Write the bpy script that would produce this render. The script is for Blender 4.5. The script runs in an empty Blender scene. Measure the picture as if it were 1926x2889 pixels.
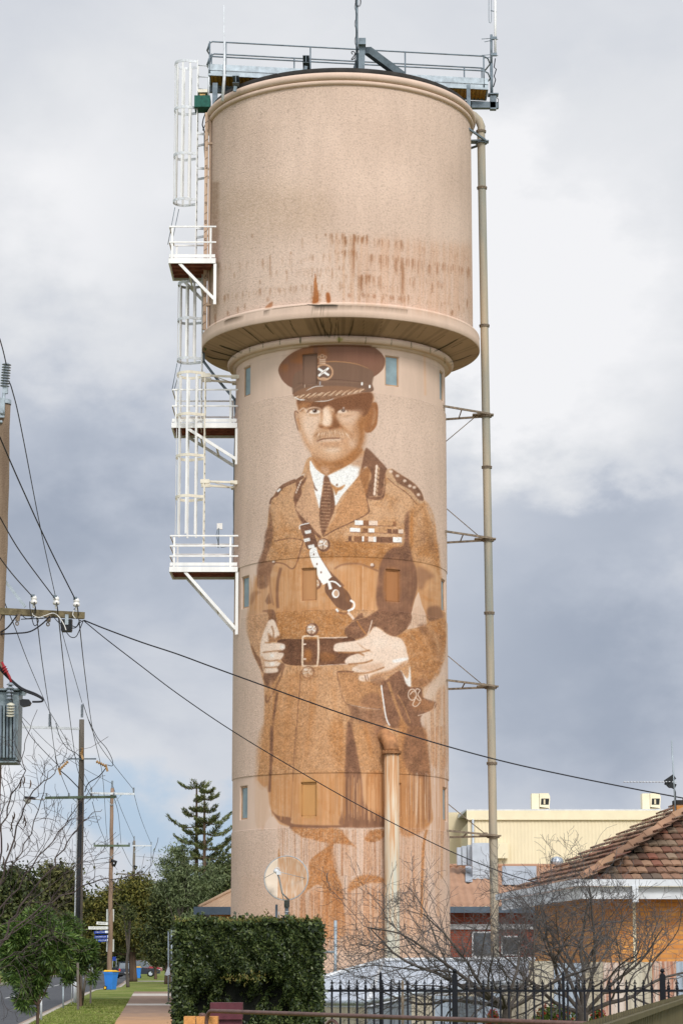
import bpy, bmesh, math, random
import numpy as np
from mathutils import Vector, Matrix
R = math.radians
random.seed(4)
S = bpy.context.scene
# ---------------------------------------------------------------- camera
FPX = 85/36*2889; HOR = 2712.; CAMZ = 1.55
PITCH = math.atan((HOR-1444.5)/FPX)
cam_d = bpy.data.cameras.new('camera'); cam = bpy.data.objects.new('camera', cam_d); S.collection.objects.link(cam); S.camera = cam
cam.location = (0, 0, CAMZ); cam.rotation_euler = (math.pi/2+PITCH, 0, 0)
cam_d.lens = 85; cam_d.sensor_fit = 'VERTICAL'; cam_d.sensor_height = 36; cam_d.sensor_width = 24; cam_d.clip_end = 5000; cam_d.clip_start = .5
# ---------------------------------------------------------------- sky and sun
SUN_EL, SUN_AZ = R(40), math.atan2(.30, -.95)
w = bpy.data.worlds.new("World"); S.world = w; w.use_nodes = True
nt = w.node_tree; nt.nodes.clear(); nd = nt.nodes; lk = nt.links
def N(t, **k):
    n = nd.new(t)
    for a, b in k.items(): setattr(n, a, b)
    return n
def mth(op, a, b=None, c=None):
    n = N('ShaderNodeMath', operation=op)
    for i, v in enumerate((a, b, c)):
        if v is None: continue
        if isinstance(v, (int, float)): n.inputs[i].default_value = v
        else: lk.new(v, n.inputs[i])
    return n.outputs[0]
out = N('ShaderNodeOutputWorld'); bg = N('ShaderNodeBackground'); bg.inputs[1].default_value = .1
sky = N('ShaderNodeTexSky', sky_type='NISHITA', sun_disc=False, sun_elevation=SUN_EL, sun_rotation=SUN_AZ, air_density=1., dust_density=1.5)
tc = N('ShaderNodeTexCoord'); sep = N('ShaderNodeSeparateXYZ'); lk.new(tc.outputs['Generated'], sep.inputs[0])
dx, dy, dz = sep.outputs
az = mth('ARCTAN2', dx, dy)                    # azimuth east of the view axis
el = mth('ARCSINE', dz)
comb = N('ShaderNodeCombineXYZ'); lk.new(az, comb.inputs[0]); lk.new(mth('MULTIPLY', el, 1.5), comb.inputs[1])
def noise(sc, det, rough, off, vec=None, dist=0):
    mp = N('ShaderNodeVectorMath', operation='ADD'); mp.inputs[1].default_value = off; lk.new(vec or comb.outputs[0], mp.inputs[0])
    n = N('ShaderNodeTexNoise'); n.inputs['Scale'].default_value = sc; n.inputs['Detail'].default_value = det; n.inputs['Roughness'].default_value = rough
    n.inputs['Distortion'].default_value = dist
    lk.new(mp.outputs[0], n.inputs['Vector']); return n.outputs['Fac']
n1 = noise(9, 7, .52, (3.1, 1.7, 0), dist=.25); n2 = noise(26, 6, .55, (7.3, 2.2, 1)); n3 = noise(4.5, 3, .5, (1, 9, 4))
def sp(px, py):                                # a direction in the sky, from the photograph: azimuth, elevation*1.5
    xc, yc = (px-963)/FPX, (1444.5-py)/FPX
    y = math.cos(PITCH)-yc*math.sin(PITCH); z = math.sin(PITCH)+yc*math.cos(PITCH)
    return math.atan2(xc, y), math.atan2(z, math.hypot(xc, y))
# large cloud masses: (px, py, rx px, ry px, amount); positive is a white cloud, negative a dark grey base
MASS = [(1620,980,300,330,.30),(1330,430,160,260,.14),(180,700,340,260,.16),(960,330,1500,560,.16),(1450,60,500,120,-.05),(160,1540,520,330,-.36),(1650,1900,480,420,-.34),
        (1700,1430,420,160,-.12),(230,2110,260,130,.08),(60,2290,200,90,.22),(120,1120,320,180,-.10),(1420,700,150,300,.12),(1800,700,250,200,.06),(1560,1400,500,70,-.08),(1450,1200,170,260,.16),(1500,800,260,200,.10),(560,1150,200,500,-.03)]
warp = mth('MULTIPLY', mth('SUBTRACT', n1, .5), .12); warp2 = mth('MULTIPLY', mth('SUBTRACT', n2, .5), .07)
azw = mth('ADD', mth('ADD', az, warp), warp2); elw = mth('ADD', mth('ADD', el, mth('MULTIPLY', warp, -.8)), warp2)
acc = None
for px, py, rx, ry, a in MASS:
    A, E = sp(px, py)
    u = mth('DIVIDE', mth('SUBTRACT', azw, A), rx/FPX); v = mth('DIVIDE', mth('SUBTRACT', elw, E), ry/FPX)
    g = mth('EXPONENT', mth('MULTIPLY', mth('ADD', mth('MULTIPLY', u, u), mth('MULTIPLY', v, v)), -1))
    t = mth('MULTIPLY', g, a); acc = t if acc is None else mth('ADD', acc, t)
tot = mth('ADD', mth('ADD', mth('ADD', acc, mth('MULTIPLY', mth('SUBTRACT', n1, .5), .30)), mth('MULTIPLY', mth('SUBTRACT', n2, .5), .13)), .64)
cr_ = N('ShaderNodeValToRGB'); lk.new(tot, cr_.inputs[0]); e = cr_.color_ramp.elements
def lin(r, g, b, k=1.):
    f = lambda c: (c/255/12.92 if c/255 <= .04045 else ((c/255+.055)/1.055)**2.4)*k
    return (f(r), f(g), f(b), 1)
e[0].position = .12; e[0].color = lin(142,154,172); e[1].position = .92; e[1].color = lin(245,245,247)
for p, c in ((.3,(163,172,188)),(.46,(186,193,206)),(.6,(209,213,221)),(.76,(226,228,232))):
    q = e.new(p); q.color = lin(*c)
sc10 = N('ShaderNodeVectorMath', operation='SCALE'); lk.new(cr_.outputs[0], sc10.inputs[0]); sc10.inputs[3].default_value = 10.
# blue gap low in the left and thin veils everywhere: mix in the clear sky
A, E = sp(520, 2290)
u = mth('DIVIDE', mth('SUBTRACT', azw, A), 330/FPX); v = mth('DIVIDE', mth('SUBTRACT', elw, E), 130/FPX)
gap = mth('EXPONENT', mth('MULTIPLY', mth('ADD', mth('MULTIPLY', u, u), mth('MULTIPLY', v, v)), -1))
bluec = N('ShaderNodeMix', data_type='RGBA'); bluec.inputs[0].default_value = .75; lk.new(sky.outputs[0], bluec.inputs[6]); bluec.inputs[7].default_value = tuple(c*10 for c in lin(172,200,232)[:3])+(1,)
mx = N('ShaderNodeMix', data_type='RGBA'); lk.new(mth('MINIMUM', mth('MAXIMUM', mth('MULTIPLY', mth('SUBTRACT', gap, .18), 1.25), .03), .85), mx.inputs[0])
lk.new(sc10.outputs[0], mx.inputs[6]); lk.new(bluec.outputs[2], mx.inputs[7])
# the cloud deck around the hidden sun, behind the camera, is brighter than the part in view
glow = mth('ADD', mth('MULTIPLY', mth('MAXIMUM', mth('ADD', mth('MULTIPLY', dy, -1.), mth('MULTIPLY', dz, .35)), 0), 1.15), 1.)
fin = N('ShaderNodeVectorMath', operation='SCALE'); lk.new(mx.outputs[2], fin.inputs[0]); lk.new(mth('SUBTRACT', glow, mth('MULTIPLY', mth('SUBTRACT', glow, 1.), mth('MINIMUM', mth('MAXIMUM', mth('MULTIPLY', dy, 3), 0), 1))), fin.inputs[3])
lk.new(fin.outputs[0], bg.inputs[0]); lk.new(bg.outputs[0], out.inputs[0])
sl = bpy.data.lights.new('sun', 'SUN'); sl.energy = 2.3; sl.angle = R(14); sl.color = (1, .965, .92)
so = bpy.data.objects.new('sun', sl); S.collection.objects.link(so)
sd = Vector((math.sin(SUN_AZ)*math.cos(SUN_EL), math.cos(SUN_AZ)*math.cos(SUN_EL), math.sin(SUN_EL)))
so.rotation_euler = sd.to_track_quat('Z', 'Y').to_euler(); so.location = (20, -20, 40)
S.view_settings.view_transform = 'Standard'; S.view_settings.look = 'None'; S.view_settings.exposure = 0; S.view_settings.gamma = 1
S.render.engine = 'CYCLES'

# ---------------------------------------------------------------- helpers
def ray(px, py):
    xc, yc = (px-963)/FPX, (1444.5-py)/FPX
    return Vector((xc, math.cos(PITCH)-yc*math.sin(PITCH), math.sin(PITCH)+yc*math.cos(PITCH)))
def P(px, py, Y):                               # the point at depth Y seen at a photograph pixel
    d = ray(px, py); return Vector((0,0,CAMZ))+d*(Y/d.y)
def G(px, py, z=0):
    d = ray(px, py); return Vector((0,0,CAMZ))+d*((z-CAMZ)/d.z)
def Zof(py, Y): return P(963, py, Y).z
OFF = {}
def link(o, parent=None):
    S.collection.objects.link(o)
    if parent: o.parent = parent
    return o
def tag(o, label=None, cat=None, group=None, kind=None):
    if label: o['label'] = label
    if cat: o['category'] = cat
    if group: o['group'] = group
    if kind: o['kind'] = kind
    return o
def thing(name, loc, label, cat, group=None):
    o = bpy.data.objects.new(name, None); link(o); o.location = loc; OFF[o.name] = Vector(loc); o.empty_display_size = .3
    return tag(o, label, cat, group)
class MB:
    def __init__(s): s.v = []; s.f = []; s.sm = []
    def add(s, vs, fs, smooth=False):
        b = len(s.v); s.v += [tuple(v) for v in vs]; s.f += [tuple(b+i for i in f) for f in fs]; s.sm += [smooth]*len(fs); return s
    def hexa(s, p):                             # 8 corners: bottom 4 ccw, top 4
        return s.add(p, [(3,2,1,0),(4,5,6,7),(0,1,5,4),(1,2,6,5),(2,3,7,6),(3,0,4,7)])
    def box(s, c, d, rz=0):
        c = Vector(c); x, y, z = [q/2 for q in d]; m = Matrix.Rotation(rz, 3, 'Z')
        return s.hexa([c+m@Vector(q) for q in ((-x,-y,-z),(x,-y,-z),(x,y,-z),(-x,y,-z),(-x,-y,z),(x,-y,z),(x,y,z),(-x,y,z))])
    def bar(s, a, b, w=.05, h=None, up=(0,0,1)):
        a, b = Vector(a), Vector(b); h = h or w; d = (b-a).normalized(); up = Vector(up)
        if abs(d.dot(up)) > .98: up = Vector((0,1,0))
        x = d.cross(up).normalized()*w/2; y = x.cross(d).normalized()*h/2
        return s.hexa([a-x-y, a+x-y, b+x-y, b-x-y, a-x+y, a+x+y, b+x+y, b-x+y])
    def tube(s, pts, r, n=8, cap=True, smooth=True):
        pts = [Vector(p) for p in pts]; m = len(pts)
        rr = r if isinstance(r, (list, tuple)) else [r]*m
        vs = []; prev = None
        for i, p in enumerate(pts):
            d = (pts[min(i+1,m-1)]-pts[max(i-1,0)])
            d = d.normalized() if d.length > 1e-9 else Vector((0,0,1))
            if prev is None: x = d.orthogonal().normalized()
            else:
                x = prev-d*prev.dot(d); x = x.normalized() if x.length > 1e-6 else d.orthogonal().normalized()
            prev = x; y = d.cross(x)
            for k in range(n):
                t = 2*math.pi*k/n; vs.append(p+x*(rr[i]*math.cos(t))+y*(rr[i]*math.sin(t)))
        fs = [(i*n+k, i*n+(k+1)%n, (i+1)*n+(k+1)%n, (i+1)*n+k) for i in range(m-1) for k in range(n)]
        s.add(vs, fs, smooth)
        if cap: b = len(s.v)-m*n; s.f += [tuple(b+k for k in range(n))[::-1], tuple(b+(m-1)*n+k for k in range(n))]; s.sm += [False, False]
        return s
    def lathe(s, prof, c=(0,0,0), n=32, axis=None, smooth=True, a0=0, a1=2*math.pi):   # prof: (radius, height)
        c = Vector(c); m = Matrix.Identity(3) if axis is None else Vector((0,0,1)).rotation_difference(Vector(axis)).to_matrix()
        full = abs(a1-a0-2*math.pi) < 1e-6; k_ = n if full else n+1; vs = []
        for r, h in prof:
            for k in range(k_):
                t = a0+(a1-a0)*k/n; vs.append(c+m@Vector((r*math.cos(t), r*math.sin(t), h)))
        fs = [(i*k_+k, i*k_+(k+1)%k_, (i+1)*k_+(k+1)%k_, (i+1)*k_+k) for i in range(len(prof)-1) for k in range(n)]
        return s.add(vs, fs, smooth)
    def prism(s, poly, d):                      # polygon extruded along vector d
        n = len(poly); d = Vector(d); p = [Vector(q) for q in poly]
        return s.add(p+[q+d for q in p], [tuple(range(n))[::-1], tuple(range(n, 2*n))]+[(i, (i+1)%n, n+(i+1)%n, n+i) for i in range(n)])
    def ball(s, c, r, n=10, sc=(1,1,1)):
        c = Vector(c); m = n//2; vs = []
        for i in range(1, m):
            f = math.pi*i/m
            for k in range(n):
                t = 2*math.pi*k/n; vs.append(c+Vector((r*sc[0]*math.sin(f)*math.cos(t), r*sc[1]*math.sin(f)*math.sin(t), r*sc[2]*math.cos(f))))
        vs += [c+Vector((0,0,r*sc[2])), c-Vector((0,0,r*sc[2]))]; a = len(vs)-2
        fs = [(i*n+k, (i+1)*n+k, (i+1)*n+(k+1)%n, i*n+(k+1)%n) for i in range(m-2) for k in range(n)]
        fs += [(a, k, (k+1)%n) for k in range(n)]+[(a+1, (m-2)*n+(k+1)%n, (m-2)*n+k) for k in range(n)]
        return s.add(vs, fs, True)
    def build(s, name, mat, parent=None, label=None):
        o_ = Vector((0,0,0)); q = parent
        while q is not None:
            if q.name in OFF: o_ = OFF[q.name]
            q = q.parent
        me = bpy.data.meshes.new(name); me.from_pydata([tuple(Vector(v)-o_) for v in s.v], [], s.f)
        me.polygons.foreach_set('use_smooth', s.sm); me.materials.append(mat); me.update()
        o = bpy.data.objects.new(name, me); link(o, parent)
        if label: o['label'] = label
        return o
def kids(o): return [c for c in list(S.collection.objects) if c.parent is o]
def copy_tree(o, parent=None, _k=None):
    if _k is None:
        _k = {}
        for c in S.collection.objects:
            if c.parent: _k.setdefault(c.parent.name, []).append(c)
    c = o.copy(); S.collection.objects.link(c); c.parent = parent
    for ch in _k.get(o.name, []): copy_tree(ch, c, _k)
    return c
# ---------------------------------------------------------------- materials
def srgb(r, g, b): return lin(r, g, b)[:3]
def nt_mat(name):
    m = bpy.data.materials.new(name); m.use_nodes = True; t = m.node_tree; return m, t, t.nodes['Principled BSDF']
def mat(name, col, rough=.7, metal=0, var=.15, sc=6., bump=0, bsc=40., spec=.3, streak=False, col2=None, obj=True, th=(.35,.7)):
    m, t, b = nt_mat(name); n = t.nodes; l = t.links
    b.inputs['Roughness'].default_value = rough; b.inputs['Metallic'].default_value = metal; b.inputs['Specular IOR Level'].default_value = spec
    tcn = n.new('ShaderNodeTexCoord'); mp = n.new('ShaderNodeMapping'); l.new(tcn.outputs['Object'], mp.inputs[0])
    if streak: mp.inputs['Scale'].default_value = (1, 1, .12)
    no = n.new('ShaderNodeTexNoise'); no.inputs['Scale'].default_value = sc; no.inputs['Detail'].default_value = 6; no.inputs['Roughness'].default_value = .6; l.new(mp.outputs[0], no.inputs['Vector'])
    r = n.new('ShaderNodeValToRGB'); l.new(no.outputs['Fac'], r.inputs[0]); c2 = col2 or tuple(c*(1-var*1.6) for c in col); c1 = col if col2 else tuple(min(1, c*(1+var)) for c in col)
    r.color_ramp.elements[0].position = th[0]; r.color_ramp.elements[0].color = (*c2, 1); r.color_ramp.elements[1].position = th[1]; r.color_ramp.elements[1].color = (*c1, 1)
    l.new(r.outputs[0], b.inputs['Base Color'])
    if bump:
        nb = n.new('ShaderNodeTexNoise'); nb.inputs['Scale'].default_value = bsc; nb.inputs['Detail'].default_value = 3; l.new(tcn.outputs['Object'], nb.inputs['Vector'])
        bp = n.new('ShaderNodeBump'); bp.inputs['Strength'].default_value = bump; bp.inputs['Distance'].default_value = .02; l.new(nb.outputs['Fac'], bp.inputs['Height']); l.new(bp.outputs[0], b.inputs['Normal'])
    return m
M = {}
M['galv'] = mat('galvanised_steel', srgb(158,168,174), .5, .35, .18, 5)
M['galv_dark'] = mat('weathered_steel', srgb(110,122,130), .55, .2, .2, 4)
M['galv_light'] = mat('bright_galvanised', srgb(205,208,210), .5, .2, .12, 8)
M['white_paint'] = mat('white_paint', srgb(228,227,224), .5, 0, .08, 3, streak=True)
M['cream_paint'] = mat('aged_white_paint', srgb(222,214,196), .5, 0, .1, 3, streak=True)
M['oxide'] = mat('red_oxide_underside', srgb(150,92,78), .8, 0, .25, 6)
M['black'] = mat('black_plastic', (.012,.013,.015), .45, 0, .2, 9)
M['cable'] = mat('black_cable', (.012,.012,.016), .6, 0, .2, 2)
M['darkroof'] = mat('dark_roof', (.03,.026,.022), .8, 0, .3, 3)
M['wood'] = mat('weathered_timber', srgb(150,130,108), .85, 0, .35, 3.5, .5, 30, streak=True, col2=srgb(106,88,72))
M['wood_grey'] = mat('grey_timber', srgb(118,110,100), .9, 0, .3, 4, .5, 30, streak=True)
M['wood_brown'] = mat('brown_timber', srgb(140,116,98), .9, 0, .2, 4, .4, 30, streak=True)
M['wood_arm'] = mat('lichen_timber', srgb(128,116,88), .9, 0, .4, 8, .5, 30, col2=srgb(86,76,56))
M['arm_green'] = mat('green_timber', srgb(96,108,88), .9, 0, .25, 4)
M['porc'] = mat('white_porcelain', srgb(225,222,216), .25, 0, .05, 4, spec=.6)
M['porc_grey'] = mat('grey_insulator', srgb(128,136,144), .35, 0, .1, 6, spec=.5)
M['porc_brown'] = mat('tan_insulator', srgb(190,150,100), .4, 0, .15, 6)
M['yellow'] = mat('yellow_grating', srgb(190,140,52), .7, 0, .2, 8)
# ---------------------------------------------------------------- painted colour of the tower (mural, rust, dirt)
CX0, CY0, CW, CH = 555, 150, 810, 2735
rs = np.random.RandomState(7)
def vnoise(sx, sy, seed):
    r = np.random.RandomState(seed)
    gx, gy = int(CW/sx)+3, int(CH/sy)+3
    g = r.rand(gy, gx)
    X = np.arange(CW)/sx; Y = np.arange(CH)/sy
    xi = X.astype(int); yi = Y.astype(int); fx = (X-xi); fy = (Y-yi)
    fx = fx*fx*(3-2*fx); fy = fy*fy*(3-2*fy); fx = fx[None,:]; fy = fy[:,None]
    a = g[yi][:,xi]; b = g[yi][:,xi+1]; c = g[yi+1][:,xi]; d = g[yi+1][:,xi+1]
    return (a*(1-fx)+b*fx)*(1-fy)+(c*(1-fx)+d*fx)*fy
N_fine = vnoise(3.2, 3.0, 1)*.6+vnoise(6.5, 5, 2)*.4
N_mid = vnoise(14, 14, 3)*.6+vnoise(34, 30, 4)*.4
N_big = vnoise(90, 120, 5)
N_str = vnoise(3.0, 130, 6)*.5+vnoise(8, 260, 8)*.5
N_str2 = vnoise(3.0, 60, 16)
CAN = np.zeros((CH, CW, 3)); CAN[:] = (211, 185, 166)
ROUGH = np.zeros((CH, CW))
def cr(pts, n=5, closed=True):
    P_ = [np.array(p, float) for p in pts]; m = len(P_); out = []
    rng = range(m) if closed else range(m-1)
    for i in rng:
        if closed: a,b,c,d = P_[(i-1)%m],P_[i],P_[(i+1)%m],P_[(i+2)%m]
        else: a,b,c,d = P_[max(i-1,0)],P_[i],P_[i+1],P_[min(i+2,m-1)]
        for k in range(n):
            t = k/n
            out.append(.5*((2*b)+(c-a)*t+(2*a-5*b+4*c-d)*t*t+(3*b-a-3*c+d)*t**3))
    if not closed: out.append(P_[-1])
    return np.array(out)
def blurm(m, r):
    r = int(round(r))
    if r < 1: return m
    for _ in range(2):
        k = 2*r+1
        p = np.pad(m, ((r+1, r),(0,0)), mode='edge'); c = p.cumsum(0); m = (c[k:]-c[:-k])/k
        p = np.pad(m, ((0,0),(r+1, r)), mode='edge'); c = p.cumsum(1); m = (c[:,k:]-c[:,:-k])/k
    return m
def blend(m, y0, x0, col, a, speck, streak, mott):
    h, w = m.shape
    Y0, X0 = max(y0,0), max(x0,0); Y1, X1 = min(y0+h, CH), min(x0+w, CW)
    if Y1 <= Y0 or X1 <= X0: return
    m = m[Y0-y0:Y1-y0, X0-x0:X1-x0]; S = (slice(Y0,Y1), slice(X0,X1))
    al = m*a
    if speck: al = al*(1-speck*np.clip((N_fine[S]-.42)*4, 0, 1))
    if streak: al = al*(1-streak*np.clip((N_str[S]-.38)*4.5, 0, 1))
    if mott: al = al*(1-mott*np.clip((N_mid[S]-.35)*3, 0, 1))
    al = al[..., None]
    CAN[S] = CAN[S]*(1-al)+np.array(col, float)*al
def polymask(pts):
    S2 = 2
    p = np.array(pts)
    x0, y0 = int(math.floor(p[:,0].min()))-12, int(math.floor(p[:,1].min()))-12
    x1, y1 = int(math.ceil(p[:,0].max()))+12, int(math.ceil(p[:,1].max()))+12
    x0c, x1c = max(x0, -20), min(x1, CW+20); y0c, y1c = max(y0, -20), min(y1, CH+20)
    if x1c-x0c < 2 or y1c-y0c < 2: return None
    w, h = (x1c-x0c)*S2, (y1c-y0c)*S2
    q = (p-[x0c, y0c])*S2
    par = np.zeros((h, w+1), bool)
    gx = np.arange(w)+.5
    m = np.zeros((h, w), bool)
    for i in range(len(q)):
        a, b = q[i], q[(i+1) % len(q)]
        if a[1] > b[1]: a, b = b, a
        r0, r1 = max(0, int(math.ceil(a[1]-.5))), min(h, int(math.ceil(b[1]-.5)))
        if r1 <= r0: continue
        ys = np.arange(r0, r1)+.5
        xs = a[0]+(ys-a[1])*(b[0]-a[0])/(b[1]-a[1])
        m[r0:r1] ^= gx[None,:] < xs[:,None]
    m = m.reshape(y1c-y0c, S2, x1c-x0c, S2).mean((1,3))
    return m, y0c, x0c
def fill(pts, col, a=1., blur=0, smooth=True, speck=0, streak=0, mott=0, T=None):
    p = np.array(pts, float)
    if T: p = T(p)
    p = p-[CX0, CY0]
    if smooth and len(p) > 3: p = cr(p)
    r = polymask(p)
    if r is None: return
    m, y0, x0 = r
    if blur:
        k = int(blur*2)+2; m = np.pad(m, k); y0 -= k; x0 -= k; m = blurm(m, blur)
    blend(m, y0, x0, col, a, speck, streak, mott)
def ell(c, rx, ry, col, a=1., blur=0, T=None, **k):
    t = np.linspace(0, 2*math.pi, 24, endpoint=False)
    fill(np.stack([c[0]+rx*np.cos(t), c[1]+ry*np.sin(t)], 1), col, a, blur, False, T=T, **k)
def stroke(pts, w, col, a=1., blur=0, T=None, smooth=True, taper=False, **k):
    p = np.array(pts, float)
    if T: p = T(p); w = w/T.s
    if smooth and len(p) > 2: p = cr(p, 5, False)
    d = np.gradient(p, axis=0); n = np.stack([-d[:,1], d[:,0]], 1); n /= np.maximum(np.linalg.norm(n, axis=1), 1e-6)[:,None]
    t = np.linspace(0, 1, len(p)); ww = w/2*(np.sin(np.pi*np.clip(t*.9+.05,0,1))**.6 if taper else np.ones(len(p)))
    fill(np.concatenate([p+n*ww[:,None], (p-n*ww[:,None])[::-1]]), col, a, blur, False, **k)
class Tr:
    def __init__(s, ox, oy, sc): s.o = np.array([ox, oy], float); s.s = sc
    def __call__(s, p): return s.o+p/s.s
TA, TB, TC = Tr(660,960,2.45), Tr(660,1300,2.45), Tr(660,1650,2.45)
TD, TE, TV, TK = Tr(640,2050,2.376), Tr(780,960,4.3556), Tr(0,0,1/1.2283), Tr(560,500,1.8667)
PL = (211,185,166); LB = (194,148,107); MBR = (176,122,74); DB = (124,88,68); DK = (104,70,52)
OC = (178,118,66); HL = (230,206,186); WH = (236,234,230); FL = (208,168,136)

def paint_mural():
    # plaster tone drift
    CAN[:] += ((N_big-.5)*10)[...,None]
    # body of the coat
    body = [(712,1050),(690,1095),(640,1125),(620,1165),(612,1240),(598,1300),(580,1365),(572,1430),(577,1490),(598,1540),(608,1590),
            (606,1690),(597,1750),(592,1800),(603,1815),(614,1805),(620,1850),(634,1882),(660,1898),(760,1901),(885,1900),(985,1896),(990,1840),
            (984,1745),(960,1640),(975,1600),(1010,1525),(1024,1470),(1022,1400),(1010,1330),(1000,1250),(985,1180),(955,1128),(880,1080),(838,1035),(775,1075)]
    fill(body, LB, .97, 1, T=TV, speck=.12, streak=.10, mott=.1)
    # broad tone
    fill(body, (172,116,68), .36, 1, T=TV, mott=1., speck=.5)
    fill(body, (212,170,132), .35, 1, T=TV, streak=.9, speck=.4)
    fill([(600,600),(700,545),(1160,580),(1215,640),(1240,760),(1000,760),(700,700),(560,700)], (166,112,64), .85, 8, T=TB, speck=.35)
    fill([(270,380),(420,420),(520,560),(560,700),(400,720),(260,690)], MBR, .45, 10, T=TB, speck=.4)
    fill([(430,740),(560,720),(640,860),(760,1030),(300,1060),(300,760)], MBR, .4, 8, T=TB, streak=.4)
    fill([(300,1040),(780,1040),(820,1120),(800,1225),(300,1225),(270,1120)], MBR, .85, 6, T=TB, speck=.5)
    fill([(740,760),(860,740),(1000,780),(1000,1040),(740,1000)], (198,146,100), .8, 6, T=TB, streak=.3)
    # lower arm left (light)
    fill([(160,800),(240,880),(260,960),(240,1040),(225,1225),(110,1225),(100,1050),(120,920)], (196,152,116), .9, 5, T=TB, streak=.4)
    fill([(225,690),(262,560),(272,480),(262,400),(246,300),(243,360),(245,430),(218,500),(205,600),(165,720),(160,800),(170,882),(235,872),(250,800),(275,700)], DB, .85, 2, T=TB, speck=.2)
    fill([(118,930),(150,900),(190,910),(160,930),(120,1000)], DB, .5, 2, T=TB)
    fill([(215,970),(245,910),(262,985),(230,995)], DB, .85, 1, T=TB, smooth=False)
    fill([(195,1040),(270,1030),(292,1080),(300,1150),(262,1110),(232,1150),(240,1060)], DB, .9, 1, T=TB)
    body_drips()
    # pocket left
    stroke([(278,556),(340,545),(400,536),(482,552)], 7, DB, .8, T=TB)
    stroke([(482,552),(455,640),(430,720),(400,748),(350,715),(290,705),(278,720)], 10, DB, .75, T=TB)
    stroke([(325,740),(305,830),(300,930),(305,1020)], 20, DB, .8, 1, T=TB)
    stroke([(440,700),(415,790),(405,900),(395,1020)], 6, MBR, .8, 1, T=TB)
    stroke([(250,760),(255,900),(275,1000)], 9, DB, .5, 1, T=TB)
    # pocket right
    stroke([(695,748),(740,722),(800,712),(870,714),(930,735),(1000,765)], 12, DB, .6, 1, T=TB)
    stroke([(880,730),(878,860),(878,1030)], 12, MBR, .8, 1, T=TB)
    stroke([(890,730),(888,860),(890,1040)], 3, HL, .6, T=TB)
    # deep shade under the right arm
    fill([(1040,655),(1100,600),(1165,590),(1180,500),(1178,400),(1212,352),(1215,560),(1240,680),(1265,760),(1268,870),(1235,1000),(1215,1062),(1000,1040),(1000,770)], DB, .97, 2, T=TB, speck=.1)
    # right sleeve
    fill([(1215,330),(1260,275),(1315,270),(1360,330),(1390,430),(1402,560),(1425,740),(1440,900),(1445,1060),(1340,1120),(1300,1000),(1275,900),(1262,760),(1225,640)], (190,142,100), .9, 2, T=TB, speck=.3, mott=.4)
    fill([(1270,735),(1340,765),(1385,800),(1330,830),(1300,890),(1275,870)], DB, .6, 4, T=TB)
    fill([(1330,1035),(1370,1005),(1420,1010),(1442,1055),(1440,1090),(1350,1110)], DB, .7, 3, T=TB)
    fill([(1400,560),(1420,700),(1435,860),(1380,700),(1330,660),(1260,650),(1300,620)], MBR, .8, 4, T=TB, speck=.4)
    fill([(1220,350),(1240,420),(1235,560),(1225,620),(1212,560)], MBR, .8, 3, T=TB)
    fill([(1300,480),(1370,520),(1400,640),(1300,560)], DB, .35, 5, T=TB, speck=.4)
    fill([(1275,905),(1300,1000),(1325,1060),(1332,1140),(1195,1168),(1222,1070),(1250,960)], (211,180,156), 1, 0, T=TB, smooth=False)
    for x in range(1225,1330,12): stroke([(x,1000+abs(1270-x)),(x,1140)], 3, (176,130,98), .5, T=TB)
    # chest lights
    fill([(700,300),(1000,280),(1160,300),(1180,380),(1120,400),(840,400),(740,430)], (202,160,124), .6, 10, T=TB)
    fill([(1050,150),(1130,200),(1240,290),(1215,330),(1120,260),(1050,220)], (204,162,126), .7, 5, T=TB)
    fill([(270,300),(400,170),(420,260),(430,370),(480,450),(380,460),(280,400)], (198,154,116), .7, 8, T=TB)
    # shirt
    fill([(528,0),(560,50),(600,86),(636,108),(612,180),(600,280),(590,330),(565,270),(545,140),(526,60)], WH, 1, 0, T=TB)
    fill([(640,105),(700,80),(800,25),(905,-30),(915,40),(860,110),(790,190),(740,250),(700,310),(690,200),(675,160),(650,130)], WH, 1, 1, T=TB)
    fill([(800,25),(860,-20),(915,-75),(925,0),(890,60),(860,100),(870,50)], (190,148,116), .9, 4, T=TB)
    fill([(670,160),(720,185),(770,165),(745,200),(720,212),(705,240),(690,200)], OC, .85, 1, T=TB)
    stroke([(545,140),(560,190),(580,210)], 12, DB, .8, T=TB, taper=True)
    ell((712,168), 8, 8, DB, .8, T=TB)
    # lapels
    fill([(515,20),(505,95),(470,140),(430,150),(432,190),(413,260),(440,370),(480,440),(520,470),(600,530),(470,230),(500,130)], DB, 1, 1, T=TB)
    fill([(524,70),(545,140),(560,220),(580,290),(592,360),(600,520),(500,420),(426,335),(470,230),(500,150)], (202,160,126), 1, 1, T=TB, speck=.15)
    stroke([(426,338),(500,425),(604,530)], 6, DB, .9, T=TB)
    fill([(905,-70),(930,-80),(1000,-10),(1060,60),(1046,90),(1045,150),(1030,262),(912,258),(925,180),(950,100),(915,40),(880,80),(870,110)], DB, .97, 1, T=TB, speck=.1)
    fill([(885,50),(940,60),(935,130),(912,250),(890,180),(862,110)], (160,108,68), .8, 3, T=TB)
    stroke([(1040,120),(1035,200),(1022,245),(935,250)], 5, (188,146,112), .9, T=TB, smooth=False)
    for k in range(7):
        y = 45+k*30; x = 992-k*2.5
        ell((x-6,y), 9, 17, HL, .95, T=TB); ell((x+9,y+12), 7, 13, (196,160,130), .9, T=TB)
    for k in range(8): ell((480-k*7, 100+k*17), 5, 9, HL, .9, T=TB)
    fill([(862,108),(890,180),(915,262),(932,330),(920,368),(860,400),(780,440),(700,475),(620,522),(650,460),(700,390),(720,320),(790,220)], (190,140,98), 1, 1, T=TB, speck=.25)
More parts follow.
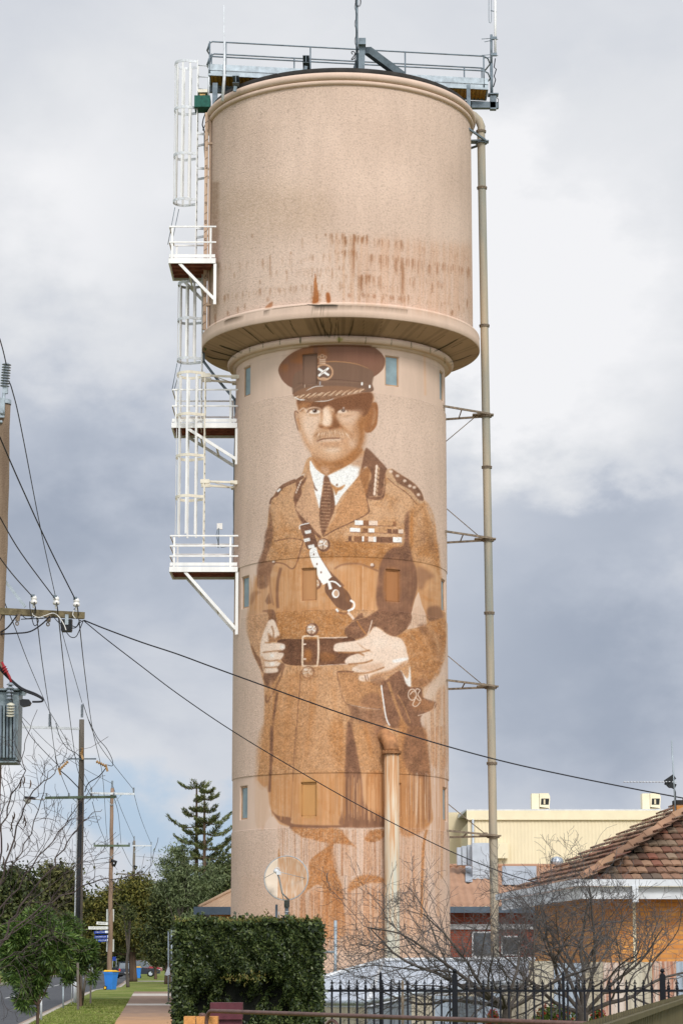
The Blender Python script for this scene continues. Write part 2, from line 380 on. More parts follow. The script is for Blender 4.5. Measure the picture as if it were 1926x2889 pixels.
    stroke([(915,262),(933,335),(918,370),(800,432),(700,478),(618,526)], 8, DB, .85, T=TB)
    # tie
    fill([(622,112),(652,110),(670,160),(690,240),(698,320),(680,380),(650,450),(618,520),(600,470),(592,380),(598,280),(615,200)], DB, 1, 1, T=TB)
    for k in range(15):
        y = 150+k*23; 
        for q in range(5):
            x0 = 612-(k*1.2)+q*13; stroke([(x0,y+q*.5),(x0+9,y+q*.5)], 6, (196,158,124), .85, T=TB, smooth=False)
    # epaulettes
    stroke([(292,245),(312,205),(345,175),(395,150),(445,130),(480,105)], 26, DB, .9, T=TB)
    stroke([(300,215),(322,195)], 14, WH, .9, T=TB); stroke([(425,130),(455,108),(490,92)], 8, HL, .8, T=TB)
    stroke([(250,300),(262,262),(300,240)], 12, DB, .9, T=TB)
    fill([(1050,75),(1085,55),(1150,95),(1235,150),(1290,210),(1313,280),(1280,295),(1240,250),(1180,200),(1110,160),(1060,120)], (196,158,124), .95, 1, T=TB)
    fill([(1085,58),(1150,95),(1235,150),(1290,210),(1310,275),(1270,265),(1220,205),(1150,165),(1120,140)], DB, .9, 1, T=TB)
    for (x,y) in ((1085,75),(1130,105),(1180,140),(1245,185),(1275,235),(1215,175)): ell((x,y), 13, 10, HL, .9, 1, T=TB)
    stroke([(1062,120),(1110,165),(1200,230),(1262,300)], 6, DB, .8, T=TB)
    # ribbons
    def rib(x0, y0, x1, y1, cells, hh=34):
        for (a, b, c) in cells:
            ya = y0+(y1-y0)*a; yb = y0+(y1-y0)*b; xa = x0+(x1-x0)*a; xb = x0+(x1-x0)*b
            fill([(xa,ya),(xb,yb),(xb,yb+hh),(xa,ya+hh)], c, 1, 0, T=TB, smooth=False)
        stroke([(x0,y0+hh),(x1,y1+hh)], 5, DB, .9, T=TB)
    rib(835,412,1120,420,[(0,.2,WH),(.2,.34,(150,105,74)),(.34,.55,HL),(.55,.92,LB),(.92,1,(150,105,74))])
    rib(802,464,1170,476,[(0,.19,WH),(.19,.24,LB),(.24,.34,(150,105,74)),(.34,.36,HL),(.36,.46,WH),(.46,.7,LB),(.7,.78,DB),(.8,.9,DB),(.91,1,HL)],30)
    rib(768,520,1160,530,[(0,.06,LB),(.06,.12,DB),(.12,.16,LB),(.16,.3,(150,105,74)),(.3,.33,WH),(.34,.41,(150,105,74)),(.41,.5,HL),(.5,.55,WH),(.55,.84,DB),(.84,1,WH)],38)
    # strap
    fill([(460,448),(520,430),(560,520),(575,590),(510,612),(480,530)], DB, 1, 0, T=TB)
    stroke([(456,475),(456,450),(490,438),(522,432)], 6, WH, 1, T=TB)
    for (x,y) in ((512,500),(505,555),(535,600)): fill([(x-24,y-14),(x+18,y-22),(x+24,y),(x-16,y+8)], WH, .95, 0, T=TB, smooth=False)
    stroke([(575,640),(610,700),(650,760),(690,800),(760,870)], 14, DB, .9, 1, T=TB)
    fill([(524,622),(566,600),(590,660),(672,795),(668,822),(606,845),(580,800),(535,690)], WH, 1, 0, T=TB)
    for (x,y) in ((553,648),(575,715),(603,772)): ell((x,y), 5, 8, DB, .9, T=TB)
    fill([(640,840),(695,800),(745,865),(790,912),(818,975),(808,1018),(770,1035),(712,1012),(665,955),(630,900)], (118,84,64), 1, 0, T=TB)
    ell((703,920), 25, 30, WH, 1, T=TB); ell((707,918), 16, 22, (196,160,132), 1, T=TB)
    stroke([(612,850),(650,835),(664,870),(668,890)], 20, WH, 1, T=TB); stroke([(664,835),(700,840),(738,872)], 10, WH, 1, T=TB)
    stroke([(804,965),(830,985),(826,1020),(785,1040)], 14, WH, 1, T=TB)
    stroke([(708,1028),(722,1048),(770,1058),(790,1045)], 14, (150,105,74), 1, T=TB); stroke([(706,1025),(722,1044)], 14, WH, 1, T=TB)
    stroke([(788,1048),(808,1070),(830,1098)], 16, HL, 1, T=TB)
    def button(x, y, r, T):
        ell((x+3,y+3), r*1.12, r*1.12, DB, 1, T=T); ell((x-2,y-2), r*.86, r*.86, (204,174,150), 1, T=T)
        for q in range(5):
            t = q*1.25+.4; stroke([(x,y),(x+r*.8*math.cos(t),y+r*.8*math.sin(t))], r*.16, DB if q%2 else WH, .9, T=T)
        ell((x-r*.3,y-r*.45), r*.35, r*.2, WH, .9, T=T)
    button(617,580,42,TB); button(562,850,36,TB); button(276,700,11,TB); button(956,722,14,TB); button(539,1163,40,TB)
    # ------------ waist (crop C)
    fill([(765,315),(800,270),(880,195),(905,230),(1010,170),(1090,180),(1215,200),(1225,250),(1195,300),(1135,350),(1080,350),(985,290),(930,330),(880,370),(790,365)], DB, .95, 1, T=TC, speck=.15)
    stroke([(770,300),(830,250),(900,230)], 5, (190,146,110), .9, T=TC); stroke([(850,250),(880,300),(910,340)], 9, MBR, .9, T=TC); stroke([(955,245),(940,300),(925,345)], 8, HL, .8, T=TC)
    fill([(300,390),(350,375),(470,376),(640,370),(790,362),(850,400),(860,540),(780,552),(590,560),(470,560),(350,545),(310,470)], DK, .93, 0, T=TC, speck=.12)
    stroke([(590,366),(700,366),(785,364)], 7, HL, .9, T=TC); stroke([(590,560),(700,553),(800,548)], 4, HL, .8, T=TC)
    fill([(600,470),(690,480),(700,520),(610,530)], OC, .5, 4, T=TC); ell((512,490), 28, 45, OC, .8, 4, T=TC)
    fill([(490,340),(580,345),(580,380),(490,380)], MBR, .6, 2, T=TC)
    stroke([(476,370),(488,356),(570,356),(582,372),(585,460),(578,545),(565,562),(488,562),(474,545),(474,460),(476,370)], 13, (222,196,170), 1, T=TC)
    stroke([(480,412),(500,412)], 10, HL, 1, T=TC); stroke([(480,514),(500,514)], 10, HL, 1, T=TC)
    button(538,310,38,TC); button(512,606,42,TC)
    # left hand
    fill([(285,565),(330,540),(350,560),(300,640),(255,710),(225,700),(205,620)], DB, .85, 1, T=TC)
    fill([(250,243),(278,246),(298,290),(318,355),(290,385),(265,390),(240,400),(300,402),(345,410),(355,435),(340,452),(300,468),(345,475),(330,510),(300,530),(322,545),(300,572),(308,592),(292,606),(215,608),(196,560),(183,500),(182,420),(195,360),(210,310),(228,265)], HL, 1, 1, T=TC)
    fill([(245,400),(300,385),(330,362),(310,350),(280,370),(255,350),(235,330),(240,370)], (150,100,62), .8, 2, T=TC)
    for ln in ([(200,470),(250,462),(330,456)],[(205,520),(250,528),(310,520)],[(205,572),(260,572),(305,568)],[(215,400),(255,402)],[(262,285),(275,330),(272,372)]): stroke(ln, 8, (150,98,58), .8, 1, T=TC)
    fill([(183,500),(196,560),(215,608),(215,560),(205,500)], (186,140,104), .7, 2, T=TC)
    for (x,y) in ((335,430),(265,490),(265,548)): ell((x,y), 16, 14, WH, .7, 2, T=TC)
    # right sleeve cuff
    fill([(1130,352),(1240,312),(1330,270),(1448,232),(1462,300),(1462,470),(1440,560),(1385,680),(1300,705),(1225,690),(1215,570),(1195,460),(1170,380)], (178,124,78), .95, 2, T=TC, speck=.4, mott=.3)
    fill([(1270,280),(1325,275),(1340,330),(1300,340)], DB, .5, 3, T=TC); fill([(1235,655),(1330,640),(1385,680),(1300,706),(1225,690)], DB, .4, 4, T=TC)
    fill([(1330,340),(1420,330),(1440,480),(1400,560),(1380,440)], DB, .3, 6, T=TC)
    # right hand
    fill([(968,293),(1005,305),(1075,352),(1150,372),(1185,425),(1195,470),(1205,520),(1160,575),(1040,640),(925,672),(868,662),(868,630),(915,625),(828,608),(820,575),(860,556),(780,548),(768,522),(800,495),(865,470),(780,470),(700,460),(690,432),(715,405),(850,385),(925,350)], HL, 1, 1, T=TC)
    for ln in ([(720,468),(860,468),(940,452)],[(790,550),(900,540),(960,520)],[(840,612),(930,608),(1040,570)],[(860,470),(900,490)]): stroke(ln, 11, (158,106,64), .85, 1, T=TC)
    fill([(860,560),(960,545),(1040,545),(960,600),(850,575)], (200,160,130), .6, 4, T=TC)
    fill([(960,620),(1080,590),(1180,530),(1200,520),(1160,578),(1040,642),(930,668)], (176,126,86), .8, 3, T=TC)
    stroke([(905,625),(915,668)], 7, DB, 1, T=TC); stroke([(920,622),(930,664)], 5, DB, 1, T=TC)
    for (x,y,a,b) in ((740,430,40,14),(820,515,35,14),(1010,400,60,40),(1120,420,40,30)): ell((x,y), a, b, (232,212,194), .75, 5, T=TC)
    fill([(1100,520),(1190,505),(1195,520),(1110,540)], WH, .9, 1, T=TC); fill([(1150,590),(1200,650),(1215,560),(1222,700),(1190,690),(1165,650)], WH, .9, 1, T=TC)
    # skirt pocket
    fill([(715,605),(830,600),(860,625),(870,665),(1010,690),(1030,850),(900,845),(790,815),(750,740)], (184,134,92), .9, 2, T=TC, speck=.3)
    stroke([(712,602),(760,600),(830,602)], 12, DB, .8, T=TC); stroke([(712,602),(735,720),(770,815),(860,845),(1020,858)], 7, DB, .8, T=TC); stroke([(800,830),(900,850),(1015,862)], 4, HL, .8, T=TC)
    fill([(900,770),(980,745),(1020,790),(1025,855),(880,835)], DB, .6, 4, T=TC)
    fill([(970,640),(1050,650),(1020,700),(960,690)], DB, .5, 4, T=TC)
    # shade wedge right of the pocket, holster
    fill([(790,830),(900,860),(1040,870),(1070,960),(990,985),(975,1030),(1030,1100),(1040,1225),(960,1160),(880,1000),(820,900)], DB, .8, 3, T=TC, speck=.2)
    fill([(1015,690),(1060,655),(1150,595),(1200,700),(1290,712),(1308,780),(1396,812),(1380,862),(1290,915),(1318,1050),(1345,1225),(1235,1225),(1215,1080),(1190,1000),(1080,985),(1050,900)], DB, .95, 1, T=TC, speck=.12)
    fill([(1220,720),(1300,780),(1390,830),(1340,880),(1240,850)], (160,112,76), .7, 4, T=TC)
    stroke([(1018,695),(1032,800),(1052,920),(1076,975)], 9, WH, .95, T=TC); stroke([(1030,700),(1050,850),(1075,960)], 3, DB, .9, T=TC)
    stroke([(1065,672),(1110,800),(1160,930),(1205,1000)], 18, (176,130,90), .95, 1, T=TC)
    stroke([(1130,760),(1180,850),(1220,960)], 7, (176,130,90), .9, T=TC)
    th = np.linspace(0, 2*math.pi, 20)
    stroke(list(zip(1232+28*np.cos(th), 760+38*np.sin(th))), 6, HL, .95, T=TC)
    stroke([(1215,760),(1245,735),(1250,790),(1235,830),(1260,840),(1290,800),(1270,760),(1285,730),(1260,722),(1250,770),(1290,810)], 6, HL, .95, T=TC)
    stroke([(1390,820),(1375,860),(1330,888),(1270,905)], 5, HL, .8, T=TC)
    # between sleeve and holster edge: lighter plaster with drips
    fill([(1330,700),(1468,660),(1468,1225),(1345,1225),(1330,1000),(1300,915),(1385,862),(1400,812),(1312,775)], (211,184,162), .9, 3, T=TC, streak=.2)
    fill([(1330,900),(1468,700),(1478,1225),(1350,1225)], (184,132,92), .55, 4, T=TC, streak=.85)
    # skirt tones
    fill([(240,700),(460,600),(440,900),(425,1225),(190,1225),(205,1000),(225,820)], (182,130,86), .6, 6, T=TC, speck=.35)
    fill([(470,640),(700,640),(790,860),(800,1225),(440,1225)], (194,150,112), .6, 14, T=TC, speck=.3)
    fill([(470,620),(600,600),(560,1000),(500,1225),(430,1225)], (176,124,80), .5, 10, T=TC, speck=.4, streak=.3)
    stroke([(350,560),(318,650),(280,730),(240,800),(226,812),(220,760)], 10, DB, .8, 1, T=TC)
    stroke([(300,745),(285,850),(268,1000),(266,1225)], 16, DB, .85, 1, T=TC)
    stroke([(462,600),(455,720),(440,900),(428,1225)], 6, DB, .75, T=TC)
    stroke([(820,880),(815,1000),(830,1225)], 30, DB, .55, 4, T=TC)
    fill([(850,920),(960,1060),(1030,1225),(850,1225),(820,1000)], (196,150,108), .6, 5, T=TC, speck=.35)
    # arm far left edge and gap
    fill([(100,190),(200,190),(235,260),(200,330),(180,420),(180,500),(150,470),(120,400),(92,330)], (192,150,116), .8, 3, T=TC, streak=.3)
    fill([(118,400),(150,470),(185,520),(205,610),(190,590),(140,490)], DB, .8, 1, T=TC)
    # ------------ crop D: hem, legs, drips
    fill([(240,0),(465,0),(430,640),(350,600),(300,560),(290,450),(250,400),(205,395),(195,310)], (184,134,90), .7, 4, T=TD, speck=.3, streak=.3)
    stroke([(300,0),(298,200),(292,330),(286,440)], 18, DB, .9, 1, T=TD)
    stroke([(465,0),(448,250),(440,450),(430,610)], 7, DB, .75, T=TD)
    fill([(440,330),(780,320),(770,560),(780,660),(450,650)], (186,134,88), .7, 5, T=TD, streak=.35)
    fill([(480,0),(700,0),(720,300),(470,300)], (190,142,100), .5, 12, T=TD, speck=.4)
    fill([(690,0),(800,0),(810,300),(740,310)], OC, .5, 8, T=TD, speck=.4)
    fill([(840,0),(1050,0),(1050,300),(900,310),(860,150)], (188,138,94), .7, 6, T=TD, speck=.4)
    fill([(805,0),(835,0),(900,320),(930,520),(1055,595),(1055,672),(770,668),(775,560),(790,320)], DB, .93, 2, T=TD, streak=.08)
    fill([(940,320),(1050,320),(1050,590),(960,560),(940,450)], (170,114,68), .85, 4, T=TD, streak=.3)
    fill([(297,560),(345,598),(430,612),(440,652),(600,662),(790,664),(790,676),(450,684),(420,668),(350,632)], DB, .92, 1, T=TD)
    fill([(990,0),(1055,0),(1055,130),(1000,60)], DB, .7, 3, T=TD)
    # right of the pipe
    fill([(1148,0),(1215,0),(1330,20),(1352,200),(1365,420),(1360,600),(1330,690),(1150,690)], (182,128,82), .95, 3, T=TD, streak=.25, speck=.15)
    fill([(1215,0),(1312,0),(1350,200),(1352,330),(1240,320),(1180,200)], DB, .75, 4, T=TD, speck=.2)
    fill([(1320,330),(1355,330),(1366,600),(1345,640),(1330,500)], DB, .75, 2, T=TD, streak=.3)
    fill([(1210,330),(1330,330),(1320,690),(1220,690)], DB, .35, 2, T=TD, streak=.8)
    fill([(1262,340),(1282,340),(1276,560),(1262,700)], HL, .6, 1, T=TD, streak=.6)
    # under the hem
    fill([(430,678),(600,684),(745,682),(800,740),(872,818),(840,800),(740,785),(712,800),(704,880),(722,960),(768,1060),(778,1180),(790,1400),(640,1400),(648,1120),(610,1060),(545,1100),(520,1120),(552,1000),(552,920),(575,880),(640,830),(690,790),(620,770),(560,752),(500,740)], OC, .88, 1, T=TD, speck=.35, streak=.15)
    fill([(660,800),(700,800),(760,1060),(780,1290),(680,1290),(650,1000)], (150,94,48), .45, 5, T=TD, speck=.4)
    fill([(925,760),(960,700),(1050,690),(1052,740),(990,775)], OC, .8, 1, T=TD, speck=.4)
    fill([(812,1110),(830,1045),(880,1005),(950,995),(1045,1015),(1048,1050),(960,1048),(880,1080)], OC, .85, 2, T=TD, speck=.35)
    fill([(350,815),(358,870),(385,880),(400,900),(350,900),(345,850)], OC, .8, 1, T=TD)
    # drips
    fill([(345,660),(440,690),(800,690),(1055,690),(1055,1400),(560,1400),(560,900),(480,900),(360,800)], (176,116,72), .3, 5, T=TD, streak=.97, smooth=False)
    fill([(390,1100),(640,1090),(650,1400),(380,1400)], (182,124,82), .6, 6, T=TD, streak=.75, smooth=False)
    fill([(640,1100),(1060,1080),(1060,1500),(640,1500)], (188,128,86), .35, 8, T=TD, streak=.6, smooth=False)
    fill([(1148,690),(1330,690),(1330,1400),(1148,1400)], (184,126,84), .4, 4, T=TD, streak=.6, smooth=False)
    stroke([(1340,690),(1318,800),(1310,1000),(1304,1280)], 16, OC, .8, 1, T=TD); stroke([(1438,0),(1436,300),(1440,700),(1438,1020)], 12, OC, .5, 2, T=TD)
    fill([(1400,0),(1450,0),(1455,1280),(1405,1280)], (180,126,86), .4, 3, T=TD, streak=.8, smooth=False)
    fill([(195,330),(290,440),(285,520),(240,700),(200,600)], (186,136,98), .35, 3, T=TD, streak=.85)
    fill([(195,380),(235,395),(275,440),(283,560),(300,590),(200,680)], (206,176,152), .8, 1, T=TD)
    fill([(90,1000),(390,1000),(390,1400),(90,1400)], (202,170,146), .3, 10, T=TD, smooth=False)
    # painted warm foot of the tower
    fill([(1060,2560),(700,2590),(640,2700),(640,2885),(1300,2885),(1300,2620)], (206,166,134), .3, 30, smooth=False)
def drips(pts, n, cols, w=(1.5,3.2), L=(60,260), a=(.35,.85), T=None, seed=1):
    r = np.random.RandomState(seed); p = np.array(pts, float); p = T(p) if T else p; x0, y0 = p.min(0); x1, y1 = p.max(0)
    for k in range(n):
        x = x0+(x1-x0)*r.rand(); t = (x-x0)/(x1-x0); yt = np.interp(x, p[:len(p)//2,0], p[:len(p)//2,1]); yb = y1; ln = min(yb-yt, r.uniform(*L)); y = yt+max(0,(yb-yt-ln))*r.rand()**2
        stroke([(x,y),(x+r.randn()*.6,y+ln*.5),(x+r.randn()*1.0,y+ln)], r.uniform(*w), cols[r.randint(len(cols))], r.uniform(*a), T=None)
def body_drips():
    drips([(300,700),(1440,700),(1440,1020),(300,1030)], 110, [MBR,(208,164,122),OC], T=TB, L=(40,110), a=(.12,.35), seed=9)
    drips([(100,780),(300,800),(300,1225),(100,1225)], 60, [OC,PL,MBR], T=TB, L=(60,160), w=(1.,2.2), a=(.1,.28), seed=10)
    drips([(190,560),(1300,560),(1300,1225),(190,1225)], 150, [MBR,(206,160,118),OC], T=TC, L=(60,200), a=(.12,.4), seed=11)
    drips([(100,1060),(1440,1060),(1440,1225),(100,1225)], 40, [OC], T=TB, L=(30,60), a=(.2,.5), seed=12)
def folds():
    r = np.random.RandomState(9)
    # fine drips below the hem and down the right hand side
    B1 = (150,92,52); B2 = (186,128,84); W1 = (226,204,184)
    drips([(345,660),(440,690),(800,690),(1055,690),(1055,1000),(345,1000)], 95, [B1,B2], T=TD, w=(1.,2.2), a=(.15,.5), seed=2)
    drips([(560,1090),(1055,1060),(1055,1500),(560,1500)], 70, [B1,B2,W1], T=TD, w=(1.,2.4), a=(.12,.45), L=(80,200), seed=3)
    drips([(390,1130),(650,1100),(650,1500),(390,1500)], 45, [B1,B2], T=TD, w=(1.,2.), L=(60,160), a=(.12,.4), seed=4)
    drips([(1148,690),(1345,690),(1345,1500),(1148,1500)], 40, [B1,B2,W1], T=TD, w=(1.,2.), a=(.1,.35), L=(80,300), seed=5)
    drips([(1345,0),(1480,0),(1480,1300),(1345,1300)], 40, [B2,B1], T=TD, w=(1.,2.), L=(100,300), a=(.1,.4), seed=6)
    drips([(1200,310),(1360,310),(1360,690),(1200,690)], 30, [DB,OC,W1], T=TD, w=(1.,2.2), a=(.2,.5), L=(60,150), seed=7)
    drips([(300,330),(1050,320),(1050,660),(300,650)], 110, [MBR,(206,160,118),OC], T=TD, L=(50,130), a=(.2,.5), seed=8)
    drips([(850,320),(1050,320),(1050,640),(850,640)], 30, [(206,160,118)], T=TD, L=(60,130), a=(.3,.6), seed=18)
    # sleeve and body folds, soft
    for pts, w, c, a, b in (([(300,330),(340,420),(330,520)],14,OC,.35,5),([(360,260),(390,360),(400,500)],12,(210,168,130),.4,5),([(290,600),(340,640),(420,640)],10,OC,.4,3),([(520,780),(500,880),(510,1000)],12,OC,.5,3),([(360,760),(375,880),(365,1010)],8,(212,172,134),.6,2),([(470,760),(480,900),(470,1020)],8,(212,172,134),.45,2),([(760,780),(770,900),(800,1000)],10,OC,.45,3),([(830,760),(840,880),(830,1020)],8,(218,178,140),.5,2),([(930,790),(935,900),(925,1020)],10,OC,.5,3),
        ([(1090,250),(1080,330),(1100,390)],10,OC,.4,4),([(1160,250),(1150,330),(1165,400)],12,(210,168,130),.4,4),([(960,300),(1040,320),(1100,310)],8,OC,.3,3),([(740,560),(860,600),(1000,600)],10,OC,.4,3),([(660,560),(700,640),(690,700)],10,(210,168,130),.35,3),([(1300,300),(1330,420),(1340,560),(1330,650)],26,MBR,.5,4),([(1240,330),(1225,450),(1235,600)],14,OC,.6,2),([(1385,440),(1395,560),(1415,700)],12,OC,.6,2),([(1350,560),(1300,600),(1240,620)],16,OC,.5,3),
                            ([(1290,700),(1380,760),(1420,840)],20,(206,162,120),.6,3),([(1320,900),(1360,860),(1420,880)],18,(206,162,120),.6,3),([(1300,930),(1340,960),(1400,970)],14,OC,.6,3),([(1380,1130),(1400,1180),(1440,1200)],12,OC,.6,2)):
        stroke(pts, w, c, a, b, T=TB, taper=True)
    for pts, w, c, a, b in (([(560,700),(545,850),(520,1000),(500,1200)],18,OC,.45,4),([(640,640),(660,800),(650,1000)],26,(208,166,128),.5,5),([(720,880),(740,1000),(745,1200)],16,OC,.5,4),([(900,960),(930,1080),(950,1200)],22,OC,.6,4),([(380,700),(370,900),(350,1200)],14,OC,.35,4),
                            ([(250,640),(262,760),(255,900)],12,(210,168,130),.5,2),([(330,640),(345,760),(330,900),(338,1100)],10,(210,168,130),.4,3),([(600,660),(590,800),(575,1000),(570,1220)],14,(210,168,130),.35,4),([(690,700),(700,860),(690,1100)],12,OC,.45,4),([(770,880),(770,1020),(760,1220)],12,(210,168,130),.4,4),
                            ([(880,640),(940,680),(990,700)],8,OC,.5,2),([(360,600),(420,640),(520,650)],10,OC,.4,4),([(1180,320),(1230,360),(1260,420)],10,(212,170,130),.6,2),([(1400,250),(1440,340),(1450,440)],10,OC,.6,3),([(1290,560),(1350,520),(1420,520)],10,(206,162,120),.5,3),([(1240,320),(1300,420),(1330,520)],14,OC,.6,3),([(1360,300),(1400,380),(1420,480)],16,(206,162,120),.6,3),([(1250,560),(1300,600),(1380,600)],16,DB,.4,3),([(850,400),(900,440),(960,470)],6,(170,118,76),.6,1)):
        stroke(pts, w, c, a, b, T=TC, taper=True)
    fill([(1045,760),(1140,760),(1140,960),(1045,960)], OC, .6, 4, T=TB, mott=.6)
    fill([(485,750),(570,750),(570,950),(485,950)], (172,118,66), .5, 3, T=TB, streak=.3)
    fill([(500,375),(600,375),(600,590),(500,590)], (178,134,78), .6, 3, T=TD)
def grain():
    # stipple where the paint lies on the rough render, brushed streaks where it lies on the smooth bands
    yy, xx = np.mgrid[0:CH, 0:CW]; X = xx+CX0-960.; Y = yy+CY0; u = np.clip(X/300., -1, 1); s = np.clip((2712-Y)*.044, 0, 80); yc = Y-s*(1-np.sqrt(1-u*u*.96))
    smooth = ((yc > 1571) & (yc < 1719)) | ((yc > 2180) & (yc < 2334)) | (yc < 1106)
    d = np.abs(CAN-np.array(PL)).sum(-1); m = np.clip((d-40)/60, 0, 1)*(Y > 970)*(CAN.sum(-1) < 600)
    Nf = vnoise(2.3, 2.3, 31)*.65+vnoise(5, 4, 32)*.35; pit = np.clip((Nf-.55)*6, 0, 1); lite = np.clip((.42-Nf)*6, 0, 1); m = m*np.where(Y < 1350, .45, 1.)
    f = np.where(smooth, 1+.08*(N_str2-.5)+.07*(N_str-.5), 1-.11*pit+.09*lite+.08*(N_mid-.5))
    CAN[:] = CAN*(1+(f-1)*m)[...,None]
    dk = np.clip((420-CAN.sum(-1))/80, 0, 1)*(Y > 1300); CAN[:] += (dk*(N_mid-.42)*26)[...,None]*np.array((1.,.72,.45))
def paint_head():
    T = TA
    # neck
    fill([(538,780),(560,860),(600,905),(638,938),(700,905),(800,855),(860,800),(870,740),(560,720)], (170,120,80), 1, 1, T=T, speck=.1)
    fill([(600,880),(640,860),(660,900),(640,935)], (200,160,130), .8, 2, T=T)
    # face base
    fill([(445,420),(440,470),(455,560),(470,650),(500,720),(530,770),(548,810),(600,855),(660,880),(740,870),(830,800),(880,740),(905,640),(925,560),(945,470),(945,380),(600,380)], FL, 1, 1, T=T, speck=.06)
    fill([(470,520),(600,520),(590,600),(560,700),(520,720),(480,640)], (226,194,168), .85, 8, T=T); fill([(560,760),(700,740),(740,800),(650,840)], (224,190,162), .7, 8, T=T)
    fill([(445,560),(470,640),(520,740),(560,800),(530,770),(480,690)], (182,130,90), .7, 5, T=T); fill([(800,560),(860,520),(850,640),(800,760),(760,700),(820,640)], (176,122,80), .6, 7, T=T)
    # ears
    fill([(418,498),(430,486),(450,500),(458,560),(462,640),(445,620),(428,560)], (200,160,130), 1, 1, T=T)
    stroke([(446,505),(425,490),(420,520),(430,570),(445,625)], 6, DB, .9, T=T); stroke([(440,540),(450,580),(460,620)], 7, OC, .7, 1, T=T)
    fill([(905,560),(945,450),(962,432),(985,432),(996,470),(994,530),(985,590),(955,630),(930,640),(905,630)], (152,102,66), 1, 1, T=T)
    stroke([(960,470),(975,500),(965,560),(950,590)], 9, (196,154,122), .6, 2, T=T)
    # right side shade
    fill([(880,360),(945,365),(948,450),(925,560),(905,640),(900,700),(870,770),(800,845),(740,880),(660,885),(700,850),(790,800),(840,730),(858,640),(850,560),(862,470)], (164,112,70), .92, 7, T=T)
    fill([(700,870),(640,880),(600,858),(560,820),(545,790),(600,820),(680,835),(760,810),(830,750),(860,720),(850,790),(780,850)], (160,106,62), .85, 6, T=T)
    # brow shade under visor
    fill([(445,405),(600,425),(720,395),(945,360),(946,460),(900,530),(860,496),(800,486),(740,478),(700,515),(690,475),(640,455),(612,520),(600,485),(560,465),(500,470),(460,495),(446,470)], (124,82,56), .98, 2, T=T)
    fill([(450,440),(500,432),(540,440),(500,462),(460,490)], (176,124,82), .8, 4, T=T)
    stroke([(452,492),(480,470),(505,492),(515,515)], 9, HL, .8, 1, T=T)
    stroke([(505,500),(520,478),(545,466),(590,470),(605,490)], 5, HL, .8, 1, T=T)
    # left eye
    T = TE
    stroke([(378,895),(400,860),(440,848),(490,845),(520,860)], 14, DK, .9, 1, T=T)
    fill([(408,896),(436,860),(504,860),(536,880),(504,904),(450,908)], (236,222,208), 1, 1, T=T)
    ell((472,870), 28, 22, (70,44,32), 1, 1, T=T); ell((462,860), 7, 7, WH, 1, T=T)
    stroke([(400,905),(450,915),(510,905)], 7, (160,110,72), .8, 1, T=T)
    # right eye
    fill([(752,888),(786,858),(836,856),(862,880),(820,896)], (230,210,192), 1, 1, T=T)
    ell((822,866), 24, 18, (66,42,32), 1, 1, T=T); ell((826,836), 9, 11, WH, 1, 1, T=T); ell((822,862), 6, 6, WH, .8, T=T)
    stroke([(745,868),(790,848),(850,845),(890,880)], 10, DK, .8, 1, T=T)
    # under right eye light and cheek
    fill([(760,920),(860,905),(1040,870),(1030,940),(960,1010),(960,1080),(900,1060),(820,1000)], (210,176,150), .95, 8, T=T)
    fill([(1040,880),(1080,960),(1060,1080),(1040,1200),(1000,1280),(990,1180),(1000,1060),(1050,980)], (154,100,58), .75, 8, T=T)
    stroke([(980,1060),(1005,1150),(985,1260),(960,1330)], 20, (204,166,136), .7, 4, T=T)
    # nose
    fill([(690,880),(720,900),(745,980),(800,1050),(830,1090),(760,1100),(690,1105),(620,1100),(560,1090),(520,1065),(530,1030),(560,1040),(600,1062),(670,1050),(690,1000)], (146,94,56), .92, 4, T=T)
    fill([(560,880),(585,830),(640,840),(672,920),(680,1000),(650,1045),(600,1050),(560,1010),(575,950)], (230,200,174), .98, 3, T=T)
    stroke([(560,870),(560,930),(550,1000),(530,1030)], 12, (176,126,86), .6, 3, T=T)
    fill([(690,980),(720,960),(770,1040),(780,1080),(700,1090)], (110,72,50), .6, 6, T=T)
    # cheek folds
    stroke([(525,1070),(490,1110),(462,1180),(455,1230)], 14, (178,130,92), .6, 4, T=T)
    stroke([(800,1060),(880,1120),(930,1180),(945,1240)], 18, (170,116,72), .7, 5, T=T)
    ell((920,1265), 40, 70, (216,186,164), .75, 7, T=T); ell((400,1050), 70, 110, (212,184,162), .6, 12, T=T)
    # moustache
    fill([(462,1215),(480,1160),(520,1115),(580,1092),(640,1105),(700,1098),(770,1085),(840,1105),(890,1150),(920,1200),(880,1210),(800,1190),(700,1192),(620,1205),(540,1210),(500,1238)], (190,148,114), 1, 4, T=T)
    r = np.random.RandomState(3)
    for k in range(70):
        u = r.rand(); x = 480+u*430; top = 1095+abs(u-.5)*70; dx = (u-.48)*90; L = 50+r.rand()*50
        c = [(236,214,194),(150,104,72),(222,194,168),(176,134,100)][r.randint(4)]
        stroke([(x,top+r.rand()*30),(x+dx*.5,top+L*.6),(x+dx,top+L)], 7, c, .5, T=T, taper=True)
    # mouth
    fill([(500,1240),(600,1212),(700,1205),(790,1208),(780,1235),(640,1250),(520,1262)], (214,184,160), .95, 2, T=T)
    stroke([(498,1245),(560,1218),(640,1208),(780,1204)], 13, (104,64,42), .9, 1, T=T)
    stroke([(520,1262),(600,1268),(700,1275),(780,1268)], 24, (176,122,82), .7, 5, T=T)
    ell((690,1345), 105, 32, (222,194,170), .95, 5, T=T); stroke([(590,1325),(640,1308),(740,1305),(790,1310)], 12, (166,114,74), .7, 4, T=T)
    fill([(430,1280),(520,1400),(640,1450),(800,1440),(900,1360),(860,1300),(760,1390),(640,1400),(520,1330)], (190,142,102), .7, 9, T=T)
    # finer modelling of the face
    T = TE
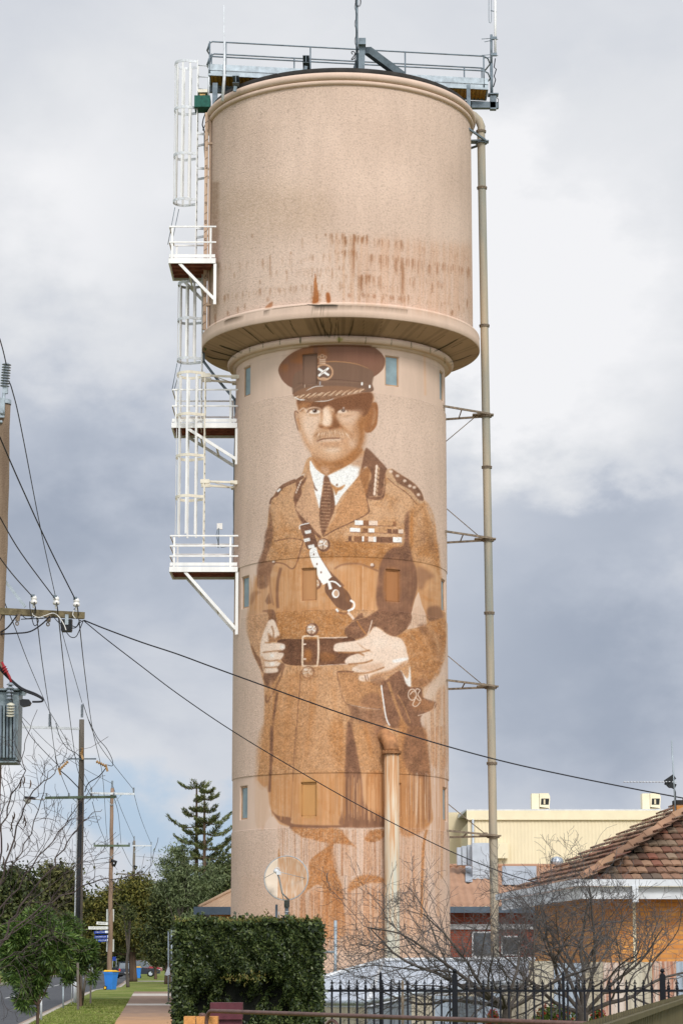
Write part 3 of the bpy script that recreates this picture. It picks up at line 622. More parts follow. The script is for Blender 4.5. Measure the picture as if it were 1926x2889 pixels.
    for pts, w, c, a, b in (([(300,930),(312,1080),(360,1230),(430,1370)],34,(188,138,98),.55,6),([(330,960),(345,1060),(380,1160)],14,(236,212,190),.4,5),([(395,918),(450,934),(520,920)],9,(166,112,70),.7,2),([(400,944),(460,958),(530,944)],9,(238,216,196),.6,3),
        ([(755,912),(820,934),(900,930),(960,905)],9,(170,114,72),.6,3),([(770,945),(850,965),(940,950)],9,(236,210,186),.5,4),([(560,860),(552,930),(560,990)],9,(170,118,80),.6,2),([(545,850),(560,820),(590,812)],12,DK,.6,2),([(520,1046),(545,1068),(575,1060)],12,(110,68,44),.85,2),([(640,1072),(670,1088),(700,1078)],14,(100,62,42),.85,3),
        ([(505,1095),(478,1140),(468,1190)],10,(168,116,76),.6,3),([(812,1072),(880,1130),(925,1190)],12,(150,98,58),.7,3),([(905,1090),(960,1160),(970,1240)],12,(238,212,190),.45,5),([(860,1010),(930,1060),(990,1130)],12,(160,106,64),.45,5),([(480,1225),(462,1250),(470,1275)],9,(160,108,70),.7,3),([(792,1212),(812,1235),(805,1262)],10,(140,90,56),.8,3),
        ([(1000,900),(1040,960),(1050,1040)],12,(130,84,54),.5,5),([(560,1290),(600,1312),(700,1320),(790,1300)],10,(150,98,60),.6,4),([(470,1360),(560,1440),(680,1470),(800,1440)],22,(168,114,70),.5,8),([(640,800),(660,870),(690,940)],12,(150,98,62),.45,4),([(300,780),(360,800),(330,840)],14,(200,150,104),.6,5),
        ([(600,860),(612,930),(612,1000)],16,(244,224,204),.8,4),([(430,985),(400,1060),(410,1140)],40,(234,208,186),.5,12),([(1180,900),(1200,960),(1180,1040)],14,(206,158,120),.6,4),([(1120,820),(1160,800),(1200,820)],10,(110,76,56),.6,3),([(1120,1080),(1140,1100),(1180,1080)],10,(196,150,112),.6,3)):
        stroke(pts, w, c, a, b, T=T, taper=True)
    ell((612,1020), 30, 22, (240,220,200), .6, 5, T=T); ell((560,1038), 14, 10, (210,170,136), .5, 3, T=T)
    r = np.random.RandomState(17)
    for k in range(160):
        x, y = 330+r.rand()*640, 900+r.rand()*480; stroke([(x,y),(x+r.uniform(-14,14),y+r.uniform(8,26))], 4, [(176,124,82),(236,212,190)][k%2], .22, 1, T=T, taper=True)
    # cap
    T = TA
    fill([(308,215),(320,170),(362,120),(430,74),(520,42),(620,32),(760,30),(930,36),(1000,72),(1040,120),(1044,158),(1030,200),(995,235),(958,262),(952,300),(945,358),(700,350),(560,352),(415,378),(412,338),(370,312),(330,270)], (126,91,73), 1, 0, T=T)
    fill([(322,190),(360,128),(440,76),(560,44),(640,60),(640,110),(560,140),(470,170),(400,190),(350,220)], (150,96,58), .75, 8, T=T, mott=.8)
    fill([(640,60),(930,60),(1020,140),(940,180),(760,110)], (134,94,78), .6, 12, T=T)
    fill([(413,250),(470,205),(560,175),(650,155),(760,152),(880,176),(962,222),(957,300),(945,357),(700,350),(560,352),(415,376)], (117,92,76), .8, 1, T=T)
    stroke([(470,192),(560,165),(660,148),(760,152),(850,166),(930,196)], 6, (180,134,92), .85, T=T, taper=True)
    stroke([(440,300),(560,282),(700,272),(880,290)], 4, (92,68,56), .7, T=T)
    stroke([(415,340),(480,305),(560,292),(700,288),(880,298),(950,315)], 5, (140,108,88), .6, T=T)
    # visor with leaf braid
    fill([(412,382),(440,352),(500,330),(620,318),(760,318),(880,334),(912,348),(820,368),(740,392),(680,412),(600,426),(500,424),(440,412)], (138,102,78), 1, 1, T=T)
    r = np.random.RandomState(5)
    for k in range(34):
        u = k/33.; x = 430+u*450; y = 385-u*45+8*math.sin(k*1.9)+12; 
        stroke([(x-14,y+10),(x,y-2),(x+20,y-14)], 9, [(222,192,164),(196,160,130),(176,138,108)][k%3], .85, T=T, taper=True)
        stroke([(x-4,y+22-u*18),(x+12,y+10-u*14)], 6, [(206,172,144),(110,78,60)][k%2], .8, T=T, taper=True)
    stroke([(418,392),(450,410),(490,414)], 8, WH, .9, T=T, taper=True); stroke([(560,424),(640,420),(692,404)], 5, WH, .8, T=T, taper=True)
    stroke([(500,350),(560,322),(620,318)], 5, WH, .8, T=T, taper=True)
    for (x,y) in ((885,302),(938,321)): ell((x,y), 7, 12, WH, .95, T=T)
    # badge: plain cross in a wreath under a small crown
    for (x,y) in ((590,118),(610,108),(630,118)): ell((x,y), 13, 12, (186,150,120), .9, T=T); ell((x,y), 6, 6, (110,80,64), .9, T=T)
    fill([(586,128),(636,128),(632,168),(590,168)], (160,122,94), .95, T=T, smooth=False)
    for y in (136,148,160): stroke([(590,y),(634,y)], 4, HL, .8, T=T)
    th = np.linspace(0, 2*math.pi, 26)
    stroke(list(zip(622+60*np.cos(th), 222+52*np.sin(th))), 13, (188,148,116), .95, T=T); stroke(list(zip(622+50*np.cos(th), 222+43*np.sin(th))), 4, (96,68,54), .9, T=T)
    ell((620,218), 45, 38, (110,88,76), 1, T=T)
    stroke([(582,196),(620,220),(658,244)], 15, WH, 1, T=T); stroke([(656,192),(620,220),(584,248)], 15, WH, 1, T=T); stroke([(640,205),(600,235)], 4, (140,100,76), .9, T=T)
    stroke([(590,270),(620,262),(650,272)], 10, (196,158,128), .9, T=T); stroke([(595,285),(595,312)], 7, (176,176,182), .9, T=T)
    stroke([(490,298),(490,330)], 4, HL, .7, T=T)
def paint_tank():
    T = TK; r = np.random.RandomState(11)
    RU = (132,86,52)
    def drip(x, y, L, w, a, c=RU): 
        stroke([(x,y),(x+r.randn()*1.5,y+L*.5),(x+r.randn()*2,y+L)], w*2.4, c, a*.35, 1, T=T, taper=True)
        stroke([(x,y),(x,y+L*.4),(x+r.randn(),y+L*.8)], w, c, a, 0, T=T, taper=True)
    def curve(y0, x): return y0+((x-760)/690.)**2*(95 if x > 760 else 70)
    for (x0,x1,y0,n,Lm,am) in ((690,900,300,16,60,.55),(900,1080,315,14,60,.5),(560,720,300,6,30,.3),(720,840,385,16,40,.6),(890,1160,400,26,80,.7),
                               (1160,1440,395,24,60,.55),(840,970,510,18,60,.7),(620,840,508,9,40,.3),(1000,1300,500,16,50,.45),(60,620,560,46,46,.42),(380,760,470,24,60,.36),(80,700,400,24,50,.3),(560,1440,330,40,40,.22),(300,1440,560,50,50,.28),(100,900,420,22,40,.2),(840,1100,610,22,40,.6),(1100,1440,600,18,40,.45)):
        for k in range(n):
            x = x0+(x1-x0)*r.rand(); drip(x, curve(y0, x)+r.rand()*14-6, Lm*(.35+r.rand()*.9), 2+r.rand()*3.5, am*(.4+.6*r.rand()))
    for (x,y,L,w,a) in ((817,300,230,9,.7),(775,312,60,8,.7),(862,315,40,9,.7),(887,305,60,6,.6),(1075,425,240,12,.75),(1040,430,90,9,.6),(858,512,110,10,.7),(900,515,40,8,.6),(958,518,80,7,.6),
                        (912,405,50,16,.45),(378,410,130,6,.6),(340,430,60,10,.35),(487,392,20,8,.5),(548,320,70,5,.3),(190,505,30,5,.5),(1215,460,60,12,.5),(1255,470,50,6,.5),(1068,330,60,6,.5),
                        (325,540,30,6,.4),(285,300,25,8,.4),(1420,470,60,6,.6),(1230,560,60,7,.5),(1130,545,50,7,.45),(210,680,40,5,.7),(155,705,30,8,.5),(245,665,40,5,.5),(1335,700,35,9,.6),(90,720,60,6,.6),(745,545,60,6,.3),(1414,640,60,5,.6)):
        drip(x, y, L, w, a)
    fill([(611,520),(618,515),(626,570),(634,640),(628,660),(600,664),(605,620)], (160,88,34), .95, 0, T=T); fill([(672,612),(690,612),(696,656),(676,660)], (150,80,34), .9, 1, T=T)
    fill([(600,600),(640,600),(640,662),(596,664)], (140,84,44), .5, 2, T=T, speck=.8); fill([(352,685),(388,655),(388,682),(360,690)], (150,84,40), .85, 1, T=T)
    fill([(700,300),(1440,360),(1440,760),(700,650)], (190,140,104), .3, 10, T=T, streak=.97, smooth=False)
    for x in (365,795,868,925,1020,1060): ell((x, curve(622,x)), 9, 12, (150,100,70), .6, 2, T=T, speck=.5)
    # faint grey green grime blotches
    fill([(90,80),(600,60),(700,200),(500,330),(110,400)], (176,150,124), .4, 30, T=T, speck=.6)
    fill([(80,300),(600,320),(600,640),(100,760)], (206,182,166), .35, 30, T=T)
    fill([(900,340),(1440,420),(1440,720),(900,640)], (210,172,148), .35, 25, T=T)
    # dark line on the ledge bead
    stroke([(570,672),(620,676),(700,675),(735,676)], 9, (52,44,34), .9, 0, T=T, taper=True); stroke([(345,706),(375,700)], 7, (52,44,34), .85, T=T, taper=True)
    stroke([(125,770),(160,750),(210,738),(240,730)], 7, (70,56,40), .7, T=T, taper=True); stroke([(390,696),(480,684),(570,675)], 3, (70,56,40), .6, T=T)
    stroke([(740,676),(880,680),(1000,688),(1100,700)], 3, (70,56,40), .45, T=T)
    for x in (590,600,612,628,646,660,674,686): stroke([(x,680),(x+r.randn()*2,735)], 2.2, (80,70,56), .45, T=T)
    # soffit cracks
    G = (54,52,34)
    for p in ([(480,750),(495,790),(530,840)],[(235,795),(280,830),(335,875)],[(350,775),(370,800),(400,830)],[(365,770),(345,800)],[(608,742),(630,790),(650,840)],[(650,742),(662,800),(668,845)],[(690,742),(700,790),(692,845)],
              [(728,742),(722,800),(715,845)],[(820,745),(805,800),(790,840)],[(870,745),(870,840)],[(60,910),(110,925),(200,950)],[(40,940),(80,955),(160,965)],[(110,885),(150,900),(230,925)],[(1370,850),(1310,885),(1240,920)],[(1390,870),(1330,900)],
              [(1300,830),(1240,870)],[(1440,935),(1380,960),(1320,975)],[(1460,990),(1400,1020)],[(1200,790),(1150,850)],[(740,742),(735,800),(738,845)],[(640,742),(655,790),(690,845)],[(1440,965),(1330,990)],[(970,745),(950,830)],[(1060,770),(1000,840)]):
        stroke(p, 4+r.rand()*4, G, .55+.35*r.rand(), T=T, taper=True)
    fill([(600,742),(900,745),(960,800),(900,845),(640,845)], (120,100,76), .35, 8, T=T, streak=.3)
    # ring joints
    for (x,y) in ((537,860),(340,880),(270,905),(1015,872),(880,862),(1120,885),(1220,915),(1296,965),(740,856),(430,868)): stroke([(x,y-16),(x,y+16)], 6 if x in (537,740) else 3, (60,58,34), .8, T=T)
    ell((745,855), 16, 10, (120,118,40), .6, 2, T=T)
    # seams of the render bands and weather marks below the ring
    for x in (1190,): stroke([(x,930),(x+4,1150)], 7, (212,160,120), .6, 2, T=T)
    # darker vertical strip along the left edge of the tank
    fill([(70,30),(110,20),(100,720),(80,760)], (150,118,92), .5, 3, T=T, speck=.3, smooth=False)
# ---------------------------------------------------------------- the water tower
TY = 74.0; TX = (960-963)/FPX*TY; RS = 3.28; RT = 4.17
tower = thing('water_tower', (TX, TY, 0), 'tall round concrete water tower with wider tank and sepia mural of an officer', 'water tower')
paint_tank(); paint_mural(); folds(); paint_head(); grain()
def project(x, y, z):
    fx = x; fy = y*math.cos(PITCH)+(z-CAMZ)*math.sin(PITCH); fz = -y*math.sin(PITCH)+(z-CAMZ)*math.cos(PITCH)
    return 963+FPX*fx/fy, 1444.5-FPX*fz/fy
def s2l(c):
    c = np.clip(c/255., 0, 1); return np.where(c <= .04045, c/12.92, ((c+.055)/1.055)**2.4)
def sample(x, y, z):
    px, py = project(x, y, z)
    u = np.clip(px-CX0, 0, CW-1.01); v = np.clip(py-CY0, 0, CH-1.01)
    ui, vi = u.astype(int), v.astype(int); fu, fv = (u-ui)[...,None], (v-vi)[...,None]
    c = (CAN[vi,ui]*(1-fu)+CAN[vi,ui+1]*fu)*(1-fv)+(CAN[vi+1,ui]*(1-fu)+CAN[vi+1,ui+1]*fu)*fv
    return c
LIFTS = [19.6, 20.75, 21.9, 23.05, 24.2, 25.35, 26.5]
def surf(name, R_, A, Zr, parent, m, alpha, bare=None):   # grid surface of revolution sheet: R_ (rows, cols) radii, A angles (cols), Zr (rows)
    rows, cols = R_.shape
    X = R_*np.sin(A)[None,:]; Y = -R_*np.cos(A)[None,:]; Z = Zr if Zr.ndim == 2 else np.repeat(Zr[:,None], cols, 1)
    wx, wy = X+TX, Y+TY
    front = np.cos(A)[None,:]+Z*0 > -.12
    col = s2l(sample(wx, wy, Z)); base = s2l(np.array((211,184,162.)))
    col = np.where(front[...,None], col, base)
    if bare is not None: col = np.where(bare[...,None], base, col)
    for zl in LIFTS: col = col*(1-.10*np.exp(-((Z-zl-.012*np.sin(A*7)[None,:])/.013)**2)*(.4+.6*(np.sin(A*23+zl*9)[None,:] > -.3)))[...,None]
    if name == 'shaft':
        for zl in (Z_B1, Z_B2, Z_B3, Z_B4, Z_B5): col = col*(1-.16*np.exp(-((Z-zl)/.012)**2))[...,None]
    if name == 'soffit': col = col*np.array((.66,.60,.52))*(1-.18*(np.sin(A*61)*np.sin(A*37+1) > .35))[None,:,None]  # underside shade and weathering darkened into the soffit colour
    me = bpy.data.meshes.new(name)
    idx = np.arange(rows*cols).reshape(rows, cols)
    q = np.stack([idx[:-1,:-1], idx[:-1,1:], idx[1:,1:], idx[1:,:-1]], -1).reshape(-1, 4)
    me.vertices.add(rows*cols); me.vertices.foreach_set('co', np.stack([X,Y,Z],-1).reshape(-1).astype(np.float32))
    me.loops.add(q.size); me.loops.foreach_set('vertex_index', q.reshape(-1).astype(np.int32))
    me.polygons.add(len(q)); me.polygons.foreach_set('loop_start', (np.arange(len(q))*4).astype(np.int32)); me.polygons.foreach_set('loop_total', np.full(len(q), 4, np.int32))
    me.polygons.foreach_set('use_smooth', np.ones(len(q), bool))
    at = me.color_attributes.new('paint', 'FLOAT_COLOR', 'POINT')
    rgba = np.concatenate([col, np.broadcast_to(alpha, (rows, cols))[...,None]], -1); at.data.foreach_set('color', rgba.reshape(-1).astype(np.float32))
    me.update(calc_edges=True); me.validate(); me.materials.append(m)
    return link(bpy.data.objects.new(name, me), parent)
def render_mat(name, gain=1.0):
    m, t, b = nt_mat(name); n = t.nodes; l = t.links
    at = n.new('ShaderNodeAttribute'); at.attribute_name = 'paint'; tcn = n.new('ShaderNodeTexCoord')
    no = n.new('ShaderNodeTexNoise'); no.inputs['Scale'].default_value = 19; no.inputs['Detail'].default_value = 4; no.inputs['Roughness'].default_value = .65; no.inputs['Distortion'].default_value = .6; l.new(tcn.outputs['Object'], no.inputs['Vector'])
    r = n.new('ShaderNodeMapRange'); r.inputs[1].default_value = .33; r.inputs[2].default_value = .52; r.inputs[3].default_value = .78; r.inputs[4].default_value = 1.04; l.new(no.outputs['Fac'], r.inputs[0])
    mixf = n.new('ShaderNodeMix'); mixf.data_type = 'FLOAT'; l.new(at.outputs['Alpha'], mixf.inputs[0]); mixf.inputs[2].default_value = 1.0; l.new(r.outputs[0], mixf.inputs[3])
    vm = n.new('ShaderNodeVectorMath'); vm.operation = 'SCALE'; l.new(at.outputs['Color'], vm.inputs[0])
    mp = n.new('ShaderNodeMapping'); mp.inputs['Scale'].default_value = (1,1,.16); l.new(tcn.outputs['Object'], mp.inputs[0]); st = n.new('ShaderNodeTexNoise'); st.inputs['Scale'].default_value = 2.6; st.inputs['Detail'].default_value = 7; st.inputs['Roughness'].default_value = .62; l.new(mp.outputs[0], st.inputs['Vector'])
    s2 = n.new('ShaderNodeMapRange'); s2.inputs[1].default_value = .32; s2.inputs[2].default_value = .6; s2.inputs[3].default_value = .93 * gain; s2.inputs[4].default_value = 1.02 * gain; l.new(st.outputs['Fac'], s2.inputs[0])
    g = n.new('ShaderNodeMath'); g.operation = 'MULTIPLY'; l.new(mixf.outputs[0], g.inputs[0]); l.new(s2.outputs[0], g.inputs[1]); l.new(g.outputs[0], vm.inputs[3])
    l.new(vm.outputs[0], b.inputs['Base Color']); b.inputs['Roughness'].default_value = .85; b.inputs['Specular IOR Level'].default_value = .2
    nb = n.new('ShaderNodeTexNoise'); nb.inputs['Scale'].default_value = 20; nb.inputs['Detail'].default_value = 5; nb.inputs['Roughness'].default_value = .7; nb.inputs['Distortion'].default_value = .8; l.new(tcn.outputs['Object'], nb.inputs['Vector'])
    bp = n.new('ShaderNodeBump'); bp.inputs['Distance'].default_value = .035; l.new(nb.outputs['Fac'], bp.inputs['Height'])
    bs = n.new('ShaderNodeMath'); bs.operation = 'MULTIPLY'; bs.inputs[1].default_value = .75; l.new(at.outputs['Alpha'], bs.inputs[0]); l.new(bs.outputs[0], bp.inputs['Strength'])
    l.new(bp.outputs[0], b.inputs['Normal']); return m
M['render'] = render_mat('rendered_concrete', .94)
zf = lambda py, rad: Zof(py, TY-rad)
Z_RING = zf(975, 3.3); Z_B1 = zf(1106, RS); Z_B2 = zf(1571, RS); Z_B3 = zf(1719, RS); Z_B4 = zf(2180, RS); Z_B5 = zf(2334, RS)
# shaft with recessed window openings
nA = 620
A = np.concatenate([np.linspace(-math.pi, -1.75, 30, endpoint=False), np.linspace(-1.75, 1.75, nA, endpoint=False), np.linspace(1.75, math.pi, 31)])
Zr = np.unique(np.concatenate([np.linspace(0, Z_RING+.05, 1050)]+[np.array([z-.012, z+.012]) for z in (Z_B1, Z_B2, Z_B3, Z_B4, Z_B5)]))
rough = ((Zr < Z_B1) & (Zr > Z_B2)) | ((Zr < Z_B3) & (Zr > Z_B4)) | (Zr < Z_B5)
Rr = np.where(rough, RS+.022, RS)
Rg = np.repeat(Rr[:,None], len(A), 1)
HW = R(4.2)
WROWS = [(zf(1080,RS), zf(995,RS)), (zf(1692,RS), zf(1601,RS)), (zf(2302,RS), zf(2207,RS))]
WANG = [R(a) for a in (-61.5, -16.5, 28.5, 73.5, 118.5, 163.5, -106.5, -151.5)]
al = np.repeat(np.where(rough, 1., .06)[:,None], len(A), 1)
for z0, z1 in WROWS:
    for a in WANG:
        zi = (Zr > z0) & (Zr < z1); ai = np.abs(A-a) < HW
        Rg[np.ix_(zi, ai)] = RS-.11
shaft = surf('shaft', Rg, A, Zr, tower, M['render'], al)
PANE = {'glass': mat('dusty_glass', srgb(128,148,154), .35, 0, .12, 3, spec=.5)}
for wi, (z0, z1) in enumerate(WROWS):
    for a in WANG[:4]:
        mb = MB(); ca, sa = math.cos(a), math.sin(a); C_ = Vector((TX, TY, 0)); nrm = Vector((sa, -ca, 0)); tx = Vector((ca, sa, 0)); ww = math.tan(HW)*RS*.98
        painted = abs(a-R(-16.5)) < .01 or (abs(a-R(28.5)) < .01 and wi > 0)
        p = C_+nrm*(RS-.075)
        for sgn in (-1, 1): mb.bar(p+tx*sgn*(ww-.02)+Vector((0,0,z0)), p+tx*sgn*(ww-.02)+Vector((0,0,z1)), .04, .05, nrm)
        for z in (z0+.02, z1-.02): mb.bar(p-tx*ww+Vector((0,0,z)), p+tx*ww+Vector((0,0,z)), .05, .04)
        if painted:                              # painted over with the mural: sample its colour
            q = p+Vector((0,0,(z0+z1)/2)); c = s2l(sample(np.array([q.x]), np.array([q.y]), np.array([q.z]))[0])*1.05
            m_ = mat('painted_board', tuple(c), .8, 0, .1, 2, streak=True); fm = mat('painted_frame', tuple(c*.85), .8, 0, .1, 2)
        else: m_ = PANE['glass']; fm = M.setdefault('win_frame', mat('tan_frame', srgb(176,142,112), .7, 0, .1, 3))
        fr = mb.build('window', fm, tower)
        pn = MB(); pn.hexa([C_+nrm*r_+tx*s_*(ww-.04)+Vector((0,0,z)) for z in (z0+.04, z1-.04) for r_, s_ in ((RS-.07,-1),(RS-.07,1),(RS-.10,1),(RS-.10,-1))])
        pn.build('pane', m_, fr)
# ring moulding between shaft and tank, soffit, fascia, tank wall, top moulding: one sheet per part
def ring(name, prof, alpha, n=420, m=None, label=None, sub=1):
    pr = np.array(prof, float)
    if sub > 1:
        t = np.linspace(0, len(pr)-1, (len(pr)-1)*sub+1); pr = np.stack([np.interp(t, np.arange(len(pr)), pr[:,k]) for k in (0,1)], 1)
    A_ = np.concatenate([np.linspace(-math.pi, -1.75, 30, endpoint=False), np.linspace(-1.75, 1.75, n, endpoint=False), np.linspace(1.75, math.pi, 31)])
    o = surf(name, np.repeat(pr[:,:1], len(A_), 1), A_, pr[:,1], tower, m or M['render'], alpha); 
    return o
def arc(rc, zc, rr, a0, a1, n=8): return [(rc+rr*math.cos(R(a0+(a1-a0)*k/n)), zc+rr*math.sin(R(a0+(a1-a0)*k/n))) for k in range(n+1)]
zr = Z_RING
ring('ring_moulding', [(RS-.05, zr-.02),(RS+.09, zr),(RS+.1, zr+.05)]+arc(RS+.16, zr+.16, .11, -110, 110, 10)+[(RS+.12, zr+.30),(RS-.1, zr+.32)], .05)
ZS0, ZS1 = zr+.28, zf(895, 4.36)
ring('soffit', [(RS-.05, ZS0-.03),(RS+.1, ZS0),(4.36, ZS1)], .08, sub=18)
ZF1 = zf(862, 4.36)
ring('fascia', [(4.36, ZS1+.001),(4.38, ZS1+.02),(4.37, ZF1)]+arc(RT+.12, ZF1+.04, .085, -20, 150, 8)+[(RT-.02, ZF1+.16)], .12, sub=2)
ZT = zf(238, RT)
ring('tank_wall', [(RT, ZF1+.1+(ZT+.05-ZF1-.1)*k/260) for k in range(261)], 1., n=480)
ring('rim_moulding', [(RT-.03, ZT-.03)]+arc(RT+.02, ZT+.05, .075, -90, 90, 6)+arc(RT+.035, ZT+.24, .125, -80, 110, 8)+[(RT-.1, ZT+.37)], .05)
ZR = ZT+.37
MB().lathe([(RT-.12, ZR-.1),(RT-.02, ZR+.02),(RT-.02, ZR+.17),(RT-.30, ZR+.20),(1.5, ZR+.7),(0.01, ZR+.85)], (TX,TY,0), 96).build('roof', M['darkroof'], tower)

# ---- big pipe up the right hand side
def flange(mb, c, r, h=.05, axis=(0,0,1), n=20): mb.lathe([(.01,-h/2),(r,-h/2),(r,h/2),(.01,h/2)], c, n, axis, smooth=False)
M['pipe'] = mat('weathered_pipe', srgb(176,160,136), .8, 0, .3, 2.2, streak=True, col2=srgb(134,136,128))
M['pipe_front'] = mat('streaked_pipe', srgb(190,152,112), .8, 0, .3, 5, streak=True, col2=srgb(172,168,148), th=(.42,.62))
M['pipe_elbow'] = mat('brown_painted_pipe', srgb(164,116,78), .8, 0, .3, 4)
M['rust'] = mat('rusty_flange', srgb(128,114,98), .8, 0, .3, 12)
top = P(1356, 372, TY); bot = P(1392, 2470, TY); dn = (bot-top).normalized()
base = bot+dn*((bot.z-.0)/-dn.z)
el_pts = [P(1326,318,TY-.1)+Vector((-.12,.02,.02)), P(1336,326,TY), P(1350,340,TY), P(1357,358,TY), top]
mb = MB(); mb.tube(el_pts+[top+(base-top)*t for t in (.1,.3,.5,.7,.9,1)], .128, 16)
sp_ = mb.build('standpipe', M['pipe'], tower)
for py in (370, 529, 918, 1317, 1728, 2152):
    c = top+(base-top)*((Zof(py,TY)-top.z)/(base.z-top.z)); mb = MB(); flange(mb, c, .165, .03); flange(mb, c-Vector((0,0,.04)), .16, .025)
    for k in range(8): mb.box(c+Vector((.145*math.cos(k*.785), .145*math.sin(k*.785), -.02)), (.02,.02,.1))
    mb.build('flange', M['rust'], sp_)
for i, py in enumerate((400, 1171, 1521, 1937, 2358)):
    z = Zof(py, TY); c = top+(base-top)*((z-top.z)/(base.z-top.z)); RR = RT if i == 0 else RS
    wall = lambda a, zz: Vector((TX+(RR-.05)*math.sin(a), TY-(RR-.05)*math.cos(a), zz))
    mb = MB(); a1, a2 = R(76), R(100)
    mb.bar(wall(a1, z+.12), c+Vector((.12,-.16,0)), .06, .06); mb.bar(wall(a2, z-.02), c+Vector((.12,.16,0)), .06, .06)
    mb.add([c+Vector(q) for q in ((-.42,-.14,.02),(.0,-.2,.02),(.24,-.12,.02),(.24,.12,.02),(0,.2,.02),(-.42,.14,.02),(-.42,-.14,-.02),(0,-.2,-.02),(.24,-.12,-.02),(.24,.12,-.02),(0,.2,-.02),(-.42,.14,-.02))],
           [(0,1,2,3,4,5),(11,10,9,8,7,6)]+[(k,(k+1)%6,6+(k+1)%6,6+k)[::-1] for k in range(6)])
    flange(mb, c+Vector((0,0,-.04)), .19, .06)
    if i: mb.bar(wall(a1, z+.12).lerp(c, .45), wall(a2, z).lerp(c, .4), .03)
    mb.build('bracket', M['galv_dark'] if i == 0 else M['rust'], sp_)
    if i:
        mb = MB(); q = wall(R(86), z+(-.95 if i == 1 else .98)); mb.tube([q, c+Vector((-.22,0,.04))], .014, 6); mb.box(q, (.08,.08,.14)); mb.box(c+Vector((-.22,0,.06)), (.1,.1,.08))
        mb.build('tie_rod', M['rust'], sp_)
def pipe_paint():                               # brown mural paint running down over the pale pipe
    m, t, b = nt_mat('dripping_pipe_paint'); n = t.nodes; l = t.links; tcn = n.new('ShaderNodeTexCoord'); mp = n.new('ShaderNodeMapping'); mp.inputs['Scale'].default_value = (9,9,.35); l.new(tcn.outputs['Object'], mp.inputs[0])
    no = n.new('ShaderNodeTexNoise'); no.inputs['Scale'].default_value = 2; no.inputs['Detail'].default_value = 6; l.new(mp.outputs[0], no.inputs['Vector']); sz = n.new('ShaderNodeSeparateXYZ'); l.new(tcn.outputs['Object'], sz.inputs[0])
    mr = n.new('ShaderNodeMapRange'); mr.inputs[1].default_value = 1.0; mr.inputs[2].default_value = 8.5; mr.inputs[3].default_value = -.18; mr.inputs[4].default_value = .20; l.new(sz.outputs[2], mr.inputs[0]); ad = n.new('ShaderNodeMath'); l.new(no.outputs['Fac'], ad.inputs[0]); l.new(mr.outputs[0], ad.inputs[1])
    r = n.new('ShaderNodeValToRGB'); e = r.color_ramp.elements; e[0].position = .36; e[0].color = (*srgb(190,190,176),1); e[1].position = .74; e[1].color = (*srgb(172,124,82),1); q = e.new(.5); q.color = (*srgb(196,176,150),1); q = e.new(.62); q.color = (*srgb(186,146,108),1)
    l.new(ad.outputs[0], r.inputs[0]); l.new(r.outputs[0], b.inputs['Base Color']); b.inputs['Roughness'].default_value = .75; return m
# ---- inlet pipe on the front with its elbow
pa = R(28.0); pr_ = RS+.30; pc = Vector((P(1104,2300,TY-2.9).x, TY-math.cos(pa)*pr_-.12, 0)); zt = Zof(2124, pc.y)
mb = MB(); mb.tube([pc+Vector((0,0,z)) for z in (0,.5,1.,2.,3.,4.,zt)], .215, 24); ip = mb.build('inlet_pipe', pipe_paint(), tower)
mb = MB(); inw = Vector((-.62, .78, 0)).normalized(); pts = []
for k in range(11):
    t = R(9*k); pts.append(pc+Vector((0,0,zt+.05))+inw*(.42*(1-math.cos(t)))+Vector((0,0,.46*math.sin(t))))
pts.append(pts[-1]+inw*.6); mb.tube(pts, .22, 24); mb.build('elbow', M['pipe_elbow'], ip)
mb = MB(); flange(mb, pc+Vector((0,0,zt+.03)), .29, .035, n=28); flange(mb, pc+Vector((0,0,zt-.01)), .285, .03, n=28)
for k in range(14): mb.box(pc+Vector((.255*math.cos(k*.449), .255*math.sin(k*.449), zt+.01)), (.028,.028,.12))
mb.build('flange', M['pipe_elbow'], ip)

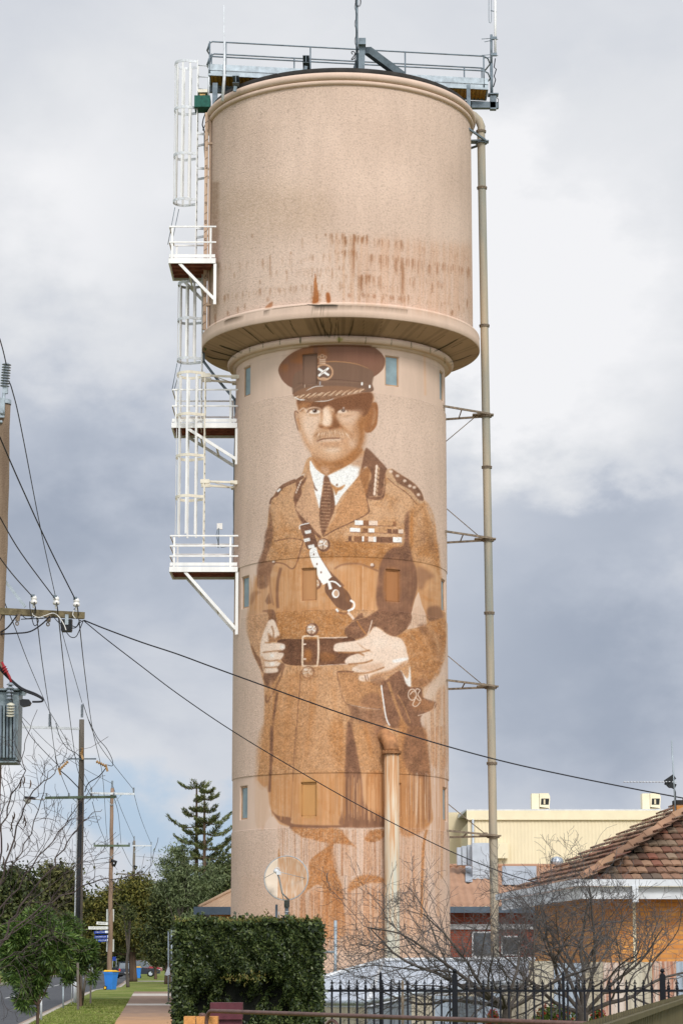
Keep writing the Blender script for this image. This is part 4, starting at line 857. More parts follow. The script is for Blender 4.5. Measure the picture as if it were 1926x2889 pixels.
# ---- ladders, cages and platforms on the left
def cage(pxl, pxr, ytop, ybot, hoops, stile_px, Yc, r, flare=True, rung=True, mt='white_paint', stile2=True):
    lad_top = Zof(ytop, Yc); lad_bot = Zof(ybot, Yc)
    cx = lambda z: None
    root_c = P((pxl+pxr)/2, (ytop+ybot)/2, Yc)
    return root_c
def ladder(name, x_st, y_top, y_bot, hoops, dx_l, Yc, mt, strips_bot=None, tie=None):
    """x_st: photo x of the ladder's stiles; hoops: photo y of each hoop; dx_l: cage width in photo px to the left"""
    sx = P(x_st, (y_top+y_bot)/2, Yc).x; sc = TY/FPX; wdt = dx_l*sc*1.02; z0, z1 = Zof(y_bot, Yc), Zof(y_top, Yc); hw = .24
    mb = MB()
    for s in (-1, 1): mb.bar((sx, Yc+s*hw, z0), (sx, Yc+s*hw, z1), .075, .03, (1,0,0))
    lad = mb.build(name, M[mt], tower)
    z = z0+.15
    r0 = MB().tube([(sx, Yc-hw, z), (sx, Yc+hw, z)], .013, 6, smooth=False).build('rung', M['galv_dark'], lad); z += .3; k = 1
    while z < z1-.1: c = r0.copy(); S.collection.objects.link(c); c.parent = lad; c.location = (0, 0, .3*k); z += .3; k += 1
    rr = wdt/2; cxx = sx-wdt+rr
    arcp = [(sx, -hw), (sx-.12, -hw-.03)]+[(cxx-(rr)*math.sin(t), -max(rr, .36)*math.cos(t)) for t in np.linspace(0, math.pi, 15)]+[(sx-.12, hw+.03), (sx, hw)]
    for py in hoops:
        zc = Zof(py, Yc); mb = MB()
        for a, b in zip(arcp[:-1], arcp[1:]):
            a3, b3 = Vector((a[0], Yc+a[1], zc)), Vector((b[0], Yc+b[1], zc)); mb.bar(a3, b3+(b3-a3)*.04, .014, .085)
        mb.build('cage_hoop', M['galv_light'] if mt == 'white_paint' else M[mt], lad)
    zs0 = Zof(strips_bot or hoops[-1], Yc); zs1 = Zof(hoops[0], Yc)
    mb = MB()
    ap = [Vector((a_[0], Yc+a_[1], 0)) for a_ in arcp[1:-1]]; cl = [0]
    for a_, b_ in zip(ap[:-1], ap[1:]): cl.append(cl[-1]+(b_-a_).length)
    for t in np.linspace(.07, .93, 7):
        s_ = t*cl[-1]; i = max(k for k in range(len(cl)-1) if cl[k] <= s_); d = (ap[i+1]-ap[i]).normalized(); q = ap[i]+d*(s_-cl[i]); d = Vector((d.y, -d.x, 0)); q = q-d*(-.012)
        mb.bar(q+Vector((0,0,zs0)), q+Vector((0,0,zs1)), .02, .06, Vector((d.y,-d.x,0)))
    mb.build('cage_strip', M['white_paint'], lad)
    return lad, sx
YL = TY-.35
la, sxa = ladder('ladder', 556, 178, 733, [182, 312, 441, 570], 67, YL, 'white_paint')
for py in (384, 404, 481, 499, 650, 664):
    MB().bar((sxa, YL-.24 if py in (384,481,650) else YL+.24, Zof(py,YL)), (TX-RT+.25, YL-.1, Zof(py,YL)), .035, .07).build('standoff', M['galv_light'], la)
lb, sxb = ladder('ladder', 570, 780, 1215, [803, 905, 1017], 70, YL-.1, 'white_paint')
MB().bar((sxb, YL-.3, Zof(935,YL)), (TX-RT+.3, YL, Zof(935,YL)), .035, .07).build('standoff', M['galv_light'], lb)
lc, sxc = ladder('ladder', 577, 1070, 1590, [1058, 1175, 1290, 1405], 80, YL-.5, 'cream_paint', strips_bot=1512)
for py in (1075, 1371):
    z = Zof(py, YL); xw = TX-RS
    mb = MB()
    for dy, dz in ((-.35, 0), (.35, -.03)):
        mb.bar((sxc, YL-.5+dy*.7, z+dz), (xw+.12, YL-.2+dy, z+dz), .05, .06)
        mb.box((sxc+.03, YL-.5+dy*.7, z+dz), (.28,.07,.12)); mb.box((xw+.02, YL-.2+dy, z+dz), (.26,.07,.12))
    mb.bar((sxc+.2, YL-.74, z), (xw-.1, YL+.1, z-.03), .02); mb.build('standoff', M['cream_paint'], lc)
lad_d = [(440, 1215)]
def platform(pl, pr, y_deck, Yn, dep, wall_x, brace_to, y_rail, mt='white_paint', z_dn=.2, nrail=2, post_px=()):
    """deck from photo x pl..pr at photo y y_deck (front edge), depth dep back from Yn"""
    a, b = P(pl, y_deck, Yn), P(pr, y_deck, Yn); z = (a.z+b.z)/2; x0, x1 = a.x, b.x; cx_, cy_ = (x0+x1)/2, Yn+dep/2
    mb = MB(); mb.box((cx_, cy_, z-.02), (x1-x0-.02, dep-.02, .03))
    for k in range(5): mb.bar((x0+.02, Yn+.1+k*(dep-.2)/4, z-.07), (x1-.02, Yn+.1+k*(dep-.2)/4, z-.07), .05, .06)
    pf = mb.build('platform', M['oxide'], tower)
    mb = MB()
    for yy in (Yn, Yn+dep): mb.bar((x0-.02, yy, z-.09), (x1+.02, yy, z-.09), .05, .16); mb.bar((x0, yy, z+.07), (x1, yy, z+.07), .012, .1)
    mb.bar((x0, Yn, z-.091), (x0, Yn+dep, z-.091), .05, .16); mb.bar((x0, Yn, z+.071), (x0, Yn+dep, z+.071), .012, .1)
    mb.build('edge_beam', M[mt], pf)
    zt_ = P(pl, y_rail, Yn).z; mb = MB()
    for yy in (Yn-.03, Yn+dep+.03):
        for zz in [z+(zt_-z)*k/nrail for k in range(1, nrail+1)]: mb.bar((x0, yy, zz), (x1+.03, yy, zz), .03, .045)
        for fx in (.06, .9): mb.bar((x0+(x1-x0)*fx, yy+.01, z-.15), (x0+(x1-x0)*fx, yy+.01, zt_), .06, .012, (0,1,0))
    for zz in [z+(zt_-z)*k/nrail for k in range(1, nrail+1)]: mb.bar((x0, Yn, zz+.002), (x0, Yn+dep, zz+.002), .03, .045)
    mb.build('railing', M[mt], pf)
    mb = MB(); zb = P(wall_x, brace_to, Yn).z
    for yy in (Yn+.03, Yn+dep-.03):
        mb.bar((x0+(x1-x0)*.22, yy, z-.16), (x1-.03, yy, zb+.18), .05, .09); mb.bar((x1, yy, z-.18), (x1, yy, zb), .09, .07)
    for t in (.28, .6, .92): mb.bar((x0+(x1-x0)*(.22+.78*t), Yn+.03, z-.16+(zb+.34-z)*t), (x0+(x1-x0)*(.22+.78*t), Yn+dep-.03, z-.16+(zb+.34-z)*t), .05, .05)
    mb.build('brace', M[mt], pf)
    return pf
pA = platform(478, 607, 728, TY-2.0, 1.95, 607, 858, 640)
pB = platform(486, 668, 1192, TY-.9, 1.5, 668, 1310, 1100)
pC = platform(480, 669, 1598, TY-1.2, 1.5, 669, 1790, 1512, nrail=3)
# sloping stays of the cages down to the rails below
for (ax, ay, bx, by, Y_) in ((494,585,474,690,YL-.3),(505,590,482,700,YL+.2),(500,1025,486,1100,YL-.3),(512,1025,492,1100,YL)):
    MB().tube([P(ax,ay,Y_), P(bx,by,Y_)], .012, 6).build('cage_stay', M['galv_dark'], tower)
# cable tray down the left side
mb = MB(); Yt = TY-.2
tp = [P(574,985,Yt), P(575,1020,Yt), P(610,1066,Yt), P(663,1128,Yt), P(666,1190,Yt), P(663,1300,Yt), P(661,1420,Yt), P(663,1600,Yt)]
for a, b in zip(tp[:-1], tp[1:]): mb.bar(a, b+(b-a).normalized()*.02, .08, .05, (0,1,0))
mb.build('cable_tray', M['galv_dark'], tower)
mb = MB(); mb.tube([P(585,305,TY-.3),P(574,335,TY-.3),P(571,352,TY-.3),P(577,372,TY-.3),P(577,420,TY-.3),P(580,460,TY-.3)], .02, 6); mb.tube([P(588,318,TY-.4),P(580,350,TY-.4),P(572,368,TY-.4)], .015, 6); mb.tube([P(664,1420,Yt),P(659,1500,Yt),P(662,1560,Yt),P(660,1600,Yt)], .02, 6)
mb.build('cable', M['cable'], tower)
# level gauge board with its tick marks and digits
gx0 = P(576, 600, TY-1.0).x; gx1 = P(586, 600, TY-1.0).x; gz0, gz1 = Zof(930, TY-1.), Zof(318, TY-1.)
M['board'] = mat('tan_board', srgb(196,168,144), .8, 0, .12, 3, streak=True); M['ink'] = mat('black_lettering', (.03,.03,.03), .8, 0, .05, 4)
gb = MB().box(((gx0+gx1)/2, TY-1.0, (gz0+gz1)/2), (gx1-gx0, .05, gz1-gz0)).build('gauge_board', M['board'], tower)
mb = MB(); mb.bar((gx1+.05, TY-.95, gz0-.5), (gx1+.05, TY-.95, gz1+.1), .06, .08, (0,1,0))
for py in (405, 860): mb.box((gx1+.1, TY-1.0, Zof(py,TY-1)), (.26,.07,.06))
mb.build('gauge_rail', M['board'], gb)
SEG = {'0':'abcdef','1':'bc','2':'abged','3':'abgcd','4':'fgbc','5':'afgcd','6':'afgedc','7':'abc','8':'abcdefg','9':'abcfgd'}
def digit(mb, ch, x, y, z, h):
    w_ = h*.5; c = {'a':((0,h),(w_,h)),'b':((w_,h/2),(w_,h)),'c':((w_,0),(w_,h/2)),'d':((0,0),(w_,0)),'e':((0,0),(0,h/2)),'f':((0,h/2),(0,h)),'g':((0,h/2),(w_,h/2))}
    for s_ in SEG[ch]: (x0,z0),(x1,z1) = c[s_]; mb.bar((x+x0,y,z+z0),(x+x1,y,z+z1), .012, .004, (0,1,0))
mb = MB(); k = 0
for py in np.arange(345, 925, 51.5):
    z = Zof(py, TY-1); mb.bar((gx0+.01, TY-1.03, z-.03), (gx1-.01, TY-1.03, z+.04), .012, .004, (0,1,0))
    if k < 11: digit(mb, '13579864286'[k], gx0+.03, TY-1.03, z-.33, .1)
    k += 1
mb.build('gauge_marks', M['ink'], gb)

# ---- walkway across the roof
ZD = Zof(230, TY-.6)
YW0, YW1 = TY-.75, TY+.25; xw0, xw1 = P(589, 200, YW0).x, P(1383, 232, YW0).x
wl = Vector((xw0, YW0, Zof(206, YW0))); zd = wl.z; sl_ = 1.3       # right end lies further back
def W(t, s_, z): return Vector((xw0+(xw1-xw0)*t, YW0+sl_*t+s_, z))
mb = MB()
mb.hexa([W(.004,.03,zd-.03),W(.996,.03,zd-.03),W(.996,.97,zd-.03),W(.004,.97,zd-.03),W(.004,.03,zd-.005),W(.996,.03,zd-.005),W(.996,.97,zd-.005),W(.004,.97,zd-.005)])
for k in range(70):
    t = .01+.98*k/69; mb.bar(W(t,.04,zd-.045), W(t,.96,zd-.045), .05, .03)
wk = mb.build('roof_walkway', M['yellow'], tower)
mb = MB()
for s_ in (0, 1.0): mb.bar(W(0,s_,zd), W(1,s_,zd), .05, .16); mb.bar(W(0,s_-.03,zd+.19), W(1,s_-.03,zd+.19), .04, .2)
for t in (0.002, .998): mb.bar(W(t,.03,zd), W(t,.97,zd), .05, .15)
mb.build('walkway_beam', M['galv'], wk)
mb = MB()
for s_, top_ in ((-.03, 1), (1.03, 1)):
    for h in (1.05, .55):
        pts = [W(0,s_,zd+h-.3)+Vector((-.03,0,0)), W(0,s_,zd+h-.08)+Vector((0,0,0)), W(.012,s_,zd+h), W(.2,s_,zd+h), W(.5,s_,zd+h), W(.8,s_,zd+h), W(.985,s_,zd+h), W(1,s_+.05,zd+h-.05)]
        mb.tube(pts, .024, 8)
    for t in ((0.003,.06,.36,.70,.985) if s_ < 0 else (0.003,.3,.65,.92,.985)): mb.tube([W(t,s_,zd), W(t,s_,zd+1.05)], .024, 8)
for h in (1.05, .55): mb.tube([W(1,0,zd+h-.05), W(1.012,.5,zd+h-.05), W(1,1,zd+h-.05)], .024, 8); mb.tube([W(0,0,zd+h-.1), W(-.01,.5,zd+h-.1), W(0,1,zd+h-.1)], .024, 8)
mb.build('walkway_railing', M['galv_dark'], wk)
# supports
mb = MB(); zr0 = ZR+.05
mb.bar(W(0.0,1.05,zd-.16)+Vector((-.02,0,0)), W(.25,1.05,zd-.16), .15, .2); mb.build('walkway_support', M['galv_dark'], wk); mb = MB(); mb.bar(W(.8,1.1,zd-.2), W(1.045,1.1,zd-.2), .15, .2)
mb.build('walkway_support', M['galv_dark'], wk); mb = MB(); mb.bar((P(607,260,TY-.6).x, TY-.6, zr0-.4), (P(607,260,TY-.6).x, TY-.6, zd-.3), .16, .16); mb.build('walkway_support', M['galv_dark'], wk); mb = MB(); mb.bar((P(1320,300,TY).x, TY-.2, zr0-.3), (P(1320,300,TY).x, TY-.2, zd-.2), .12, .12)
mb.build('walkway_support', M['galv_dark'], wk)
def hbeam(px, ytop, ybot, Y_, ):
    a = P(px, ytop, Y_); b = P(px-3, ybot, Y_); mb = MB()
    mb.bar(b, a-Vector((0,0,.25)), .1, .06, (0,1,0)); mb.bar(a-Vector((0,0,.12)), a+Vector((0,1.2,-.1)), .2, .012); mb.bar(a-Vector((0,0,.0)), a+Vector((0,1.2,.02)), .02, .2); mb.bar(a+Vector((0,0,.1)), a+Vector((0,1.2,.12)), .2, .012)
    return mb
hbeam(863, 165, 207, TY-3.9).build('roof_stub_beam', M['galv_dark'], tower); hbeam(665, 222, 258, TY-3.1).build('roof_stub_beam', M['galv_dark'], tower)
mb = MB(); a = P(1021, 124, TY-3.9); b = P(1019, 205, TY-3.9); mb.bar(b, a, .19, .17, (0,1,0)); mb.box(a, (.22,.5,.2))
c0, c1 = a+Vector((.15,.2,-.12)), P(1130, 212, TY-2.6); mb.bar(c0, c1, .22, .26, (0,1,0)); mb.bar(a+Vector((-.06,.3,-.2)), P(996,212,TY-3.4), .12, .2, (0,1,0))
mb.build('mast_frame', M['galv_dark'], tower)
mb = MB(); pm = [P(1009-.5*k*0, y, TY-3.7) for k, y in enumerate((205, 0, -140))]; mb.tube([P(1007,205,TY-3.6), P(1006,60,TY-3.6), P(1006,-160,TY-3.6)], .04, 10)
mast = mb.build('radio_mast', M['galv_dark'], tower)
mb = MB(); mb.tube([P(1003+3*math.sin(k*1.3), 200-k*10, TY-3.65) for k in range(21)], .009, 5); th = np.linspace(0, 2*math.pi, 16)
for q in range(2): mb.tube([P(1009+7*math.cos(t)+q*2, 4+13*math.sin(t)+q*2, TY-3.66) for t in th], .009, 5)
mb.tube([P(996+5*math.cos(t*1.7), 160+10*math.sin(t)-t, TY-3.66) for t in th], .016, 5); mb.build('cable_coil', M['cable'], mast)
mb = MB(); mb.tube([P(632,285,TY-.8), P(632,15,TY-.8)], .02, 8); mb.tube([P(628,285,TY-3.2),P(633,215,TY-3.2),P(634,115,TY-3.2)], [.05,.05,.03], 6); mb.build('whip_antenna', M['galv_light'], tower)
# right hand antenna pole
Yr = W(1,.5,0).y
mb = MB(); mb.tube([P(1386,272,Yr),P(1385,180,Yr)], .05, 10); mb.tube([P(1385,182,Yr),P(1385,98,Yr)], .042, 10); pole_r = mb.build('antenna_pole', M['galv_dark'], tower)
mb = MB(); mb.bar(P(1330,298,Yr), P(1397,298,Yr), .2, .2); mb.bar(P(1390,310,Yr), P(1390,272,Yr), .2, .2, (0,1,0)); mb.box(P(1390,268,Yr), (.34,.3,.04)); mb.bar(P(1380,290,Yr), P(1397,302,Yr), .02, .2, (0,1,0)); mb.build('outrigger', M['galv_dark'], pole_r)
mb = MB(); mb.tube([P(1396,155,Yr),P(1396,60,Yr),P(1395,-150,Yr)], .038, 10); mb.build('fibreglass_antenna', M['white_paint'], pole_r)
mb = MB()
for y in (108, 154):
    mb.tube([P(1358,y+2,Yr-.5),P(1386,y,Yr),P(1404,y+3,Yr)], .012, 5); mb.tube([P(1366,y+10,Yr-.5),P(1386,y+6,Yr)], .012, 5); mb.box(P(1392,y,Yr), (.2,.1,.09))
mb.tube([P(1378,-60,Yr),P(1378,55,Yr),P(1379,63,Yr),P(1383,65,Yr),P(1385,60,Yr),P(1385,-60,Yr)], .01, 6); mb.tube([P(1383,30,Yr),P(1400,33,Yr)], .015, 6)
mb.build('antenna_clamp', M['galv_dark'], pole_r)
mb = MB(); mb.tube([P(1396,165,Yr),P(1393,190,Yr),P(1399,195,Yr),P(1393,215,Yr),P(1397,225,Yr),P(1391,245,Yr)], .018, 6); mb.tube([P(1396,272,Yr),P(1405,280,Yr),P(1404,288,Yr),P(1397,292,Yr)], .012, 6); mb.build('cable', M['cable'], pole_r)
# lamp and green grating box at the top left
mb = MB(); mb.box(P(572,294,TY-.5), (.5,.6,.38)); mb.build('grating_box', mat('green_grating', srgb(30,86,74), .7, 0, .2, 9), tower)
MB().box(P(573,262,TY-.5), (.3,.4,.1)).build('landing_bracket', M['cream_paint'], tower); MB().box(P(572,274,TY-.55), (.17,.2,.15)).build('lamp_box', mat('amber_box', srgb(200,160,100), .6, 0, .3, 12), tower)
mb = MB()
for y, d in ((184, 0), (216, 0), (250, 0)): mb.tube([P(558,y,YL), P(590,y+2,TY-.7)], .018, 6)
mb.tube([P(590,185,TY-.7),P(588,290,TY-.7)], .03, 8); mb.build('handrail', M['galv_light'], tower)
# small panel antenna on the lower platform
mb = MB(); mb.box(P(620,1485,TY-.3), (.17,.06,.19)); pa_ = mb.build('panel_antenna', M['porc'], tower); mb = MB(); mb.tube([P(617,1490,TY-.4),P(616,1545,TY-.4)], .02, 6); mb.tube([P(613,1495,TY-.4),P(610,1510,TY-.4),P(617,1535,TY-.4),P(625,1545,TY-.4),P(650,1540,TY-.4)], .01, 5); mb.build('mount', M['galv_dark'], pa_)
# weeds growing on the ledge
mb = MB(); rw = random.Random(2)
for k in range(60):
    c = P(576+rw.random()*5, 945+rw.random()*10+(35 if k%3 == 0 else 0), TY-.8); d = Vector((rw.uniform(-.5,.5), rw.uniform(-.5,.2), rw.uniform(.3,1))).normalized()*rw.uniform(.06,.16); s_ = Vector((.008,0,0))
    mb.add([c-s_, c+s_, c+d], [(0,1,2)])
tag(mb.build('weeds', mat('weed_green', (.09,.12,.03), .9)), 'tuft of green weeds growing on the ledge below the tank beside the ladder', 'weeds')
# ---------------------------------------------------------------- ground, road, path
STREET = -.0765
def U(u, Y, z=0): return Vector((u+STREET*Y, Y, z))
def grass_mat(name, c1, c2, c3):
    m, t, b = nt_mat(name); n = t.nodes; l = t.links; tcn = n.new('ShaderNodeTexCoord')
    a = n.new('ShaderNodeTexNoise'); a.inputs['Scale'].default_value = .35; a.inputs['Detail'].default_value = 8; a.inputs['Roughness'].default_value = .65; l.new(tcn.outputs['Object'], a.inputs['Vector'])
    r = n.new('ShaderNodeValToRGB'); e = r.color_ramp.elements; e[0].position = .36; e[0].color = (*c1,1); e[1].position = .66; e[1].color = (*c3,1); q = e.new(.5); q.color = (*c2,1)
    l.new(a.outputs['Fac'], r.inputs[0]); f = n.new('ShaderNodeTexNoise'); f.inputs['Scale'].default_value = 9; f.inputs['Detail'].default_value = 5; l.new(tcn.outputs['Object'], f.inputs['Vector'])
    mr = n.new('ShaderNodeMapRange'); mr.inputs[1].default_value = .3; mr.inputs[2].default_value = .7; mr.inputs[3].default_value = .6; mr.inputs[4].default_value = 1.25; l.new(f.outputs['Fac'], mr.inputs[0])
    v = n.new('ShaderNodeVectorMath'); v.operation = 'SCALE'; l.new(r.outputs[0], v.inputs[0]); l.new(mr.outputs[0], v.inputs[3]); l.new(v.outputs[0], b.inputs['Base Color'])
    b.inputs['Roughness'].default_value = .9; b.inputs['Specular IOR Level'].default_value = .1
    bp = n.new('ShaderNodeBump'); bp.inputs['Strength'].default_value = .8; bp.inputs['Distance'].default_value = .08; l.new(f.outputs['Fac'], bp.inputs['Height']); l.new(bp.outputs[0], b.inputs['Normal']); return m
M['grass'] = grass_mat('grass_ground', (.10,.14,.025), (.17,.205,.045), (.28,.26,.10))
M['ground'] = grass_mat('far_ground', (.06,.09,.02), (.09,.12,.03), (.15,.14,.06))
M['asphalt'] = mat('asphalt', (.085,.088,.095), .85, 0, .18, 1.2, .4, 60, col2=(.055,.057,.063))
M['kerb'] = mat('kerb_concrete', srgb(176,168,156), .85, 0, .15, 5, .3, 40)
M['kerb_channel'] = mat('kerb_channel_concrete', srgb(150,132,118), .85, 0, .15, 3, .3, 40)
M['path'] = mat('path_concrete', srgb(150,124,104), .9, 0, .2, 2.4, .3, 50, col2=srgb(118,98,86))
M['path_orange'] = mat('sun_toned_concrete', srgb(190,146,106), .9, 0, .12, 1.5, .3, 50, col2=srgb(160,124,92))  # warm sunlight on the near slab, painted into its colour
M['path_mid'] = mat('half_sun_toned_concrete', srgb(178,140,106), .9, 0, .16, 1.8, .3, 50, col2=srgb(146,118,94)); M['path_mid2'] = mat('faint_sun_toned_concrete', srgb(164,132,106), .9, 0, .18, 2, .3, 50, col2=srgb(132,108,90))  # weaker steps of the sun warmth painted into the path
M['path_pale'] = mat('pale_concrete', srgb(186,178,168), .9, 0, .12, 3, .3, 50)
M['paint_line'] = mat('road_paint', (.55,.55,.53), .7, 0, .2, 5)
def sheet(name, pts, m, thick=0):
    mb = MB()
    if thick: mb.prism([p-Vector((0,0,thick)) for p in pts], (0,0,thick))
    else: mb.add(pts, [tuple(range(len(pts)))])
    return tag(mb.build(name, m), kind='structure')
sheet('ground', [Vector(p) for p in ((-3000,-200,-.14),(3000,-200,-.14),(3000,4500,-.14),(-3000,4500,-.14))], M['ground'])
ue = [(-20,-3.1),(60,-3.1),(134,-3.1),(142,-2.7),(150,-1.9),(260,-1.9)]
sheet('verge', [U(u,Y,0) for Y,u in ue]+[U(60,260,0),U(60,-20,0)], M['grass'], .13)
sheet('verge', [U(-70,-20,.0),U(-11,-20,.0),U(-11,430,.0),U(-70,430,.0)], M['grass'], .13)
sheet('far_verge', [U(-2.5,262,.0),U(60,262,.0),U(60,430,.0),U(-2.5,430,.0)], M['grass'], .13)
sheet('road', [U(-10.6,-20,-.136),U(-1.5,-20,-.136),U(-1.5,265,-.136),U(60,265,-.136),U(60,262,-.136),U(-1.5,262,-.136),U(-1.5,440,-.136),U(-10.6,440,-.136)][:2]+[U(-1.5,440,-.136),U(-10.6,440,-.136)], M['asphalt'])
for k in range(28):
    Y0 = 30+k*14; mb = MB(); mb.add([U(-6.86,Y0,-.131),U(-6.74,Y0,-.131),U(-6.74,Y0+(9 if k%2 else 9),-.131),U(-6.86,Y0+9,-.131)], [(0,1,2,3)]); tag(mb.build('road_marking', M['paint_line']), kind='structure')
def strip(name, u0, u1, z0, z1, m, Ys):
    mb = MB()
    for a, b in zip(Ys[:-1], Ys[1:]): mb.prism([U(u0+a[1],a[0],z0),U(u1+a[1],a[0],z0),U(u1+b[1],b[0],z0),U(u0+b[1],b[0],z0)], (0,0,z1-z0))
    return tag(mb.build(name, m), kind='structure')
KY = [(-20,0),(134,0),(142,.4),(150,1.2),(260,1.2)]
strip('kerb', -3.26, -3.098, -.13, .015, M['kerb'], KY); strip('kerb_channel', -3.62, -3.262, -.13, -.11, M['kerb_channel'], KY)
strip('kerb', -11.0, -10.85, -.13, .01, M['kerb'], [(-20,0),(430,0)])
for Y0, Y1, m in ((30,66,'path_orange'),(66.02,70,'path_mid'),(70.02,75,'path_mid2'),(75.02,88,'path'),(88.02,91.5,'path_pale'),(91.52,112,'path'),(112.02,120,'path_pale'),(120.02,128,'path')):
    sheet('footpath', [U(-.95,Y0,.004),U(.95,Y0,.004),U(.95,Y1,.004),U(-.95,Y1,.004)], M[m])
sheet('driveway', [U(-3.0,93,.008),U(-2.3,97,.008),U(-2.5,101,.008),U(-3.0,100,.008)], M['path_pale'])
sheet('driveway', [U(-1.8,190,.008),U(8,190,.008),U(8,198,.008),U(-1.8,198,.008)], M['path_pale'])
M['gravel'] = mat('bounce_gravel', srgb(170,152,128), .95, 0, .2, 3, .5, 40, col2=srgb(138,122,100))
sheet('bounce_sheet', [U(3.2,34,.006),U(24,34,.006),U(24,106,.006),U(3.2,106,.006)], M['gravel'])  # gravel sheet added to bounce warm light onto the soffit
def island(name, cols, rough=.65, spec=.25, trans=0.0):
    m, t, b = nt_mat(name); n = t.nodes; l = t.links; g = n.new('ShaderNodeNewGeometry'); r = n.new('ShaderNodeValToRGB'); e = r.color_ramp.elements
    e[0].position = 0; e[0].color = (*cols[0],1); e[1].position = 1; e[1].color = (*cols[-1],1)
    for i, c in enumerate(cols[1:-1]): q = e.new((i+1)/(len(cols)-1)); q.color = (*c,1)
    l.new(g.outputs['Random Per Island'], r.inputs[0])
    tcn = n.new('ShaderNodeTexCoord'); a = n.new('ShaderNodeTexNoise'); a.inputs['Scale'].default_value = .9; a.inputs['Detail'].default_value = 4; l.new(tcn.outputs['Object'], a.inputs['Vector'])
    mr = n.new('ShaderNodeMapRange'); mr.inputs[1].default_value = .3; mr.inputs[2].default_value = .7; mr.inputs[3].default_value = .7; mr.inputs[4].default_value = 1.3; l.new(a.outputs['Fac'], mr.inputs[0])
    v = n.new('ShaderNodeVectorMath'); v.operation = 'SCALE'; l.new(r.outputs[0], v.inputs[0]); l.new(mr.outputs[0], v.inputs[3]); l.new(v.outputs[0], b.inputs['Base Color'])
    b.inputs['Roughness'].default_value = rough; b.inputs['Specular IOR Level'].default_value = spec
    if trans: b.inputs['Transmission Weight'].default_value = 0
    return m
NR = np.random.RandomState(21)
def cards(name, C_, D_, L, W_, m, parent=None, fold=.25):
    """one mesh of many small leaf faces: centres C_, long axes D_, lengths L, widths W_"""
    n = len(C_); D_ = D_/np.maximum(np.linalg.norm(D_, axis=1), 1e-6)[:,None]; r = NR.randn(n,3); B = np.cross(D_, r); B /= np.maximum(np.linalg.norm(B, axis=1), 1e-6)[:,None]; Nn = np.cross(D_, B)
    L = np.broadcast_to(L, n)[:,None]; W_ = np.broadcast_to(W_, n)[:,None]; o_ = np.zeros(3); q = parent
    while q is not None:
        if q.name in OFF: o_ = np.array(OFF[q.name])
        q = q.parent
    C_ = C_-o_
    v = np.stack([C_-D_*L/2, C_+B*W_/2+Nn*W_*fold-D_*L*.05, C_+D_*L/2, C_-B*W_/2+Nn*W_*fold-D_*L*.05], 1).reshape(-1,3)
    me = bpy.data.meshes.new(name); me.vertices.add(n*4); me.vertices.foreach_set('co', v.reshape(-1).astype(np.float32))
    idx = np.arange(n*4, dtype=np.int32); me.loops.add(n*4); me.loops.foreach_set('vertex_index', idx); me.polygons.add(n)
    me.polygons.foreach_set('loop_start', (np.arange(n)*4).astype(np.int32)); me.polygons.foreach_set('loop_total', np.full(n,4,np.int32)); me.update(calc_edges=True); me.materials.append(m)
    return link(bpy.data.objects.new(name, me), parent)
def clumps(c, r, n, per, cr, rs_, shell=.55):
    """points in leaf clumps spread through an ellipsoid"""
    k = rs_.randn(n,3); k /= np.linalg.norm(k, axis=1)[:,None]; rad = (shell+(1-shell)*rs_.rand(n))**.8; rad[rs_.rand(n) < .25] *= .6
    cc = np.array(c)+k*rad[:,None]*np.array(r); s_ = cr*(.5+rs_.rand(n))
    p = np.repeat(cc, per, 0)+rs_.randn(n*per,3)*np.repeat(s_, per)[:,None]*np.array([1,1,.7])*.6
    return p
# short grass on the verge near the camera's foreground
rs_ = np.random.RandomState(5)
n = 42000; Yg = 58+(rs_.rand(n)**1.4)*42; ug = -3.05+rs_.rand(n)*2.1
pts = np.stack([ug+STREET*Yg, Yg, np.full(n,.02)], 1); pat = np.sin(pts[:,0]*2.1+pts[:,1]*.35)+np.sin(pts[:,1]*.9+1)+rs_.randn(n)*.6; keep = pat > -.6; pts = pts[keep]
M['blade'] = island('grass_blades', [(.09,.14,.025),(.16,.21,.04),(.23,.25,.07),(.31,.29,.13)], .8, .1)
dd = rs_.randn(len(pts),3)*np.array([.6,.6,.3])+np.array([0,0,.55])
tag(cards('grass', pts, dd, .09, .03, M['blade']), 'short mown grass growing on the verge between kerb and footpath', 'grass', kind='stuff')

